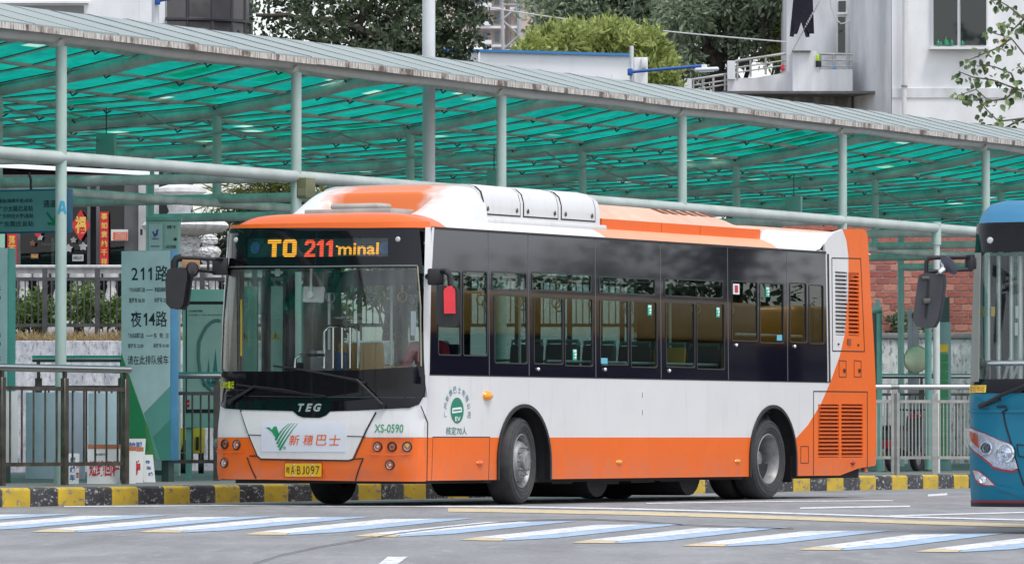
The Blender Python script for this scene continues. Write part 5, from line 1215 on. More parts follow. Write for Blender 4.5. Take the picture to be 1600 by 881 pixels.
lean_board(197.5, 697, 212, 757, 71.3, "white folded board with an orange strip at the front of the stack", 0, [("车", .0, .22, .52, .60, INKRED, .02), ("程", .0, .2, .18, .38, INKRED, .03)], True)
# ---- telecom cabinet pillar
a, b = at(230, 750, 78), at(280, 339, 78); w2 = (b.x - a.x) / 2
tc_ = thing("telecom_cabinet", "pale teal telecom cabinet rising behind the tall queue sign", "cabinet", ((a.x + b.x) / 2, 78, PZ)); H = b.z - PZ
CAB_ = mat("cabinet_enamel", (.38, .58, .52), .4, var=.05); g = MB(); g.box(-w2, w2, 0, .4, .05, H - .05); obj("body", g, CAB_, tc_, bevel=.008)
g = MB(); g.box(-w2 - .02, w2 + .02, -.02, .42, H - .05, H); obj("cap", g, TEAL, tc_, bevel=.006)
g = MB(); g.box(-w2 + .015, -.015 + .0, -.012, 0, .1, H - .09); d1 = obj("door", g, mat("cabinet_door_enamel", (.50, .66, .66), .4, var=.04), tc_)
g = MB(); g.box(.015, w2 - .012, -.012, 0, .1, H - .09); d2 = obj("door", g, CAB_, tc_)
def cmp_(u, v): return (-w2 + 2 * w2 * (u - 230) / 50, H - (H) * (v - 339) / (750 - 339))
def cm2_(a, b, off): return V((a, -.012 - off, b))
g = MB(); g.panel([cmp_(*p) for p in ((237, 363), (240.5, 361), (240, 364.5), (243, 365), (244, 359.5), (247.5, 357.5), (246.5, 364), (246, 367.5), (242.5, 369.5), (243.5, 371), (240, 370), (239, 366))], cm2_, .003, .001); obj("emblem", g, INKBLUE, d1)
for s_, u0, v0, u1, v1, dd in (("中国电信", 236.5, 371.5, 248, 375, d1), ("智慧广州", 261, 352, 274, 358, d2), ("人民公安监制", 258, 383, 275, 388.5, d2)):
    p, q = cmp_(u0, v1), cmp_(u1, v0); text(s_, dd, cm2_, p[0], q[0], p[1], q[1], INKBLUE if dd is d1 else INK, .003, .02)
p, q = cmp_(235, 385.8), cmp_(249, 384.2); g = MB(); g.panel([(p[0], p[1]), (q[0], p[1]), (q[0], q[1]), (p[0], q[1])], cm2_, .003, .001); obj("printed_bar", g, INKBLUE, d1)
g = MB(); p = cmp_(274, 374); g.lathe([(0, .012), (.02, .01), (.022, 0)], (p[0], -.012, p[1]), (0, -1, 0), 10); obj("lock", g, BLACKPL, d2)
# ---- light box with the station map, then cabinets behind the bus
a, b = at(285, 750, 81), at(352, 452, 81); w2 = (b.x - a.x) / 2; H = b.z - PZ
lb = thing("map_lightbox", "teal light box with a pale map poster between the queue sign and the bus", "display case", ((a.x + b.x) / 2, 81, PZ))
zlb = at(300, 668, 81).z - PZ
for x in (-w2 + .08, w2 - .08):
    g = MB(); g.box(x - .04, x + .04, .06, .18, 0, zlb); obj("leg", g, TEAL, lb)
g = MB(); g.box(-w2, w2, 0, .25, zlb, H); obj("case", g, mat("light_teal_case", (.32, .60, .52), .4, var=.05), lb, bevel=.01)
def lmp(u, v): return (-w2 + 2 * w2 * (u - 285) / 67, H - H * (v - 452) / 298)
def lm2(a, b, off): return V((a, -off, b))
def lrect(u0, v0, u1, v1, m, off, nm, par):
    p, q = lmp(u0, v1), lmp(u1, v0); g = MB(); g.panel([(p[0], p[1]), (q[0], p[1]), (q[0], q[1]), (p[0], q[1])], lm2, off, .004); return obj(nm, g, m, par)
fr_ = lrect(290, 471, 349, 647, DARK, .006, "frame", lb); po_ = lrect(292, 476, 349, 641, mat("pale_map_poster", (.40, .58, .52), .35, var=.06, scale=2), .010, "poster", fr_)
g = MB(); P = [lmp(*p) for p in ((345, 502), (338, 501), (330, 504), (322, 512), (316, 523), (311, 535), (310, 560), (313, 585), (321, 602), (333, 615))]
for (a, b), (c, d) in zip(P, P[1:]): g.tube([(a, -.012, b), (c, -.012, d)], .022, 6)
obj("printed_outline", g, mat("grey_green_print", (.10, .22, .22), .5, var=0), po_)
g = MB(); g.panel([lmp(*p) for p in ((330, 600), (334, 570), (337, 545), (339, 570), (342, 600))], lm2, .013, .001); g.panel([lmp(*p) for p in ((322, 600), (326, 560), (329, 600))], lm2, .013, .001); g.panel([lmp(*p) for p in ((315, 600), (345, 597), (345, 606), (318, 606))], lm2, .013, .001); obj("printed_skyline", g, mat("teal_print", (.04, .22, .22), .5, var=0), po_)
p, q = lmp(294, 488), lmp(316, 484.5); text("公交线路示意图", po_, lm2, p[0], q[0], p[1], q[1], INK, .014, .01)
p, q = lmp(294, 494), lmp(346, 491); text("本站线路 211 夜14 首末班车时间", po_, lm2, p[0], q[0], p[1], q[1], INK, .014, .0)
lrect(291, 626, 296, 631, INKRED, .014, "printed_square", po_); lrect(291, 633, 296, 638, INKRED, .014, "printed_square", po_)
for k, (u0, u1, l_) in enumerate(((360, 402, "teal switch cabinet seen through the left of the windscreen"), (408, 452, "teal switch cabinet with a warning triangle seen through the windscreen"), (470, 506, "teal switch cabinet right of the pair, seen through the windscreen"))):
    Y = 83.5; a, b = at(u0, 750, Y), at(u1, 447, Y); w2 = (b.x - a.x) / 2; H = b.z - PZ
    t = thing("switch_cabinet", l_, "cabinet", ((a.x + b.x) / 2, Y, PZ), 0, "teal switch cabinets on the platform")
    g = MB(); g.box(-w2, w2, 0, .35, 0, H); obj("body", g, mat("light_teal_cabinet", (.42, .66, .58), .4, var=.05) if k == 0 else bpy.data.materials["light_teal_cabinet"], t, bevel=.01)
    g = MB(); g.box(-w2 + .03, w2 - .03, -.012, 0, .1, H - .26); dr = obj("door", g, bpy.data.materials["light_teal_cabinet"] if k < 2 else TEAL, t)
    zz = H * .72; g = MB(); g.panel([(-.07, zz), (.07, zz), (0, zz + .13)], lambda a, b, o: V((a, -.014 - o, b)), 0, .002); obj("warning_triangle", g, YELPAINT, dr)
    g = MB(); g.panel([(-.012, zz + .02), (.012, zz + .02), (.018, zz + .06), (0, zz + .09)], lambda a, b, o: V((a, -.016 - o, b)), 0, .001); obj("warning_flash", g, INK, dr)
# ---- yellow bin behind the railing
a, b = at(279, 735, 92), at(319, 668, 92); w2 = (b.x - a.x) / 2; t = thing("yellow_bin", "yellow plastic container with a pale lid behind the railing left of the bus", "bin", ((a.x + b.x) / 2, 92, PZ))
h = b.z - PZ; g = MB(); g.add([(-w2 * .9, 0, .3), (w2 * .9, 0, .3), (w2 * .9, .5, .3), (-w2 * .9, .5, .3), (-w2, -.03, h), (w2, -.03, h), (w2, .53, h), (-w2, .53, h)], [(0, 1, 2, 3), (4, 7, 6, 5), (0, 4, 5, 1), (1, 5, 6, 2), (2, 6, 7, 3), (3, 7, 4, 0)]); obj("tub", g, mat("yellow_plastic", (.80, .56, .02), .4, var=.05), t, bevel=.03)
g = MB(); g.box(-w2 * .7, w2 * .5, -.02, .5, h - .01, h + .05); obj("lid", g, mat("pale_grey_lid", (.35, .36, .38), .5, var=.05), t, bevel=.02)
g = MB(); g.add([(-w2 * .86, -.035, .32), (w2 * .1, -.035, .32), (-w2 * .5, -.035, .52)], [(0, 1, 2)]); g.box(w2 * .35, w2 * .6, -.04, -.02, .35, h * .8); obj("dark_patch", g, BLACKPL, t)
for x in (-w2 * .7, w2 * .7):
    g = MB(); g.lathe([(0, -.04), (.12, -.04), (.12, .04), (0, .04)], (x, .25, .12), (1, 0, 0), 16); g.box(x - .04, x + .04, .2, .3, .1, .31); obj("wheel", g, BLACKPL, t)
# ---- olive box on the second column
a, b = at(461, 310, 75.2), at(492, 278.5, 75.2); t = thing("junction_box", "olive junction box strapped to the second column above the bus roof", "box", ((a.x + b.x) / 2, 75.2, a.z), radians(-28))
OL = mat("olive_enamel", (.17, .18, .09), .5, var=.1); hw = (b.x - a.x) / 2 * .78; g = MB(); g.box(-hw, hw, -.14, .1, 0, b.z - a.z); obj("box_body", g, OL, t, bevel=.008)
g = MB(); g.box(-.02, .10, -.146, -.14, .03, .12); obj("name_plate", g, mat("olive_plate", (.25, .25, .16), .5, var=0), t)
# ---- right side platform things
a, b = at(1366, 745, 97), at(1378, 490, 97); w2 = (b.x - a.x) / 2
t = thing("shelter_panel", "teal framed dark panel right behind the orange bus tail", "panel", ((a.x + b.x) / 2, 97, PZ)); H = b.z - PZ
g = MB(); g.box(w2 - .09, w2, -.05, .1, 0, H); g.box(-w2 * 4, w2, -.05, .1, H, H + .12); obj("frame", g, TEAL, t, bevel=.006); g = MB(); g.box(-w2 * 4, w2 - .09, 0, .05, .3, H); obj("panel", g, mat("dark_teal_glass", (.02, .08, .08), .15, var=0), t)
g = MB(); g.box(-w2 * .6, w2 * .4, -.05, .1, H + .12, H + .22); obj("cap", g, TEAL, t)
pp = at(1450.5, 700, 98); t = thing("post", "teal round post beside the white post, partly behind the blue bus mirror", "post", (pp.x, 98, PZ)); g = MB(); g.tube([(0, 0, 0), (0, 0, at(1450, 490, 98).z - PZ)], .055, 14); obj("pole", g, TEAL, t); g = MB(); g.lathe([(0, .03), (.075, .03), (.075, 0), (0, 0)], n=14); obj("base_plate", g, OLDSTEEL, t)
a, b = at(1466, 745, 99), at(1486, 503, 99); w2 = (b.x - a.x) / 2; H = b.z - PZ
t = thing("green_sign_pillar", "green pillar sign with a yellow band and dark box on top beside the white post", "sign", ((a.x + b.x) / 2, 99, PZ))
g = MB(); g.box(-w2, w2, 0, .3, 0, H); obj("case", g, mat("green_teal_case", (.16, .30, .29), .4, var=.05), t, bevel=.008)
g = MB(); g.box(-w2, w2 * .8, .02, .28, H, H + .40); obj("top_box", g, mat("dark_green_box", (.01, .06, .05), .4, var=0), t)
zz = at(1470, 538, 99).z - PZ; zy = at(1470, 550, 99).z - PZ; g = MB(); g.box(-w2 * .8, w2 * .55, -.012, 0, zy, zz); obj("yellow_band", g, YELPAINT, t)
for k in range(12):
    z = zy - .03 - k * .145
    if z > .15:
        g = MB(); g.box(-w2 * .8, w2 * .55, -.012, 0, z - .125, z); obj("green_tile", g, mat("green_tile_enamel", (.02, .25, .08), .35, var=.15) if k == 0 else bpy.data.materials["green_tile_enamel"], t)
a, b = at(1419, 745, 101), at(1436, 481, 101); w2 = (b.x - a.x) / 2; H = b.z - PZ
t = thing("mirror_post", "grey steel post of two flat bars carrying the round traffic mirror", "post", ((a.x + b.x) / 2, 101, PZ)); GP = mat("grey_post_paint", (.36, .37, .40), .5, var=.1)
g = MB(); g.box(-w2, -w2 * .25, 0, .08, 0, H); obj("upright", g, GP, t); g = MB(); g.box(-w2 * .2, w2, .02, .10, 0, H * .96); obj("upright", g, GP, t)
for z in (H - .12, H * .68):
    g = MB(); g.box(-.02, .09, -.03, 0, z - .04, z + .04); obj("clamp", g, OLDSTEEL, t, bevel=.008)
mc = at(1431.5, 561, 100.7); t = thing("traffic_mirror", "round convex traffic mirror hung on the grey steel post", "mirror", (mc.x, mc.y, mc.z - .3)); axm = V((-.50, -.84, .10)).normalized()
g = MB(); g.lathe([(0, .045), (.10, .04), (.18, .024), (.222, 0)], (0, 0, .3), axm, 28); obj("mirror_face", g, mat("cream_mirror_face", (.95, .84, .62), .4, metal=.25, var=.08), t); g = MB(); g.lathe([(.222, .01), (.235, 0), (.20, -.04), (0, -.05)], (0, 0, .3), axm, 28); obj("mirror_back", g, mat("cream_back", (.50, .49, .40), .5, var=.05), t)  # cream base colour offsets the green canopy light on the mirror face
pp = at(1377, 745, 99); t = thing("bollard", "yellow banded white bollard behind the railing next to the bus tail", "bollard", (pp.x + .02, 99, PZ)); h = at(1377, 664, 99).z - PZ
g = MB(); g.tube([(0, 0, 0), (0, 0, h)], .035, 12); obj("pole", g, PAPER, t); g = MB(); g.lathe([(.037, h * .62), (.037, h * .78)], n=12); g.lathe([(.037, h * .3), (.037, h * .42)], n=12); obj("band", g, YELPAINT, t)
# ---- red scooter behind the right railing
pp = at(1413, 740, 98); t = thing("scooter", "red electric scooter parked behind the right railing", "scooter", (pp.x, 98, PZ), radians(65)); RB = mat("red_scooter_paint", (.50, .015, .03), .3, var=.05, coat=.4)
for x in (-.55, .55):
    g = MB(); g.lathe([(.14, .045), (.20, .05), (.225, .03), (.225, -.03), (.20, -.05), (.14, -.045)], (x, 0, .225), (0, 1, 0), 24, closed=True); wh = obj("wheel", g, RUBBER, t); g = MB(); g.lathe([(.145, .03), (.05, .04), (0, .04)], (x, 0, .225), (0, 1, 0), 16); g.lathe([(.145, -.03), (.05, -.04), (0, -.04)], (x, 0, .225), (0, 1, 0), 16); obj("rim", g, GREYMET, wh)
g = MB(); g.panel([(-.75, .42), (-.25, .32), (.15, .22), (.35, .24), (.45, .5), (.50, .86), (.42, .86), (.33, .52), (.18, .30), (-.05, .36), (-.12, .62), (-.70, .66)], lambda a, b, o: V((a, .11 + o, b)), 0, .22); obj("body", g, mat("dark_grey_scooter_shell", (.06, .06, .065), .4, var=0), t, bevel=.03); g = MB(); g.box(.42, .53, -.10, .10, .45, .92); g.box(-.80, -.66, -.10, .10, .36, .50); obj("apron", g, RB, t, bevel=.03)
g = MB(); g.box(-.68, -.08, -.12, .12, .66, .74); obj("saddle", g, BLACKPL, t, bevel=.03)
g = MB(); g.tube([(.5, 0, .8), (.46, 0, .98)], .025, 8); g.tube([(.42, -.3, 1.0), (.47, 0, .98), (.42, .3, 1.0)], .016, 8); obj("handlebar", g, BLACKPL, t); g = MB(); g.tube([(.48, 0, .75), (.58, 0, .225)], .03, 8); obj("fork", g, BLACKPL, t)

# ================================================================== retaining wall, fence, balustrade and shop on the left
RW_ = MAT_W = None
def roughwall(name, base, dark, white):
    m, t, b, l = nodes(name); v = coords(t, (1, 1, .6)); v2 = coords(t, (2.2, 2.2, .9))
    n = noise(t, v2, 2.2, 8, .75); c = mix(t, ramp(t, n, [(.40, 0), (.60, 1)]), base, white); c = mix(t, ramp(t, noise(t, v2, 6, 6, .75), [(.52, 0), (.64, .9)]), c, dark)
    l.new(c, b.inputs["Base Color"]); b.inputs["Roughness"].default_value = .9; bump(t, b, n, .6, .05); return m
YR = 128.0      # the station yard is deeper on the right: the stained wall and brick wall stand further back there
t = thing("retaining_wall", "rough mottled grey plaster retaining wall behind the platform, pebbledashed on the right", "wall", (0, 106, 0))
zt_l = at(100, 532, 106).z; zt_r = at(1400, 529, YR).z; XS = -1.1
RP = roughwall("rough_plaster", (.36, .37, .42), (.14, .14, .16), (.60, .60, .62))
g = MB(); g.box(-26, XS, 0, .5, -.2, zt_l); obj("wall_face", g, RP, t, bevel=.03)
g = MB(); g.box(XS - .5, XS, .52, YR - 106, -.2, zt_l - .01); obj("wall_face", g, RP, t, bevel=.03)
g = MB(); g.box(XS, 30, YR - 106, YR - 105.5, -.2, zt_r); obj("wall_face", g, roughwall("pebbledash", (.52, .52, .52), (.14, .14, .14), (.74, .73, .73)), t, bevel=.03)
g = MB(); g.box(XS, 30, YR - 106.05, YR - 105.48, zt_r, zt_r + .12); obj("coping", g, CONC, t, bevel=.02)
bank = thing("earth_bank", "dry earth bank on top of the retaining wall", None, (0, 106.5, 0), kind="structure")
SOIL = mat("dry_soil", (.16, .13, .09), .9, var=.25)
g = MB(); g.box(-26, XS - .5, 0, 40, -.2, zt_l - .02); obj("bank_soil", g, SOIL, bank, kind="structure")
g = MB(); g.box(XS - .49, 30, YR - 106, 40, -.2, zt_r - .02); obj("bank_soil", g, SOIL, bank, kind="structure")
# iron fence
z0f = zt_l; a = at(20, 500, 106.9)
t = thing("iron_fence", "dark grey iron bar fence along the top of the left retaining wall", "fence", (0, 106.9, zt_l)); IRON = mat("grey_iron", (.10, .10, .105), .45, metal=.6, var=.2)
zr1, zr2 = at(0, 436, 106.9).z - zt_l, at(0, 508, 106.9).z - zt_l; ztp = at(0, 420, 106.9).z - zt_l
pb = MB(); pb.box(-.045, .045, -.03, .03, -.05, ztp); pme = meshof("post", pb, IRON); bb_ = MB(); bb_.box(-.011, .011, -.011, .011, zr2, zr1); bme = meshof("bar", bb_, IRON)
xs = [at(u, 500, 106.9).x for u in (-12, 70, 153.5)]; st_ = xs[1] - xs[0]
for k in range(-2, 12):
    x = xs[1] + k * st_; inst("post", pme, t, (x, 0, 0))
    for z in (zr1, zr2):
        g = MB(); g.box(x + .046, x + st_ - .046, -.015, .015, z - .03, z + .03); obj("rail", g, IRON, t)
    for j in range(7): inst("bar", bme, t, (x + st_ * (j + 1) / 8, 0, 0))
# white balustrade
t = thing("balustrade", "white stone balustrade with turned balusters behind the iron fence", "balustrade", (0, 109.5, zt_l)); STONE = mat("white_stone", (.66, .66, .66), .7, var=.12, scale=6)
CARVED = mat("carved_white_stone", (.66, .66, .66), .8, var=.05); _t = CARVED.node_tree; _v = _t.nodes.new("ShaderNodeTexVoronoi"); _v.inputs["Scale"].default_value = 16; _v.feature = 'SMOOTH_F1'; _t.links.new(coords(_t), _v.inputs["Vector"]); bump(_t, _t.nodes["Principled BSDF"], _v.outputs["Distance"], 1.0, .09)
ztb = at(0, 414, 109.5).z - zt_l; zbb = at(0, 500, 109.5).z - zt_l; zrl = at(0, 421.5, 109.5).z - zt_l
x0, x1 = at(-60, 400, 109.5).x, at(470, 400, 109.5).x
g = MB(); g.box(x0, x1, -.12, .12, ztb - .06, ztb); obj("top_rail", g, STONE, t, bevel=.02); g = MB(); g.box(x0, x1, -.09, .09, zrl - .07, ztb - .06); obj("under_rail", g, mat("grey_stained_stone", (.34, .34, .34), .8, var=.2), t)
g = MB(); g.box(x0, x1, -.13, .13, -.05, zbb); obj("plinth", g, STONE, t, bevel=.02)
hb = zrl - .07 - zbb; bl = MB(); bl.lathe([(.13, 0), (.13, .06), (.085, .10), (.10, .18), (.135, hb * .38), (.12, hb * .52), (.07, hb * .72), (.085, hb * .80), (.07, hb * .84), (.15, hb * .90), (.16, hb)], n=14); ble = meshof("baluster", bl, STONE)
u = -34
for u in (-24, 2, 38, 64, 93, 121, 146, 174, 202, 232, 262, 285, 309, 335, 361, 386, 410):
    inst("baluster", ble, t, (at(u, 400, 109.5).x, 0, zbb))
# big urn on a pedestal, small ornamental urn
c = at(298, 360, 111.5); t = thing("stone_bowl", "big white carved stone bowl on a fluted pedestal behind the balustrade", "urn", (c.x - .1, 111.5, zt_l)); z3 = at(310, 367, 111.5).z - zt_l; z4 = at(310, 343, 111.5).z - zt_l
g = MB(); rb = at(356, 350, 111.5).x - c.x + .1
n_ = 132; prof = [(.25, z3 - .02), (.40, z3 + .01), (rb * .85, z3 + .05), (rb * .97, z3 + .12), (rb, z3 + .17), (rb * .95, z4 - .06), (rb * .84, z4), (rb * .2, z4 + .01), (0, z4 + .01)]
g.lathe(prof, n=n_); g.v = [(x * (1 + .07 * (abs(cos(11 * atan2(y, x))) - .6) * (1 if z < z4 - .03 else .2)), y * (1 + .07 * (abs(cos(11 * atan2(y, x))) - .6) * (1 if z < z4 - .03 else .2)), z) for x, y, z in g.v]; obj("bowl", g, STONE, t)
zp = at(310, 420, 111.5).z - zt_l; g = MB(); g.lathe([(.45, 0), (.45, zp - .3), (.30, zp - .22), (.23, zp), (.25, z3 - .45), (.36, z3 - .3), (.30, z3 - .26), (.34, z3 - .06), (.26, z3 - .01)], (-.04, 0, 0), n=20); g.v = [(x, y, z) for x, y, z in g.v]; obj("pedestal", g, CARVED, t)
zz = at(310, 330, 111.5).z - zt_l; g = MB(); g.lathe([(.3, z4), (.20, z4 + .15), (.30, at(310, 304, 111.5).z - zt_l - .04), (.50, at(310, 301, 111.5).z - zt_l), (.48, at(310, 295, 111.5).z - zt_l), (.22, at(310, 289, 111.5).z - zt_l), (0, at(310, 287, 111.5).z - zt_l)], (-.1, 0, 0), n=24); obj("upper_tier", g, STONE, t)
c = at(327.5, 400, 110.2); zb_ = at(327, 424, 110.2).z; t = thing("ornamental_urn", "small white carved urn standing on the balustrade pier", "urn", (c.x, 110.2, zb_ - .8))
def zz(v): return at(327, v, 110.2).z - zb_ + .8
g = MB(); g.lathe([(.15, 0), (.15, zz(421)), (.11, zz(419)), (.09, zz(416)), (.12, zz(412)), (.155, zz(406)), (.175, zz(400)), (.20, zz(396)), (.205, zz(392)), (.18, zz(388.5)), (.15, zz(386.5)), (.155, zz(385.5)), (.085, zz(384.5)), (.065, zz(382.5))], n=40); g.v = [(x * (1 + .05 * abs(sin(6 * atan2(y, x)))), y * (1 + .05 * abs(sin(6 * atan2(y, x)))), z) for x, y, z in g.v]; obj("urn_body", g, CARVED, t)
g = MB(); g.lathe([(.065, zz(382.5)), (.12, zz(381)), (.135, zz(378)), (.125, zz(375.5)), (.14, zz(374)), (.115, zz(371)), (.12, zz(370)), (.075, zz(367.5)), (.03, zz(366)), (0, zz(366))], n=36); g.v = [(x * (1 + .16 * abs(cos(4 * atan2(y, x) + z * 14))), y * (1 + .16 * abs(cos(4 * atan2(y, x) + z * 14))), z) for x, y, z in g.v]; obj("urn_finial", g, CARVED, t)
a, b = at(283, 421, 109.0), at(311, 404.5, 109.0); t = thing("cardboard_box", "brown cardboard box on the balustrade beside the small urn", "box", ((a.x + b.x) / 2, 109.0, a.z)); w2 = (b.x - a.x) / 2; h = b.z - a.z
g = MB(); g.box(-w2, w2, 0, .3, 0, h); obj("carton", g, mat("cardboard", (.42, .24, .12), .8, var=.08), t, bevel=.004); g = MB(); g.box(-w2 * .2, w2 * .5, -.003, 0, h * .35, h * .65); obj("printed_mark", g, mat("brown_print", (.14, .06, .03), .7, var=0), t)
# shop
t = thing("shop_building", "dark glazed shop front with red new year couplets behind the balustrade", "shop", (0, 113, zt_l)); SHW = mat("shop_grey_frame", (.13, .13, .135), .5, var=.1)
def sbox(nm, u0, v0, u1, v1, Y, d, m, par=None, bev=0):
    g = MB(); g.boxpx(u0, v0, u1, v1, Y, d); return obj(nm, g, m, par or t, bevel=bev)
sbox("wall", -150, 225, 300, 500, 115.5, .3, mat("dark_shop_interior", (.035, .035, .04), .7, var=.2))
sbox("roof_slab", -170, 225, 232, 252, 112.6, 3.2, mat("grey_slab", (.20, .20, .205), .7, var=.1))
sbox("door_pillar", 216, 255, 231, 500, 112.6, .4, mat("white_pillar", (.52, .52, .53), .6, var=.1)); sbox("door_pillar", 232, 285, 243, 500, 112.9, .3, TEAL)
for u0, u1 in ((-2, 8), (26, 32), (136, 141), (150, 156), (194, 216)): sbox("door_frame", u0, 273, u1, 500, 112.7, .12, SHW)
sbox("door_frame", -150, 273, 216, 283, 112.72, .1, SHW)
sg_ = glassmat("shop_glass", (.45, .50, .52), 1.5)
for u0, u1 in ((-150, -2), (8, 26), (32, 136), (156, 194)): sbox("pane", u0, 283, u1, 500, 112.76, .02, sg_)
sbox("soffit_lamp", 124, 290, 152, 322, 112.9, .05, mat("grey_notice", (.25, .25, .25), .6, var=0))
def banner(nm, u0, v0, u1, v1, Y, label, chars, m=REDPAPER, cm_=GOLD, cat="banner"):
    a, b = at(u0, v1, Y), at(u1, v0, Y); q = thing(nm, label, cat, ((a.x + b.x) / 2, Y, a.z)); w2 = (b.x - a.x) / 2; h = b.z - a.z
    g = MB(); g.box(-w2, w2, 0, .012, 0, h); o = obj("sheet", g, m, q)
    for s_, x0, x1, y0, y1 in chars: text(s_, o, lambda a, b, off: V((a, -off, b)), -w2 + 2 * w2 * x0, -w2 + 2 * w2 * x1, h * y0, h * y1, cm_, .004, .025)
    return q
cp = "事如意纳千祥"; banner("couplet", 156, 331, 169.5, 416, 112.5, "red couplet banner with gold characters right of the shop door", [(ch, .14, .86, 1 - (k + .88) / 6.05, 1 - (k + .14) / 6.05) for k, ch in enumerate(cp)])
banner("couplet", 11, 365, 26.5, 413, 112.5, "shorter red couplet banner at the left edge beside the queue sign", [("落", .14, .86, .64, .94), ("百", .14, .86, .34, .62), ("福", .14, .86, .02, .3)])
banner("couplet", 72, 288, 106, 296, 112.5, "red strip banner over the shop door, mostly hidden by the sign", [("吉", .2, .36, .1, .9), ("祥", .42, .58, .1, .9), ("福", .64, .8, .1, .9)])
a = at(126, 352, 112.4); t2_ = thing("fortune_diamond", "red diamond paper with a gold fortune character on the shop glass", "banner", (a.x, 112.4, a.z - .35)); r_ = at(141, 352, 112.4).x - a.x; rz_ = a.z - at(126, 376, 112.4).z
g = MB(); g.panel([(-r_, .35), (0, .35 - rz_), (r_, .35), (0, .35 + rz_)], lambda a, b, o: V((a, -o, b)), .01, .012); o = obj("sheet", g, REDPAPER, t2_); text("福", o, lambda a, b, off: V((a, -.01 - off, b)), -.10, .10, .2, .52, GOLD, .004, .03)
a = at(59, 362, 112.4); t2_ = thing("fortune_diamond", "small red diamond tip below the hanging sign", "banner", (a.x, 112.4, a.z - .2)); g = MB(); g.panel([(-.09, .2), (0, .08), (.09, .2), (0, .32)], lambda a, b, o: V((a, -o, b)), .01, .012); obj("sheet", g, REDPAPER, t2_)
q = banner("notice", 173.5, 358.5, 200, 376, 112.55, "orange printed notice with a white border on the shop door", [], PAPER, PAPER, "notice")
w2 = (at(200, 1, 112.55).x - at(173.5, 1, 112.55).x) / 2; h = at(1, 358.5, 112.55).z - at(1, 376, 112.55).z
g = MB(); g.box(-w2 * .75, w2 * .95, -.004, 0, h * .05, h * .76); o = obj("printed_panel", g, INKORANGE, q)
for k, s_ in enumerate(("门店营业时间", "欢迎光临惠顾", "请扫码咨询")): text(s_, o, lambda a, b, off: V((a, -.004 - off, b)), -w2 * .5, w2 * .8, h * (.54 - .2 * k), h * (.68 - .2 * k), PAPER, .003, .01)
banner("hello_sticker", 113, 397.5, 130.5, 408, 112.5, "white sticker reading HELLO on the shop glass", [("HELLO", .1, .85, .3, .7)], mat("pale_grey_sticker", (.42, .42, .42), .6, var=0), INK, "sticker")
banner("hello_sticker", 48, 396, 60, 404, 112.5, "orange faded sticker reading HELLO left of the first column", [("HELLO", .1, .9, .25, .75)], mat("brown_sticker", (.20, .09, .05), .6, var=0), GOLD, "sticker")
def flower(u, v, r, m, l_):
    c = at(u, v, 112.5); q = thing("flower_sticker", l_, "sticker", (c.x, 112.5, c.z - .05)); g = MB(); g.panel([((r * (.82 + .18 * cos(5 * k * pi / 20))) * cos(k * pi / 20 + .3), .05 + (r * (.82 + .18 * cos(5 * k * pi / 20))) * sin(k * pi / 20 + .3)) for k in range(40)], lambda a, b, o: V((a, -o, b)), .01, .01); obj("sticker_sheet", g, m, q)
GS = bpy.data.materials["pale_grey_sticker"]
flower(115, 375, .06, GS, "small white flower sticker under the red diamond"); flower(130, 385, .08, GS, "larger white flower sticker on the shop glass"); flower(51, 380, .06, bpy.data.materials["brown_sticker"], "orange flower sticker left of the first column"); flower(62.5, 371, .06, GS, "grey flower sticker beside the small red diamond"); flower(107, 388, .08, GS, "white flower sticker next to the first column")
banner("door_reader", 219, 358, 222.8, 367.5, 112.4, "black card reader on the white door pillar", [], BLACKPL, BLACKPL, "card reader")
a, b = at(67, 418, 114.5), at(86, 372, 114.5); t2_ = thing("clothes_stand", "white stand seen through the shop glass", "stand", ((a.x + b.x) / 2, 114.5, zt_l)); zz_ = b.z - zt_l; g = MB(); g.tube([(.07, 0, 0), (.07, 0, zz_)], .025, 8); g.tube([(-.14, 0, zz_ - .12), (.12, 0, zz_ - .12)], .02, 8); g.tube([(0, 0, .06), (.3, 0, 0)], .02, 8); obj("stand_frame", g, PAPER, t2_)
banner("poster", -12, 365, 7.5, 393, 112.4, "pale green poster at the left edge of the shop glass", [], mat("pale_green_poster", (.30, .55, .42), .6, var=.05), INK, "poster")

# ================================================================== brick wall on the right
t = thing("brick_wall", "red brick wall rising behind the stained retaining wall on the right", "wall", (0, YR + 2, zt_r))
g = MB(); X0, X1 = 5.2, 19.0; ztw = 6.8 - zt_r; g.box(X0, X1, .035, .4, -1.5, ztw); obj("mortar", g, mat("pale_mortar", (.78, .74, .72), .85, var=.1), t)
bh, bw_, jt = .122, .284, .021; BM_ = [mat("red_brick", (.44, .145, .11), .8, var=.12, scale=9), mat("pink_brick", (.56, .24, .175), .8, var=.1, scale=9), mat("dark_red_brick", (.36, .11, .09), .8, var=.12, scale=9)]
bme = []
for m in BM_:
    g = MB(); g.box(0, bw_, 0, .05, 0, bh); bme.append(meshof("brick", g, m, bevel=.006, seg=1))
cnt = 0; rest = MB(); z = at(1400, 528, YR + 2).z - zt_r + .02; row = 0; zlo = z - 6 * (bh + jt)
ul = at(1338, 450, YR + 2).x; ur = at(1527, 450, YR + 2).x; zA, zB = at(0, 527, YR + 2).z - zt_r, at(0, 413, YR + 2).z - zt_r
z = zA - 3 * (bh + jt)
while z < ztw:
    x = X0 + (row % 2) * (bw_ + jt) / 2
    while x < X1 - bw_:
        if ul - .27 < x < ur and zA - .12 < z < zB + .02 and cnt < 290:
            k = R.choice((0, 0, 0, 1, 1, 2)); inst("brick", bme[k], t, (x, R.uniform(-.004, .004), z)); cnt += 1
        else: rest.box(x, x + bw_, 0, .05, z, z + bh)
        x += bw_ + jt
    z += bh + jt; row += 1
obj("brickwork", rest, BM_[0], t, kind="stuff")
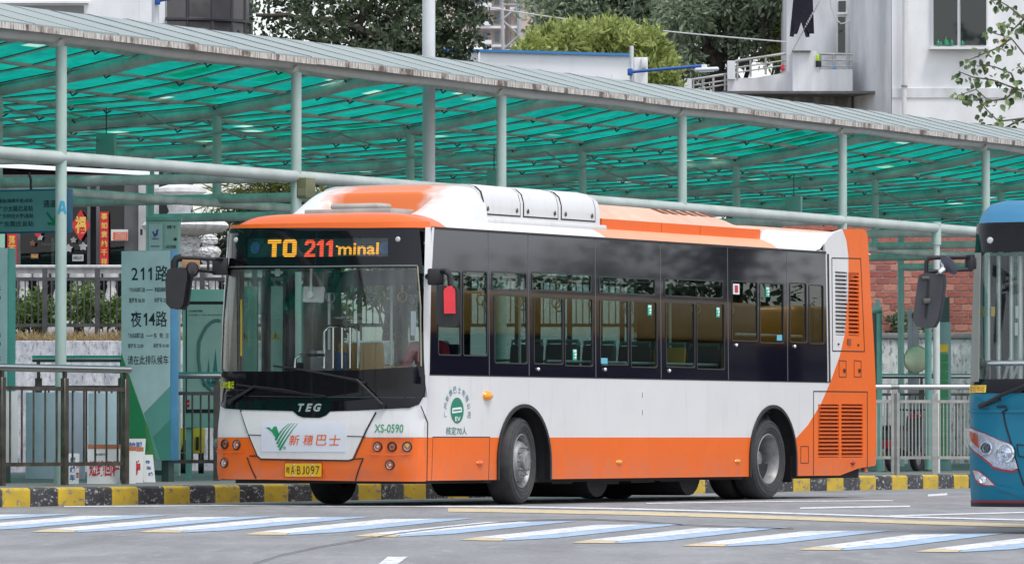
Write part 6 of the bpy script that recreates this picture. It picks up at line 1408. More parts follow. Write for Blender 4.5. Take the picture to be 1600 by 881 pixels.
# ================================================================== plants and trees
def leafq(mb, p, d, n, L, W, fold=.25):
    s_ = d.cross(n); s_.normalize(); n2 = s_.cross(d)
    mb.add([p, p + d * L * .45 + s_ * W / 2 + n2 * W * fold, p + d * L, p + d * L * .45 - s_ * W / 2 + n2 * W * fold], [(0, 1, 2), (0, 2, 3)])
def rv(): 
    while True:
        v = V((R.uniform(-1, 1), R.uniform(-1, 1), R.uniform(-1, 1)))
        if .01 < v.length < 1: return v.normalized()
def crown(mb, blobs, n, L, W, droop=.3, shell=.55, sprig=5):
    tot = sum(b[1] ** 2 * b[2] for b in blobs)
    for c, rx, rz in blobs:
        for _ in range(max(1, int(n * rx * rx * rz / tot / sprig))):
            d = rv(); k = R.uniform(shell, 1.0) if R.random() < .8 else R.uniform(0, 1); k *= 1 + .12 * R.gauss(0, 1)
            p = V(c) + V((d.x * rx * k, d.y * rx * k, d.z * rz * k))
            out = (d * .6 + rv() * .8 - V((0, 0, droop))).normalized()
            for j in range(sprig):
                dd = (out + rv() * .8).normalized(); q = p + out * L * .5 * j * .6 + rv() * L * .5
                leafq(mb, q, dd, rv(), L * R.uniform(.7, 1.25), W * R.uniform(.7, 1.2))
BARK = mat("dark_bark", (.055, .045, .035), .9, var=.2, scale=8, bmp=.4); BARKP = mat("pale_bark", (.16, .14, .11), .9, var=.2, scale=6, bmp=.4)
def limb(mb, p, q, r0, r1, wig=.15, n=6):
    p, q = V(p), V(q); L = (q - p).length; pts = [p.lerp(q, k / n) + rv() * wig * L * .2 * sin(pi * k / n) for k in range(n + 1)]; mb.tube(pts, r0, 7, True, r1)
def tree(name, label, base, blobs, n, L, W, lm, bark, limbs, trunk_r=.25, group="trees behind the canopy", **k):
    t = thing(name, label, "tree", base, 0, group); B = V(base)
    g = MB(True); bl = sorted(blobs, key=lambda b: -b[1]); cz = sum(b[0][2] for b in blobs) / len(blobs)
    top = V((sum(b[0][0] for b in blobs) / len(blobs), base[1], cz - bl[0][2] * .5))
    limb(g, B, top, trunk_r, trunk_r * .55, .2, 8)
    for c, rx, rz in bl[:14]:
        s0 = B.lerp(top, R.uniform(.65, 1)); limb(g, s0, V(c) + V((0, 0, rz * .3)), trunk_r * .4, .03, .5)
    for p, q, r in limbs: limb(g, p, q, r, r * .35, .35, 8)
    obj("trunk", g, bark, t)
    g = MB(True); crown(g, blobs, n, L, W, **k); obj("crown", g, lm, t, fixn=False, ang=180)
    return t
def blobpx(lst, Y, dy=1.2):     # (u, v, radius in px) -> blobs
    out = []
    for u, v, r in lst:
        c = at(u, v, Y + R.uniform(-dy, dy)); rr = r * Y / FPX; out.append((tuple(c), rr * 1.0, rr * .9))
    return out
LD = leafmat("dark_broad_leaf", (.016, .032, .016), (.12, .16, .085), .3); LY = leafmat("yellow_green_leaf", (.09, .15, .03), (.60, .66, .22), .4); LM = leafmat("mid_green_leaf", (.07, .11, .065), (.36, .43, .29), .3)
LB = leafmat("large_bright_leaf", (.06, .12, .04), (.22, .30, .12), .35); LS = leafmat("shrub_leaf", (.05, .11, .03), (.22, .32, .08), .35); LC = leafmat("conifer_leaf", (.010, .022, .014), (.035, .06, .03), .2); LP = leafmat("palm_leaf", (.10, .13, .03), (.34, .36, .12), .35)
Yt = 116
tree("broadleaf_tree", "big dark broadleaf tree between the curved glass bay and the thick white lamp post", (at(600, 700, Yt).x, Yt, 0),
     blobpx([(405, 85, 42), (440, 100, 42), (420, 5, 34), (470, 70, 48), (500, 20, 42), (530, 90, 50), (560, 40, 46), (590, 100, 46), (610, 10, 52), (640, 70, 58), (700, 30, 52), (690, 85, 46), (720, 60, 34), (735, 20, 28), (560, -20, 50), (660, -30, 60), (480, -20, 46), (720, -20, 42), (705, 112, 22), (655, 105, 40), (612, 80, 45), (575, 95, 40)], Yt),
     11000, .14, .08, LD, BARK, [(at(610, 60, Yt), at(400, 24, Yt), .10), (at(560, 26, Yt), at(455, 48, Yt), .06), (at(480, 24, Yt), at(420, 45, Yt), .05), (at(620, 60, Yt), at(500, 55, Yt), .06)], .3, shell=.5)
Ys = 130
tree("yellow_green_tree", "bright yellow green bushy tree behind the white wall", (at(930, 700, Ys).x, Ys, 0),
     blobpx([(818, 92, 12), (832, 78, 14), (852, 66, 15), (868, 58, 12), (884, 68, 16), (902, 56, 13), (918, 70, 17), (938, 58, 14), (957, 52, 11), (968, 64, 15), (985, 56, 12), (1000, 72, 15), (1014, 62, 11), (1024, 80, 14), (1040, 100, 12), (1056, 120, 9), (1030, 114, 15), (1008, 96, 18), (982, 84, 18), (950, 82, 20), (916, 92, 20), (886, 90, 18), (858, 90, 16), (840, 104, 16), (1000, 124, 22), (1036, 132, 18), (960, 108, 18), (930, 112, 16)] + [(820 + 9.5 * k + R.uniform(-4, 4), 50 + (abs(k - 12) ** 2) * .34 + R.uniform(-6, 12), R.uniform(4, 8)) for k in range(24)], Ys, 1.6),
     9500, .18, .075, LY, BARKP, [], .18, droop=-.9, shell=.35)
Yd = 152
tree("evergreen_tree", "tall dark evergreen behind the yellow green tree and the power line", (at(1000, 700, Yd).x, Yd, 0),
     blobpx([(835, -5, 26), (850, 35, 22), (832, 40, 12), (870, 0, 26), (905, 10, 40), (950, -10, 42), (940, 40, 32), (985, 20, 40), (1025, 30, 40), (1010, -25, 48), (1020, 65, 30), (905, 40, 22), (880, 20, 20)], Yd),
     11000, .21, .075, LM, BARK, [], .3, shell=.45)
tree("evergreen_tree", "spreading dark evergreen with visible limbs left of the grey balcony", (at(1130, 700, Yd - 5).x, Yd - 5, 0),
     blobpx([(1070, 20, 40), (1110, 0, 46), (1150, 20, 46), (1190, 0, 40), (1080, 60, 34), (1060, 90, 30), (1120, 60, 32), (1165, 60, 30), (1200, 35, 26), (1105, 95, 24), (1080, 125, 26), (1040, 140, 18), (1215, -20, 36)], Yd - 5),
     10000, .21, .075, LM, BARK, [(at(1140, 140, Yd - 5), at(1100, 40, Yd - 5), .12), (at(1135, 100, Yd - 5), at(1170, 20, Yd - 5), .10), (at(1130, 95, Yd - 5), at(1190, 60, Yd - 5), .06)], .26, shell=.45)
Yg = 128
Yg = 147
tree("light_green_tree", "loose light green tree against the grey building's balcony", (at(1222, 700, Yg).x, Yg, 0),
     blobpx([(1215, 60, 20), (1205, 85, 16), (1225, 40, 18), (1200, 55, 12), (1228, 85, 14), (1215, 20, 12)], Yg, .4), 2400, .15, .06, LY, BARKP, [], .1, shell=.3)
# conifers and palm behind the urns, greenery behind the bus
Yc = 117; zL = zt_l
def bush(name, label, lst, Y, n, L, W, lm, grp="shrubs behind the balustrade", sh=.3, cat="shrub", bz=None):
    bl = blobpx(lst, Y, .5); bx = sum(b[0][0] for b in bl) / len(bl); bz = zL - .05 if bz is None else bz; t = thing(name, label, cat, (bx, Y, bz), 0, grp)
    g = MB(True); 
    for c, rx, rz in bl: limb(g, (bx + R.uniform(-.2, .2), Y, bz), (c[0], c[1], max(c[2], bz + .1)), .03, .008, .3)
    obj("stem", g, BARK, t); g = MB(True); crown(g, bl, n, L, W, shell=sh); obj("foliage", g, lm, t, fixn=False, ang=180); return t
bush("dark_conifer", "dark feathery conifer behind the two stone urns", [(360, 370, 46), (340, 420, 46), (390, 400, 50), (420, 350, 44), (440, 430, 52), (310, 440, 40), (300, 380, 30), (470, 380, 40)], Yc, 9000, .22, .025, LC)
bush("palm_shrub", "yellow green palm foliage seen between the pipes above the bus", [(420, 300, 34), (450, 310, 34), (390, 310, 26), (480, 300, 30), (435, 335, 26)], Yc + 2, 2600, .5, .04, LP)
bush("leafy_shrub", "leafy green shrub seen through the middle of the windscreen", [(510, 430, 22), (505, 470, 24), (520, 500, 26), (500, 520, 24), (480, 490, 20)], 110, 2600, .13, .07, LS)
bush("leafy_shrub", "leafy shrub seen through the driver side of the windscreen", [(560, 440, 26), (590, 450, 26), (610, 430, 24), (640, 470, 30), (660, 430, 30)], 111, 3000, .13, .07, LM)
for k, (u, l_) in enumerate(((735, "first"), (800, "second"), (880, "third"), (960, "fourth"), (1050, "fifth"), (1140, "last"))):
    bush("hedge_shrub", l_ + " hedge shrub from the left on the bank behind the bus windows", [(u - 30, 440, 34), (u, 470, 40), (u + 30, 430, 36), (u, 410, 34), (u + 15, 500, 36)], YR + 3.5 + .3 * (k % 2), 2200, .15, .075, LS if k % 2 else LM)
for k, (lst, l_) in enumerate((([(35, 475, 11), (45, 490, 12), (28, 500, 10)], "green shrub behind the fence at the left edge"), ([(58, 470, 13), (62, 495, 14), (75, 485, 10)], "green shrub between the fence post and the first column"),
                               ([(112, 490, 10), (118, 470, 10), (125, 460, 13), (135, 470, 16), (130, 490, 14), (142, 455, 12)], "tallest shrub behind the fence right of the first column"), ([(165, 490, 12), (178, 480, 12), (185, 495, 12)], "sparse shrub beside the tall queue sign"))):
    bush("fence_shrub", l_, lst, 107.6, 900, .11, .06, LS, "shrubs behind the iron fence", .2)
g = MB(True); 
for _ in range(5200):
    u = R.uniform(-40, 480); p = at(u, 528, 106.6 + R.uniform(-.25, .6)); p.z = zt_l - .03; d = V((R.gauss(0, .7), R.gauss(0, .4), R.uniform(.2, 1))).normalized(); leafq(g, p, d, rv(), R.uniform(.1, .34), .014)
o = obj("dry_grass", g, leafmat("dry_straw", (.20, .13, .05), (.55, .42, .22), .3), None, "tangled dry straw coloured grass along the foot of the iron fence", "grass", "stuff", fixn=False)
bush("creeper", "green creeper on the brick wall behind the grey post", [(1400, 495, 8), (1408, 505, 10), (1402, 515, 9), (1415, 490, 7), (1440, 510, 8), (1442, 518, 6)], YR + 1.8, 500, .12, .08, LM, None, .1, "plant", zt_r)
# the branches in front of the right building, every leaf its own part
Yb = 134; tb = at(1640, 700, Yb); t = thing("leafy_branch_tree", "loose tree with large heart shaped leaves before the white building at the right", "tree", (tb.x, Yb, 0))
g = MB(True); limb(g, (tb.x, Yb, 0), at(1640, 60, Yb), .12, .05, .1, 10)
br_px = [[(1640, 150), (1590, 140), (1550, 125), (1520, 121), (1498, 112)], [(1640, 100), (1600, 85), (1580, 60), (1545, 50)], [(1640, 60), (1600, 30), (1575, 10), (1550, -5)], [(1640, 200), (1600, 185), (1560, 190), (1540, 170), (1525, 150)], [(1590, 140), (1570, 155), (1545, 158), (1525, 140), (1502, 148)], [(1580, 60), (1560, 75), (1535, 85), (1512, 95)], [(1590, 140), (1580, 115), (1555, 105), (1530, 100)], [(1600, 185), (1570, 200), (1545, 195)], [(1600, 30), (1585, 45), (1565, 40)], [(1640, 130), (1605, 120), (1590, 100)]]
tips = []
for path in br_px:
    P = [at(u, v, Yb + .15 * sin(u * .1)) for u, v in path]; g.tube(P, .026, 6, True, .010)
    for a, b in zip(P, P[1:]):
        for f in (0., .25, .5, .75): tips.append(a.lerp(b, f))
    tips += [P[-1]] * 4
obj("trunk", g, BARKP, t)
lf = MB(); heart = [(0, 0), (.32, .12), (.50, .38), (.40, .66), (.18, .88), (0, 1.12), (-.18, .88), (-.40, .66), (-.50, .38), (-.32, .12)]
for x, y in heart: lf.v.append((x, y, -abs(x) * .35 - y * y * .12))
lf.v.append((0, .45, .02)); lf.f = [(k, (k + 1) % 10, 10) for k in range(10)]
def leafsolid(nm, c, c2): 
    m = bpy.data.materials.new(nm); m.use_nodes = True; nt_ = m.node_tree; b_ = nt_.nodes["Principled BSDF"]; oi = nt_.nodes.new("ShaderNodeObjectInfo"); nt_.links.new(mix(nt_, oi.outputs["Random"], c, c2), b_.inputs["Base Color"]); b_.inputs["Roughness"].default_value = .45; return m
lme = meshof("leaf", lf, leafsolid("heart_leaf", (.035, .075, .03), (.20, .27, .10)), ang=60); lyel = meshof("leaf", lf, leafsolid("yellow_leaf", (.75, .42, .03), (.80, .50, .05)), ang=60)
inv = full(t).inverted()
for k in range(295):
    p = R.choice(tips) + V((R.gauss(0, .09), R.gauss(0, .1), R.gauss(-.05, .08))); s_ = R.uniform(.09, .175)
    inst("leaf", lyel if k in (20, 90) else lme, t, inv @ p, (radians(R.uniform(-160, -60)), R.uniform(-.7, .7), R.uniform(-1.2, 1.2)), (s_, s_, s_))

# ================================================================== buildings above the canopy
PLAS = mat("white_plaster", (.86, .865, .88), .85, var=.07, scale=.9, stretch=(1, 1, .5), bmp=.08); PLASG = mat("grey_plaster", (.74, .745, .765), .85, var=.12, scale=1.2, stretch=(1.4, 1, .35), bmp=.08); STAIN = mat("stained_plaster", (.30, .29, .27), .9, var=.3, scale=3, stretch=(2, 1, .4), col2=(.12, .11, .10))
WGL = mat("dark_window_glass", (.012, .018, .02), .06, var=0, spec=.7); ALU = mat("pale_aluminium", (.76, .77, .78), .4, metal=.2, var=0); DKFR = mat("dark_aluminium", (.06, .055, .065), .35, metal=.5, var=0)
def pb(nm, u0, v0, u1, v1, Y, d, m, par, bev=0):
    g = MB(); g.boxpx(u0, v0, u1, v1, Y, d); return obj(nm, g, m, par, bevel=bev)
def ground_box(nm, u0, v0, u1, Y, d, m, par):
    a, b = at(u0, v0, Y), at(u1, v0, Y); g = MB(True); g.box(a.x, b.x, Y, Y + d, 0, a.z); return obj(nm, g, m, par)
t = thing("white_building", "white building with a curved dark glass bay above the canopy's left end", "building", (at(150, 0, 118).x, 118, 0))
ground_box("wall", -220, -60, 217.5, 118, 10, PLAS, t); ground_box("wall", 217.8, -60, 258, 118.02, 10, PLAS, t)
w_ = pb("window", -200, 5.5, 135, 30, 117.95, .06, ALU, t); pb("pane", -200, 9, 131, 30, 117.93, .03, mat("grey_reflective_glass", (.16, .16, .16), .1, var=.05), w_); pb("window_sill", -200, 2, 138, 5.5, 117.85, .2, PLAS, w_)
g = MB(True); a, b = at(258, 60, 118), at(388, 60, 118); cx = a.x; Rr = b.x - a.x
bay = obj("glass_bay", MB(True), DARK, t)
def bayp(th, v): return V((cx + Rr * sin(th), 119.3 - 1.3 * cos(th), at(300, v, 118).z))
ths = [radians(x) for x in (0, 15.5, 34, 52, 69, 83, 90)]
for i in range(6):
    for v0, v1 in ((32.5, 140), (-26, 27.5), (-80, -30)):
        g = MB(True); q = [bayp(ths[i] + .02, v1), bayp(ths[i + 1] - .02, v1), bayp(ths[i + 1] - .02, v0), bayp(ths[i] + .02, v0)]
        g.v = [tuple(x) for x in q] + [tuple(x + V((0, .04, 0))) for x in q]; g.f = [(0, 1, 2, 3), (7, 6, 5, 4), (0, 4, 5, 1), (1, 5, 6, 2), (2, 6, 7, 3), (3, 7, 4, 0)]; obj("pane", g, mat("grey_bay_glass", (.085, .08, .085), .12, var=.1) if "grey_bay_glass" not in bpy.data.materials else bpy.data.materials["grey_bay_glass"], bay, ang=10)
    g = MB(True); g.tube([bayp(ths[i + 1], 140), bayp(ths[i + 1], -80)], .035, 6); obj("mullion", g, DKFR, bay)
for v in (30, -28):
    g = MB(True); g.tube([bayp(th, v) - V((0, .02, 0)) for th in [radians(x * 9) for x in range(11)]], .038, 6); obj("transom", g, DKFR, bay)
# long white wall with blue edge
t = thing("white_wall_building", "low white stained building with a blue roof edge behind the canopy", "building", (at(870, 90, 122).x, 122, 0))
a, b = at(640, 78, 122), at(990, 88, 122); e = at(1010, 90, 122)
WST = mat("streaked_white_wall", (.90, .90, .91), .85, var=.12, scale=1.4, stretch=(1.5, 1, .35), col2=(.74, .73, .72), lo=.15, hi=.45)
g = MB(True); g.v = [(a.x, 122, 0), (b.x, 122, 0), (b.x, 122, b.z), (a.x, 122, a.z), (a.x, 128, 0), (b.x, 128, 0), (b.x, 128, b.z), (a.x, 128, a.z)]; g.f = [(0, 1, 2, 3), (5, 4, 7, 6), (1, 5, 6, 2), (3, 2, 6, 7), (0, 3, 7, 4)]; obj("wall", g, WST, t)
g = MB(True); g.bar((a.x, 121.97, a.z + .02), (b.x, 121.97, b.z + .02), .12, .05); obj("roof_edge", g, mat("blue_roof_edge", (.05, .22, .52), .4, var=0), t)
pb("corner_pier", 991, 90, 1012, 140, 121.9, 2, WST, t); pb("wall_box", 1002, 90, 1010.5, 107, 121.6, .3, ALU, t, .02); pb("parapet_block", 730, 72.5, 768, 82, 122.3, .6, WST, t); pb("pipe", 747, 82, 750, 130, 121.9, .1, WST, t); pb("vent_pipe", 955, 117, 957, 135, 121.9, .06, ALU, t)
# distant apartment block
t = thing("apartment_block", "beige apartment block far off behind the lattice mast", "building", (at(780, 50, 300).x, 300, 0)); BEI = mat("beige_render", (.66, .53, .46), .85, var=.1, scale=.3); 
ground_box("wall", 640, -160, 1000, 300, 12, BEI, t)
for k in range(-6, 6):
    v = 12 + k * 29
    pb("balcony_slab", 735, v, 815, v + 3.5, 299.0, 1, PLASG, t)
    for u in (742, 754, 772, 790, 806, 838, 858, 884):
        w_ = pb("window", u, v - 20, u + 9, v - 4, 299.9, .3, mat("block_window_frame", (.42, .42, .42), .6, var=0) if "block_window_frame" not in bpy.data.materials else bpy.data.materials["block_window_frame"], t)
        pb("pane", u + 1, v - 19, u + 8, v - 5, 299.86, .1, mat("block_glass", (.14, .17, .19), .2, var=0) if "block_glass" not in bpy.data.materials else bpy.data.materials["block_glass"], w_)
    pb("balcony_rail", 750, v - 7, 768, v - 1, 298.8, .1, ALU, t)
# lattice mast
t = thing("lattice_mast", "grey steel lattice mast in front of the beige block", "mast", (at(800, 100, 180).x, 180, 0)); MST = mat("galvanised_steel", (.42, .43, .45), .5, metal=.4, var=.05)
L0 = [at(u, 100, 180).x for u in (784, 793, 812)]; zt_ = at(800, -40, 180).z
for k, x in enumerate(L0):
    g = MB(True); g.tube([(x + (.25 if k == 0 else -.1 * (k == 2)), 180 + .5 * (k == 1), 0), (x, 180 + .5 * (k == 1), zt_)], .07 if k else .05, 8); obj("mast_leg", g, MST if k != 1 else mat("brown_mast_leg", (.22, .17, .14), .6, var=.1), t)
zz_ = at(800, 150, 180).z
for k in range(14):
    z = zz_ + k * .45; a_, b_ = (L0[0], L0[2]) if k % 2 else (L0[2], L0[0]); g = MB(True); g.tube([(a_, 180, z), (b_, 180, z + .45)], .03, 6); obj("brace", g, MST, t)
    if k % 3 == 0: g = MB(True); g.tube([(L0[0], 180, z), (L0[2], 180, z)], .03, 6); obj("brace", g, MST, t)
# power line
g = MB(); A, B = at(700, 2, 145), at(1229, 66, 141)
g.tube([A.lerp(B, k / 20) - V((0, 0, .10 * sin(pi * k / 20))) for k in range(21)], .016, 6); obj("power_line", g, mat("pale_cable", (.60, .61, .62), .5, var=0), None, "pale overhead cable sloping down in front of the dark trees", "cable")
# right building with balcony
t = thing("grey_building", "grey and white rendered building with a small balcony at the upper right", "building", (at(1450, 100, 139).x, 139, 0))
wx = at(1393, 0, 139).x
ground_box("wall", 1393, -139, 1720, 139, 12, PLAS, t)
def wing(nm, u0, v0, u1, v1, Y0, Y1, m, dep=.3, par=None):      # wall running from (u1, Y1) back to (u0, Y0)
    P = [at(u0, v1, Y0), at(u1, v1, Y1), at(u1, v0, Y1), at(u0, v0, Y0)]; g = MB(True); off = V((.0, dep, 0)); g.v = [tuple(p) for p in P] + [tuple(p + off) for p in P]
    g.f = [(0, 1, 2, 3), (7, 6, 5, 4), (0, 4, 5, 1), (1, 5, 6, 2), (2, 6, 7, 3), (3, 7, 4, 0)]; return obj(nm, g, m, par or t)
wing("wall", 1330, -139, 1392.6, 330, 141.5, 139.02, PLASG); wing("wall", 1229, -139, 1334, 330, 143.2, 142.6, PLASG, 3)
d_ = pb("door", 1307.5, -10, 1324.5, 100, 142.35, .1, ALU, t); pb("pane", 1310, 2, 1321.5, 19, 142.3, .06, WGL, d_); pb("pane", 1309.5, 27, 1320.5, 82, 142.3, .06, WGL, d_); pb("frame", 1308.5, 19.5, 1324, 23, 142.28, .08, ALU, d_)
pb("balcony_parapet", 1238.5, 80, 1276, 147, 140.6, 1.6, PLASG, t); pb("parapet_coping", 1238, 79.3, 1267, 81, 140.5, .3, STAIN, t); pb("balcony_parapet", 1275.8, 109, 1332, 147, 140.62, .25, PLASG, t)
BAL = mat("old_balcony_rail", (.45, .45, .44), .5, metal=.3, var=.15)
for v, r_ in ((84.5, .028), (94, .016), (103, .016)):
    g = MB(True); g.tube([at(1282, v, 140.7), at(1332, v + .8, 140.7)], r_, 8); obj("balcony_rail", g, BAL, t)
for u in (1282, 1302, 1324): g = MB(True); g.tube([at(u, 84, 140.7), at(u, 110, 140.7)], .024, 8); obj("balcony_post", g, BAL, t)
# stepped terrace to the left of it
g = MB(True); P = [at(u, v, 141.6) for u, v in ((1137, 147), (1137, 122), (1180, 122), (1238, 112), (1238, 147))]; g.v = [tuple(p) for p in P] + [tuple(p + V((0, .3, 0))) for p in P]; n = 5; g.f = [tuple(range(5)), tuple(range(9, 4, -1))] + [(k, (k + 1) % 5, 5 + (k + 1) % 5, 5 + k) for k in range(5)]; obj("terrace_parapet", g, PLASG, t)
pb("terrace_pier", 1137, 95, 1149, 124, 141.5, .4, PLASG, t); pb("terrace_pier", 1069.5, 123, 1081, 150, 141.8, .4, PLASG, t); pb("terrace_base", 1069.5, 144, 1138, 160, 141.9, .4, PLASG, t)
for (u0, v0, u1, v1, Y, lo_) in ((1149, 96, 1228, 84, 141.6, 25), (1081, 125, 1137, 116, 141.9, 22)):
    for k, r_ in ((0, .032), (.42, .018), (.72, .018)):
        g = MB(True); g.tube([at(u0, v0 + lo_ * k, Y), at(u1, v1 + lo_ * k, Y)], r_, 8); obj("terrace_rail", g, BAL, t)
    for f in (.04, .3, .6, .93):
        u = u0 + (u1 - u0) * f; v = v0 + (v1 - v0) * f; g = MB(True); g.tube([at(u, v, Y), at(u, v + lo_ + 3, Y)], .026, 8); obj("terrace_post", g, BAL, t)
pb("canopy_slab", 1128, 142.5, 1371, 146.5, 140, 1.5, mat("dark_slab", (.13, .13, .135), .7, var=.15), t); pb("wall", 1150, 146.6, 1331, 400, 141.3, .2, STAIN, t)
w_ = pb("window", 1456, -20, 1544, 73, 138.9, .1, ALU, t)
pb("pane", 1459, -20, 1496, 71, 138.86, .06, WGL, w_); pb("pane", 1501, -20, 1541, 71, 138.86, .06, WGL, w_); pb("window_sill", 1453, 73, 1546, 77, 138.7, .3, ALU, w_)
for u, h_ in ((1466, 9), (1470, 6), (1478, 13), (1481, 7), (1487, 10), (1504, 8)):
    a = at(u, 71, 138.8); g = MB(True); hh = h_ * 139 / FPX; g.lathe([(.045, 0), (.045, hh * .55), (.016, hh * .75), (.016, hh), (0, hh)], (a.x, 138.82, a.z), n=10); obj("bottle", g, mat("green_bottle", (.02, .22, .10), .2, var=0), None, {1466: "short green bottle at the left of the window sill", 1470: "shortest bottle on the window sill", 1478: "tallest green bottle on the window sill", 1481: "small bottle right of the tallest one on the window sill", 1487: "green bottle nearest the window mullion", 1504: "bottle right of the window mullion"}[u], "bottle", group="bottles on the window sill")
pb("wall_band", 1394, 138, 1720, 153, 138.97, .05, PLASG, t)
g = MB(True); g.tube([at(1414.5, -40, 138.8), at(1414.5, 135, 138.8)], .066, 12); g.tube([at(1413, 135, 138.8), at(1412.5, 330, 138.8)], .056, 12); dp = obj("downpipe", g, mat("white_pipe", (.68, .68, .68), .4, var=.03), t); g = MB(True); g.lathe([(.07, .02), (.075, .02), (.075, -.02), (.07, -.02)], at(1413.3, 135, 138.8), n=12); obj("pipe_collar", g, mat("grey_collar", (.25, .25, .26), .5, var=0), dp)
# clothes, chains and small things on the balcony
g = MB(True); P = [at(u, v, 140.3) for u, v in ((1240, -6), (1270, -6), (1272, 53), (1265, 53), (1265, 58), (1259, 59), (1252, 35), (1246, 53), (1241, 54), (1240, 58), (1234, 57))]; n = len(P)
for k, p in enumerate(P): p.y += .05 * sin(k * 2.1)
g.v = [tuple(p) for p in P] + [tuple(p + V((0, .05, 0))) for p in P]; g.f = [tuple(range(n)), tuple(range(2 * n - 1, n - 1, -1))] + [(k, (k + 1) % n, n + (k + 1) % n, n + k) for k in range(n)]
obj("hanging_trousers", g, mat("navy_cloth", (.008, .009, .02), .9, var=.1), None, "dark navy trousers hung to dry above the grey balcony", "clothes")
g = MB(True); A, B = at(1286, -8, 140.2), at(1239, 78, 140.4)
for k in range(42):
    p = A.lerp(B, k / 42); q = A.lerp(B, (k + 1.15) / 42); s_ = V((.02, 0, .012)) if k % 2 else V((0, .025, 0)); g.tube([p + s_, q + s_], .012, 4); g.tube([p - s_, q - s_], .012, 4)
obj("rope", g, mat("white_rope", (.62, .62, .62), .7, var=.1), None, "white twisted rope slanting down past the dark trousers", "rope")
g = MB(True); P = [at(u, v, 140.5) for u, v in ((1296, -8), (1299, 12), (1306, 30), (1314, 37.5), (1322, 36), (1330, 31))]; g.tube(P, .014, 6); obj("chain", g, bpy.data.materials["white_rope"], None, "thin white chain looping in front of the balcony door", "chain")
a = at(1277.5, 90, 140.5); tt = thing("safety_vest", "bright yellow green vest hung at the balcony corner", "clothes", (a.x, 140.5, a.z - .1)); g = MB(); g.box(-.035, .04, 0, .06, .02, .17); obj("vest_cloth", g, mat("fluorescent_cloth", (.50, .75, .05), .7, var=.1), tt, bevel=.01); g = MB(); g.box(-.04, .09, .06, .1, -.12, .02); obj("dark_lining", g, BLACKPL, tt, bevel=.01)
a = at(1223, 111, 141.4); tt = thing("red_bag", "small red bag on the terrace rail by the grey building", "bag", (a.x, 141.4, a.z)); g = MB(); g.box(-.04, .05, 0, .08, 0, .10); g.box(-.02, .03, .01, .07, .10, .15); obj("bag_body", g, REDPL, tt, bevel=.015)
a = at(1304.5, 109, 140.5); tt = thing("blue_bottle", "small blue bottle on the balcony parapet", "bottle", (a.x, 140.66, a.z)); g = MB(); g.lathe([(0, 0), (.035, 0), (.035, .06), (.014, .08), (.014, .1), (0, .1)], n=10); obj("bottle_body", g, mat("blue_plastic", (.06, .30, .60), .3, var=0), tt)
a = at(1314, 109, 141); tt = thing("white_basin", "white plastic tub behind the balcony rail", "tub", (a.x, 141.2, a.z - .25)); g = MB(); g.lathe([(0, 0), (.15, 0), (.18, .50), (.17, .50), (.14, .03), (0, .03)], n=18); obj("tub_body", g, PAPER, tt)

# ================================================================== the blue bus
TH2 = radians(68); FW2 = V((-cos(TH2), -sin(TH2), 0)); LF2 = V((sin(TH2), -cos(TH2), 0)); HW2 = 1.08
pc2 = at(1511.5, 683, 46.6); RC = V((pc2.x, pc2.y, 0)); BO2 = RC + LF2 * (HW2 - .01) - FW2 * .04
bb2 = thing("blue_bus", "blue small bus nosing in at the right edge of the photo", "bus", BO2, pi + TH2)
M2 = full(bb2); I2 = M2.inverted(); FN2 = FW2.copy()
def xf2(y, z):
    base = lerpz(z, [(.2, .02), (.35, .06), (.62, .07), (.98, .05), (1.02, .08), (1.10, .04), (1.9, -.04), (2.35, -.12), (2.5, -.24), (2.58, -.40)])
    k = max(0.0, (abs(y) - .86) / .22); return base + .10 * (1 - (y / HW2) ** 2) - .12 * k ** 2.4
def fm2(a, b, off):
    e = .01; n = V((1, -(xf2(a + e, b) - xf2(a - e, b)) / (2 * e), -(xf2(a, b + e) - xf2(a, b - e)) / (2 * e))).normalized(); return V((xf2(a, b), a, b)) + n * off
def F2(u, v, lim=1.078):
    x = .05
    for _ in range(14):
        q = I2 @ onp(u, v, M2 @ V((x, 0, 0)), FN2); q.y = max(-lim, min(lim, q.y)); x = .5 * x + .5 * xf2(q.y, max(.2, min(2.58, q.z)))
    return (q.y, q.z)
def F2p(l): return [F2(*p) for p in l]
BLUEP = mat("blue_bus_paint", (.004, .165, .265), .4, var=.04, scale=1, coat=.15, spec=.3); LBLUE = mat("light_blue_roof_paint", (.045, .21, .38), .4, var=.05, coat=.1)
zb2_ = F2(1540, 785)[1]; zbl = F2(1540, 614)[1]; zbk = F2(1540, 592)[1]; zgt = F2(1560, 394)[1]; zbt = F2(1560, 348)[1]
def fpan(nm, pol, m, off, th, par=bb2, holes=(), lab=None):
    g = MB(); g.panel(pol, fm2, off, th, (.08, .09), holes); return obj(nm, g, m, par, lab)
fpan("front_panel", [(-HW2, zb2_), (HW2, zb2_), (HW2, zbl), (-HW2, zbl)], BLUEP, 0, .03)
fpan("bumper_trim", [(-HW2, zb2_ - .03), (HW2, zb2_ - .03), (HW2, zb2_ + .0), (-HW2, zb2_ + .0)], BLACKPL, .006, .04); fpan("bumper_trim", [(-HW2, zb2_ + .001), (HW2, zb2_ + .001), (HW2, zb2_ + .018), (-HW2, zb2_ + .018)], mat("dark_red_trim", (.25, .02, .025), .4, var=0), .006, .02, lab="dark red line along the bumper's foot")
zcr = F2(1545, 642)[1]; fpan("crease", [(-HW2, zcr - .012), (HW2, zcr - .012), (HW2, zcr + .022), (-HW2, zcr + .012)], BLUEP, .014, .02)
zc2 = F2(1560, 766)[1]; fpan("crease", F2p([(1556, 757), (1610, 771), (1640, 771), (1640, 777), (1600, 777), (1558, 763)]), BLUEP, .012, .02)
gw = F2(1534, 480)[0]
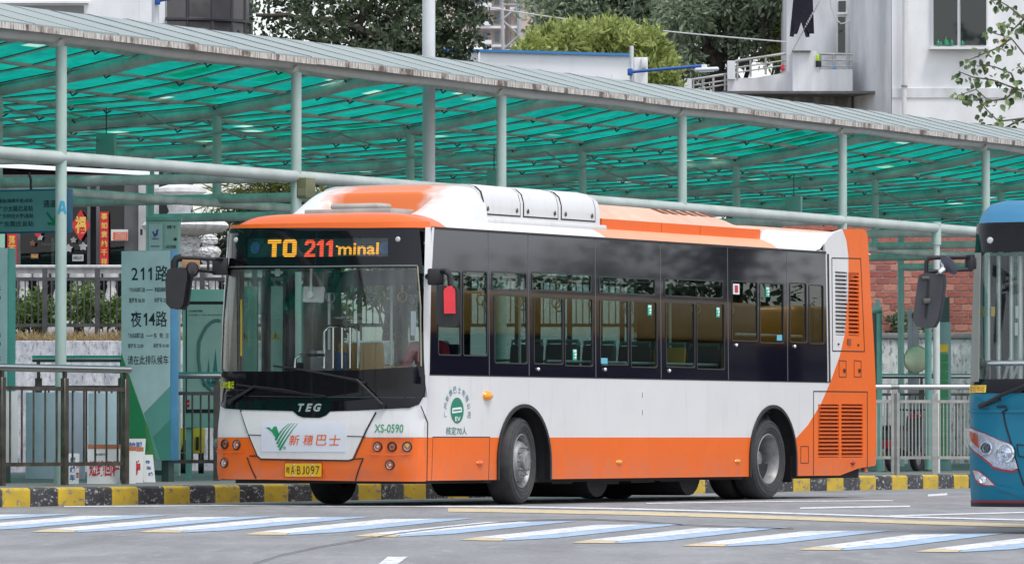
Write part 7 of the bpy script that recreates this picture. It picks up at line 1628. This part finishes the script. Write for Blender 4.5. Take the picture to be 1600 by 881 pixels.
fpan("windscreen_surround", [(-HW2, zbl), (HW2, zbl), (HW2, zbt), (-HW2, zbt)], BLACKFR, .004, .03, holes=[rrect(-HW2 + .05, HW2 - .05, zbk, zgt, .04)])
gl2 = fpan("windscreen", rrect(-HW2 + .05, HW2 - .05, zbk, zgt, .04), CLEARGL, 0, .006)
fpan("door_pillar", [(-HW2 + .005, zbk - .02), (F2(1531, 560)[0], zbk - .02), (F2(1533, 400)[0], zgt), (-HW2 + .005, zgt)], mat("sage_grey_pillar", (.27, .28, .24), .5, var=.05), .008, .01)
zrf = 2.555; fpan("roof_front", [(-HW2 + .02, zbt), (HW2 - .02, zbt), (HW2 - .035, zrf - .10), (HW2 - .10, zrf - .03), (HW2 - .22, zrf), (-HW2 + .22, zrf), (-HW2 + .10, zrf - .03), (-HW2 + .035, zrf - .10)], LBLUE, .004, .03)
g = MB()
def r2(i, j):
    y = -HW2 + 2 * HW2 * j; k = (abs(y) / HW2) ** 7; x = xf2(y, 2.5) - .1 - i * 6.4 * (1 if i > .02 else 1); return V((x, y, 2.572 - .20 * k - .04 * max(0, 1 - i * 16)))
g.grid(r2, 30, 24); obj("roof", g, LBLUE, bb2)
for sg in (-1, 1):
    g = MB(); g.box(-6.6, -.08, min(sg * HW2, sg * (HW2 - .03)), max(sg * HW2, sg * (HW2 - .03)), .3, 1.15); obj("side_panel", g, BLUEP, bb2)
    wpan = MB(); wpan.panel([(.12, 1.15), (6.6, 1.15), (6.6, 2.37), (.25, 2.37)], lambda a, b, o, sg=sg: V((-a, sg * (HW2 - .005 + o), b)), 0, .02, None, [rrect(.35 + k * 1.25, 1.5 + k * 1.25, 1.3, 2.2, .05) for k in range(5)]); wo = obj("window_band", wpan, BLACKGL, bb2)
    for k in range(5):
        g = MB(); g.panel(rrect(.35 + k * 1.25, 1.5 + k * 1.25, 1.3, 2.2, .05), lambda a, b, o, sg=sg: V((-a, sg * (HW2 - .01 + o), b)), 0, .004); obj("pane", g, GLASS, wo)
    for x in (-1.6, -4.9):
        g = MB(); g.lathe([(.22, .09), (.35, .11), (.39, .08), (.40, 0), (.39, -.08), (.35, -.11), (.22, -.09)], (x, sg * (HW2 - .15), .40), (0, 1, 0), 32, closed=True); wh = obj("wheel", g, RUBBER, bb2); g = MB(); g.lathe([(.23, .08 * sg), (.15, .05 * sg), (.06, .09 * sg), (0, .09 * sg)], (x, sg * (HW2 - .15), .40), (0, 1, 0), 20); obj("rim", g, GREYMET, wh)
g = MB(); g.box(-6.5, -.15, -HW2 + .05, HW2 - .05, .26, .42); obj("chassis", g, DARK, bb2); g = MB(); g.box(-6.62, -6.58, -HW2 + .02, HW2 - .02, .35, 2.4); obj("rear_panel", g, BLUEP, bb2)
g = MB(); g.box(-.5, -.12, -1.0, 1.0, .8, zbk - .05); obj("dashboard", g, DARK, bb2, bevel=.04); g = MB(); g.box(-6.5, -.2, -1.0, 1.0, .42, .5); obj("floor", g, FLOOR, bb2); g = MB(); g.box(-6.5, -.45, -1.0, 1.0, 2.34, 2.36); obj("ceiling_lining", g, DARK, bb2)
# things seen inside its windscreen
def p2(u, v, back): 
    q = I2 @ onp(u, v, M2 @ V((-back, 0, 0)), FN2); return q
for u, m_, r_ in ((1545, "pale_handrail", .020), (1553.5, None, .026), (1561, "pale_handrail", .022), (1571, None, .03), (1580, "pale_handrail", .018), (1594, "pale_handrail", .022)):
    g = MB(); g.tube([p2(u, 400, .5), p2(u, 596, .5)], r_, 8); obj("handrail", g, POLE if m_ else DARK, bb2)
g = MB(); g.tube([p2(1528, 567, .12), p2(1660, 567, .12)], .022, 10); hb_ = obj("grab_rail", g, CHROME, bb2); g = MB(); g.lathe([(0, .03), (.045, .02), (.05, -.02), (0, -.03)], p2(1529, 567, .12), (1, 0, 0), 12); obj("rail_foot", g, OLDSTEEL, hb_)
for (u0, v0, u1, v1) in ((1579, 598, 1596, 560), (1567, 598, 1578, 560)):
    g = MB(); g.tube([p2(u0, v0, .3), p2(u1, v1, .3)], .013, 6); obj("stay_rod", g, POLE, bb2)
for (u0, v0, u1, v1, m) in ((1549, 479, 1555, 494, YELPAINT), (1587, 478, 1592, 497, PAPER), (1586, 504, 1591, 524, PAPER)):
    a, b = p2(u0, v1, .45), p2(u1, v0, .45); g = MB(); g.box(a.x, a.x + .006, a.y, b.y, a.z, b.z); obj("sticker", g, m, bb2)
# wiper, sticker with blind-spot words
a, b = F2(1512, 614), F2(1542, 601.5); stk = fpan("warning_sticker", [(a[0], a[1]), (b[0], a[1]), (b[0], b[1]), (a[0], b[1])], mat("yellow_sticker", (.75, .58, .06), .4, var=0), .010, .003)
w_ = b[0] - a[0]; h_ = b[1] - a[1]; text("盲区勿近", stk, fm2, a[0] + w_ * .06, b[0] - w_ * .05, a[1] + h_ * .12, b[1] - h_ * .12, INKRED, .013, .0)
g = MB(); g.tube([fm2(*F2(1537, 633.5), .05), fm2(*F2(1570, 622), .06), fm2(*F2(1600, 609), .06), fm2(*F2(1650, 585), .05)], .016, 8); wp = obj("wiper", g, BLACKPL, bb2)
g = MB(); g.tube([fm2(*F2(1535, 635), .035), fm2(*F2(1565, 623.5), .035)], .02, 8); obj("wiper_blade", g, BLACKPL, wp); g = MB(); g.tube([fm2(*F2(1560, 631.5), .03), fm2(*F2(1574, 634), .03), fm2(*F2(1575, 640), .02), fm2(*F2(1567, 643.5), .01)], .008, 6); obj("washer_hose", g, BLACKPL, wp)
def gl2_(pts, wd, m, off):
    g = MB(); P = [V(p) for p in F2p(pts)]
    for p, q in zip(P, P[1:]):
        d = (q - p).normalized(); nn = V((-d.y, d.x)) * wd / 2; n = max(1, int((q - p).length / .06))
        for k in range(n):
            A_, B_ = p.lerp(q, k / n), p.lerp(q, (k + 1) / n); g.panel([tuple(A_ + nn), tuple(B_ + nn), tuple(B_ - nn), tuple(A_ - nn)], fm2, off, .006)
    return obj("panel_gap" if m is GAP else "trim_line", g, m, bb2)
gl2_([(1640, 640), (1575, 642.5), (1568, 645), (1571, 662), (1581, 695), (1591, 731), (1600, 758)], .011, GAP, .006); gl2_([(1600, 695), (1589, 694), (1592, 712), (1610, 716)], .008, GAP, .005)
# headlight
hl = F2p([(1512, 666.5), (1516, 668.5), (1540, 678), (1562, 688), (1580.5, 694), (1585, 712), (1590.5, 731), (1582, 734.5), (1566, 732), (1553, 728.5), (1548, 722.5), (1536, 713), (1523, 703.5), (1515, 693.5), (1511.8, 686)])
fpan("trim_line", F2p([(1511.5, 666), (1518, 668), (1540, 677), (1562, 687), (1581, 692.5), (1586.5, 712), (1592, 732), (1586, 737), (1578, 738), (1566, 735.5), (1552, 732), (1546, 725.5), (1535, 716.5), (1522, 707), (1513.5, 696), (1511, 687)]), mat("dark_red_trim_paint", (.38, .03, .04), .35, var=0), .004, .01)
HB = mat("headlight_bowl", (.66, .67, .69), .25, metal=.35, var=.15, scale=18); hlo = fpan("headlight", hl, HB, .008, .02)
fpan("amber_reflector", F2p([(1514, 673), (1524, 676.5), (1528, 679), (1531.5, 700), (1528, 697), (1520, 689)]), mat("orange_reflector", (.62, .09, .02), .25, var=.2, scale=40), .014, .006, hlo)
for u, v, r_, m in ((1543.5, 700, .036, BLACKPL), (1573, 707, .052, CHROME)):
    q = F2(u, v); p = fm2(q[0], q[1], .012); n = (fm2(q[0], q[1], .1) - fm2(q[0], q[1], 0)).normalized(); g = MB(); g.lathe([(r_ * 1.5, 0), (r_ * 1.45, .014), (r_ * 1.2, .018), (r_ * 1.05, .004), (r_ * .9, .004)], p, n, 22); rg = obj("projector_ring", g, CHROME, hlo); g = MB(); g.lathe([(r_ * .95, .002), (r_ * .7, .016), (0, .024)], p, n, 20); obj("projector_lens", g, mat("dark_projector", (.05, .055, .07), .05, var=0, coat=1) if m is BLACKPL else m, rg)
fpan("chrome_strip", F2p([(1552, 716), (1587, 722), (1589.5, 731), (1566, 730), (1554, 727)]), mat("bright_lamp_strip", (.66, .67, .70), .25, metal=.4, var=.05), .014, .008, hlo)
for k in range(5):
    c = F2(1560 + k * 5.6, 722.5 + k * .9); p = fm2(c[0], c[1], .018); g = MB(); g.lathe([(.009, 0), (.008, .006), (0, .008)], p, (1, 0, 0), 10); obj("led_bead", g, CHROME, hlo)
fpan("lens", hl, LENS, .042, .004, hlo)
fpan("fog_lamp_trim", F2p([(1520, 732.5), (1531, 735), (1545, 746), (1557, 759), (1540, 759), (1530, 757), (1524, 749)]), bpy.data.materials["dark_red_trim_paint"], .004, .01)
fg = fpan("fog_lamp", F2p([(1521.5, 734), (1530.5, 736.5), (1544, 747), (1554, 757.5), (1541, 757), (1532, 754.5), (1526, 748)]), HB, .008, .01)
q = F2(1538, 748); g = MB(); g.lathe([(.034, 0), (.03, .014), (.022, .006), (0, .012)], fm2(q[0], q[1], .010), (1, 0, 0), 16); obj("fog_bulb", g, CHROME, fg)
# mirror of the blue bus
Ym2 = 46.2
def bw(u, v, Y=Ym2): return I2 @ at(u, v, Y)
g = MB(); g.tube([bw(1520, 400.5, 46.5), bw(1507, 401.5), bw(1460, 402.5), bw(1450.5, 404), bw(1447.5, 409), bw(1447, 432)], .017, 10); mm_ = obj("mirror", g, BLACKPL, bb2, "dark mirror on a bent arm reaching out to the left")
g = MB(); g.tube([bw(1512, 421), bw(1480, 422.5), bw(1450, 425)], .015, 8); obj("mirror_arm", g, BLACKPL, mm_)
g = MB(True); g.obox(at(1514, 411.5, 46.4), (.03, 0, 0), (0, .05, 0), (0, 0, .062)); g.obox(at(1521, 411.5, 46.5), (.02, 0, 0), (0, .05, 0), (0, 0, .045)); obj("mirror_bracket", g, BLACKPL, mm_, bevel=.008)
g = MB(True); P = [at(u, v, Ym2 - .04) for u, v in ((1439, 433), (1446, 430), (1469, 432), (1470.5, 440), (1467, 470), (1462, 496), (1456, 507), (1444, 508.5), (1434, 506), (1430.5, 499), (1434, 468))]; n = len(P); g.v = [tuple(p) for p in P] + [tuple(p + V((.03, .1, 0))) for p in P]; g.f = [tuple(range(n)), tuple(range(2 * n - 1, n - 1, -1))] + [(k, (k + 1) % n, n + (k + 1) % n, n + k) for k in range(n)]; obj("mirror_housing", g, mat("slate_plastic", (.045, .047, .055), .4, var=.1), mm_, bevel=.02, seg=3)
g = MB(True); P = [at(u, v, Ym2 - .052) for u, v in ((1450, 437), (1453, 440), (1451, 470), (1449, 490), (1447.5, 498), (1445, 492), (1447, 465))]; n = len(P); g.v = [tuple(p) for p in P] + [tuple(p + V((0, .03, 0))) for p in P]; g.f = [tuple(range(n)), tuple(range(2 * n - 1, n - 1, -1))] + [(k, (k + 1) % n, n + (k + 1) % n, n + k) for k in range(n)]; obj("housing_slot", g, DARK, mm_)
g = MB(True); g.obox(at(1448, 470, Ym2 - .07), (.028, 0, 0), (0, .02, 0), (0, 0, .02)); g.obox(at(1446, 434, Ym2 - .06), (.03, 0, 0), (0, .02, 0), (0, 0, .012)); obj("housing_clamp", g, OLDSTEEL, mm_, bevel=.006)
g = MB(); c = bw(1482.5, 414, Ym2 - .1); ax_ = (I2.to_3x3() @ V((.72, .40, .55))).normalized(); g.lathe([(0, .016), (.06, .014), (.082, .006), (.088, 0), (.07, -.012), (.02, -.03), (0, -.032)], c, ax_, 24); rm_o = obj("round_mirror", g, mat("grey_mirror_shell", (.10, .10, .13), .4, var=.1), mm_)
g = MB(); g.lathe([(0, .05), (.022, .045), (.026, 0)], c - ax_ * .06, -ax_, 12); g.tube([c - ax_ * .05, bw(1470, 404)], .012, 6); obj("mirror_knuckle", g, CHROME, rm_o)
c = F2(1548, 376); p = fm2(c[0], c[1], .008); g = MB(); g.lathe([(0, .016), (.02, .013), (.026, 0)], p, (1, 0, 0), 14); obj("marker_lamp", g, bpy.data.materials["marker_lens"], bb2)
g = MB(); q0, q1 = F2(1517, 348), F2(1522, 355); 

# ================================================================== the driver
def body(name, pts, edges, rad, mats, root, groupf, sub=2):
    me = bpy.data.meshes.new(name); me.from_pydata(pts, edges, []); o = bpy.data.objects.new(name, me); COL.objects.link(o)
    bpy.context.view_layer.objects.active = o
    m = o.modifiers.new("skin", 'SKIN'); m.use_smooth_shade = True; s_ = o.modifiers.new("sub", 'SUBSURF'); s_.levels = sub; s_.render_levels = sub
    for i, r in enumerate(rad):
        o.data.skin_vertices[0].data[i].radius = r if isinstance(r, tuple) else (r, r)
    for i in range(len(rad)): o.data.skin_vertices[0].data[i].use_root = (i == root)
    dg = bpy.context.evaluated_depsgraph_get(); nm = bpy.data.meshes.new_from_object(o.evaluated_get(dg)); bpy.data.objects.remove(o)
    for mt in mats: nm.materials.append(mt)
    for p in nm.polygons: p.material_index = groupf(p.center); p.use_smooth = True
    r = bpy.data.objects.new(name, nm); COL.objects.link(r); return r
dx, dy, dz = -1.36, .62, 0.0
drv_loc = BM @ V((dx, dy, .43)); drv = thing("person", "driver in a crimson shirt sitting at the wheel of the orange bus", "person", drv_loc, pi + TH)
SKIN = mat("skin", (.42, .24, .16), .5, var=.05); SHIRT = mat("crimson_shirt", (.38, .015, .05), .8, var=.12, scale=8); TRS = mat("dark_trousers", (.02, .022, .03), .8, var=0); HAIR = mat("black_hair", (.01, .009, .008), .5, var=0)
P = [(0, 0, .68), (.02, 0, .86), (.05, 0, 1.08), (.06, 0, 1.26), (.08, 0, 1.36), (.09, 0, 1.43), (.11, 0, 1.54), (.115, 0, 1.63)]; E = [(k, k + 1) for k in range(7)]; Rd = [(.15, .17), (.125, .16), (.125, .18), (.10, .17), (.055, .06), (.052, .052), (.088, .075), (.075, .065)]
for sg in (-1, 1):
    i = len(P); P += [(.07, sg * .19, 1.29), (.16, sg * .25, 1.05), (.42, sg * .19, 1.03), (.56, sg * .185, 1.06), (.62, sg * .175, 1.06)]; Rd += [.072, .05, .040, .028, (.030, .018)]; E += [(3, i), (i, i + 1), (i + 1, i + 2), (i + 2, i + 3), (i + 3, i + 4)]
    for k, (ddx, ddy, ddz) in enumerate(((.07, -.03, .01), (.08, -.012, -.005), (.082, .006, -.008), (.072, .024, -.008))):
        j = len(P); P += [(.62 + ddx * .55, sg * .175 + ddy, 1.065 + ddz), (.62 + ddx, sg * .175 + ddy * 1.1, 1.045 + ddz), (.62 + ddx * .95, sg * .175 + ddy, 1.02 + ddz)]; Rd += [.010, .009, .008]; E += [(i + 4, j), (j, j + 1), (j + 1, j + 2)]
    j = len(P); P += [(.60, sg * .135, 1.05), (.635, sg * .125, 1.04)]; Rd += [.011, .009]; E += [(i + 3, j), (j, j + 1)]
    i = len(P); P += [(.05, sg * .11, .63), (.42, sg * .13, .64), (.50, sg * .14, .20), (.52, sg * .14, .08), (.68, sg * .15, .05)]; Rd += [.095, .07, .05, .045, (.045, .03)]; E += [(0, i), (i, i + 1), (i + 1, i + 2), (i + 2, i + 3), (i + 3, i + 4)]
def grp(c):
    if c.z > 1.37 or (c.x > .27 and c.z > .95): return 0
    return 1 if c.z > .72 else 2
o = body("body", [Vector(p) for p in P], E, Rd, [SKIN, SHIRT, TRS], 0, grp); o.parent = drv
g = MB(); hc = V((.112, 0, 1.575))
for k in range(9):
    for j in range(17):
        ph_ = radians(k * 13.5); th = 2 * pi * j / 16; d = V((sin(ph_) * cos(th), sin(ph_) * sin(th), cos(ph_)))
        fr_k = 1.0 if not (d.x > .35 and d.z < .45) else .90; g.v.append((hc.x + d.x * .112 * fr_k - .012, hc.y + d.y * .095, hc.z + .02 + d.z * .105))
g.f = [(k * 17 + j, k * 17 + j + 1, (k + 1) * 17 + j + 1, (k + 1) * 17 + j) for k in range(8) for j in range(16)]; obj("hair", g, HAIR, drv)
for sg in (-1, 1):
    g = MB(); g.lathe([(0, .012), (.010, .006), (.012, 0)], (.196, sg * .032, 1.575), (1, 0, 0), 10); obj("eye", g, INK, drv)
    g = MB(); g.lathe([(0, .008), (.02, .006), (.028, 0), (0, -.008)], (.10, sg * .088, 1.565), (0, sg, 0), 12); obj("ear", g, SKIN, drv)
g = MB(); g.add([(.195, 0, 1.585), (.225, 0, 1.535), (.192, .018, 1.53), (.192, -.018, 1.53)], [(0, 2, 1), (0, 1, 3), (1, 2, 3)]); obj("nose", g, SKIN, drv); g = MB(); g.box(.185, .193, -.022, .022, 1.498, 1.506); obj("mouth", g, mat("lip", (.30, .10, .09), .5, var=0), drv)

# ================================================================== what the bus's windows mirror: parked yellow bus and trees to the right, out of frame
yb = thing("yellow_bus", "parked yellow bus to the right, mirrored in the orange bus's windows", "bus", (21.5, 81, 0), radians(62)); YB = mat("yellow_bus_paint", (.62, .33, .04), .35, var=.05, coat=.3)
g = MB(); g.box(-6, 6, -1.25, 1.25, .3, 1.05); obj("body", g, YB, yb, bevel=.05); g = MB(); g.box(-5.95, 5.95, -1.22, 1.22, 1.05, 2.4); obj("window_band", g, BLACKFR, yb); g = MB(); g.box(-6, 6, -1.25, 1.25, 2.40, 3.05); obj("roof", g, YB, yb, bevel=.12, seg=3)
for x in (-3.6, 2.8):
    for sg in (-1, 1):
        g = MB(); g.lathe([(0, .12), (.46, .12), (.48, 0), (.46, -.12), (0, -.12)], (x, sg * 1.15, .48), (0, 1, 0), 28); obj("wheel", g, RUBBER, yb)
dup(yb, (21.5 + .469 * 13.5, 81 + .883 * 13.5, 0), radians(62), "second parked yellow bus behind the first, mirrored in the rear windows of the orange bus", "parked yellow buses off to the right"); yb['group'] = "parked yellow buses off to the right"
def simple_tree(x, y, h, r, label):
    bl = [((x + R.uniform(-r, r) * .6, y + R.uniform(-r, r) * .6, h * R.uniform(.45, .95)), r * R.uniform(.45, .7), r * R.uniform(.4, .6)) for _ in range(9)]
    tree("roadside_tree", label, (x, y, 0), bl, 6000, .26, .13, LD, BARK, [], .22, "trees right of the station")
for x, y, h, r, l_ in ((46, 103, 9, 3.4, "first"), (44, 107, 11, 3.6, "second"), (50, 113, 10, 3.6, "third"), (47, 118, 9, 3.4, "fourth"), (41, 112, 8, 3.0, "fifth"), (38, 86.5, 3.6, 1.5, "sixth"),
                       (92, 118, 5.0, 4.5, "seventh"), (97, 126, 5.6, 5, "eighth"), (100, 134, 5.0, 5, "ninth"), (104, 142, 6.2, 5, "tenth"), (90, 108, 4.6, 4, "eleventh")):
    simple_tree(x, y, h, r, l_ + " roadside tree off to the right, mirrored in the bus windows")

# long station building further along the platform on the left, out of frame: the bus's front glass mirrors it
sbt = thing("station_building", "long grey two storey station building further left along the platform, mirrored in the windscreen", "building", KO + UX * -8 + NX * 19, ANG)
g = MB(); g.box(-75, 0, 0, 8, 0, 7.5); obj("wall", g, mat("dark_grey_render", (.16, .165, .165), .85, var=.15), sbt)
wm = MB(); wm.box(0, 2.2, -.06, .1, 0, 1.5); wme = meshof("window", wm, WGL)
for k in range(20):
    for z in (1.2, 4.6): inst("window", wme, sbt, (-74 + k * 3.7, 0, z))
g = MB(); g.box(-75.3, .3, -.4, 8.3, 7.5, 7.8); obj("roof_slab", g, mat("grey_roof_slab", (.22, .22, .22), .8, var=.1), sbt)
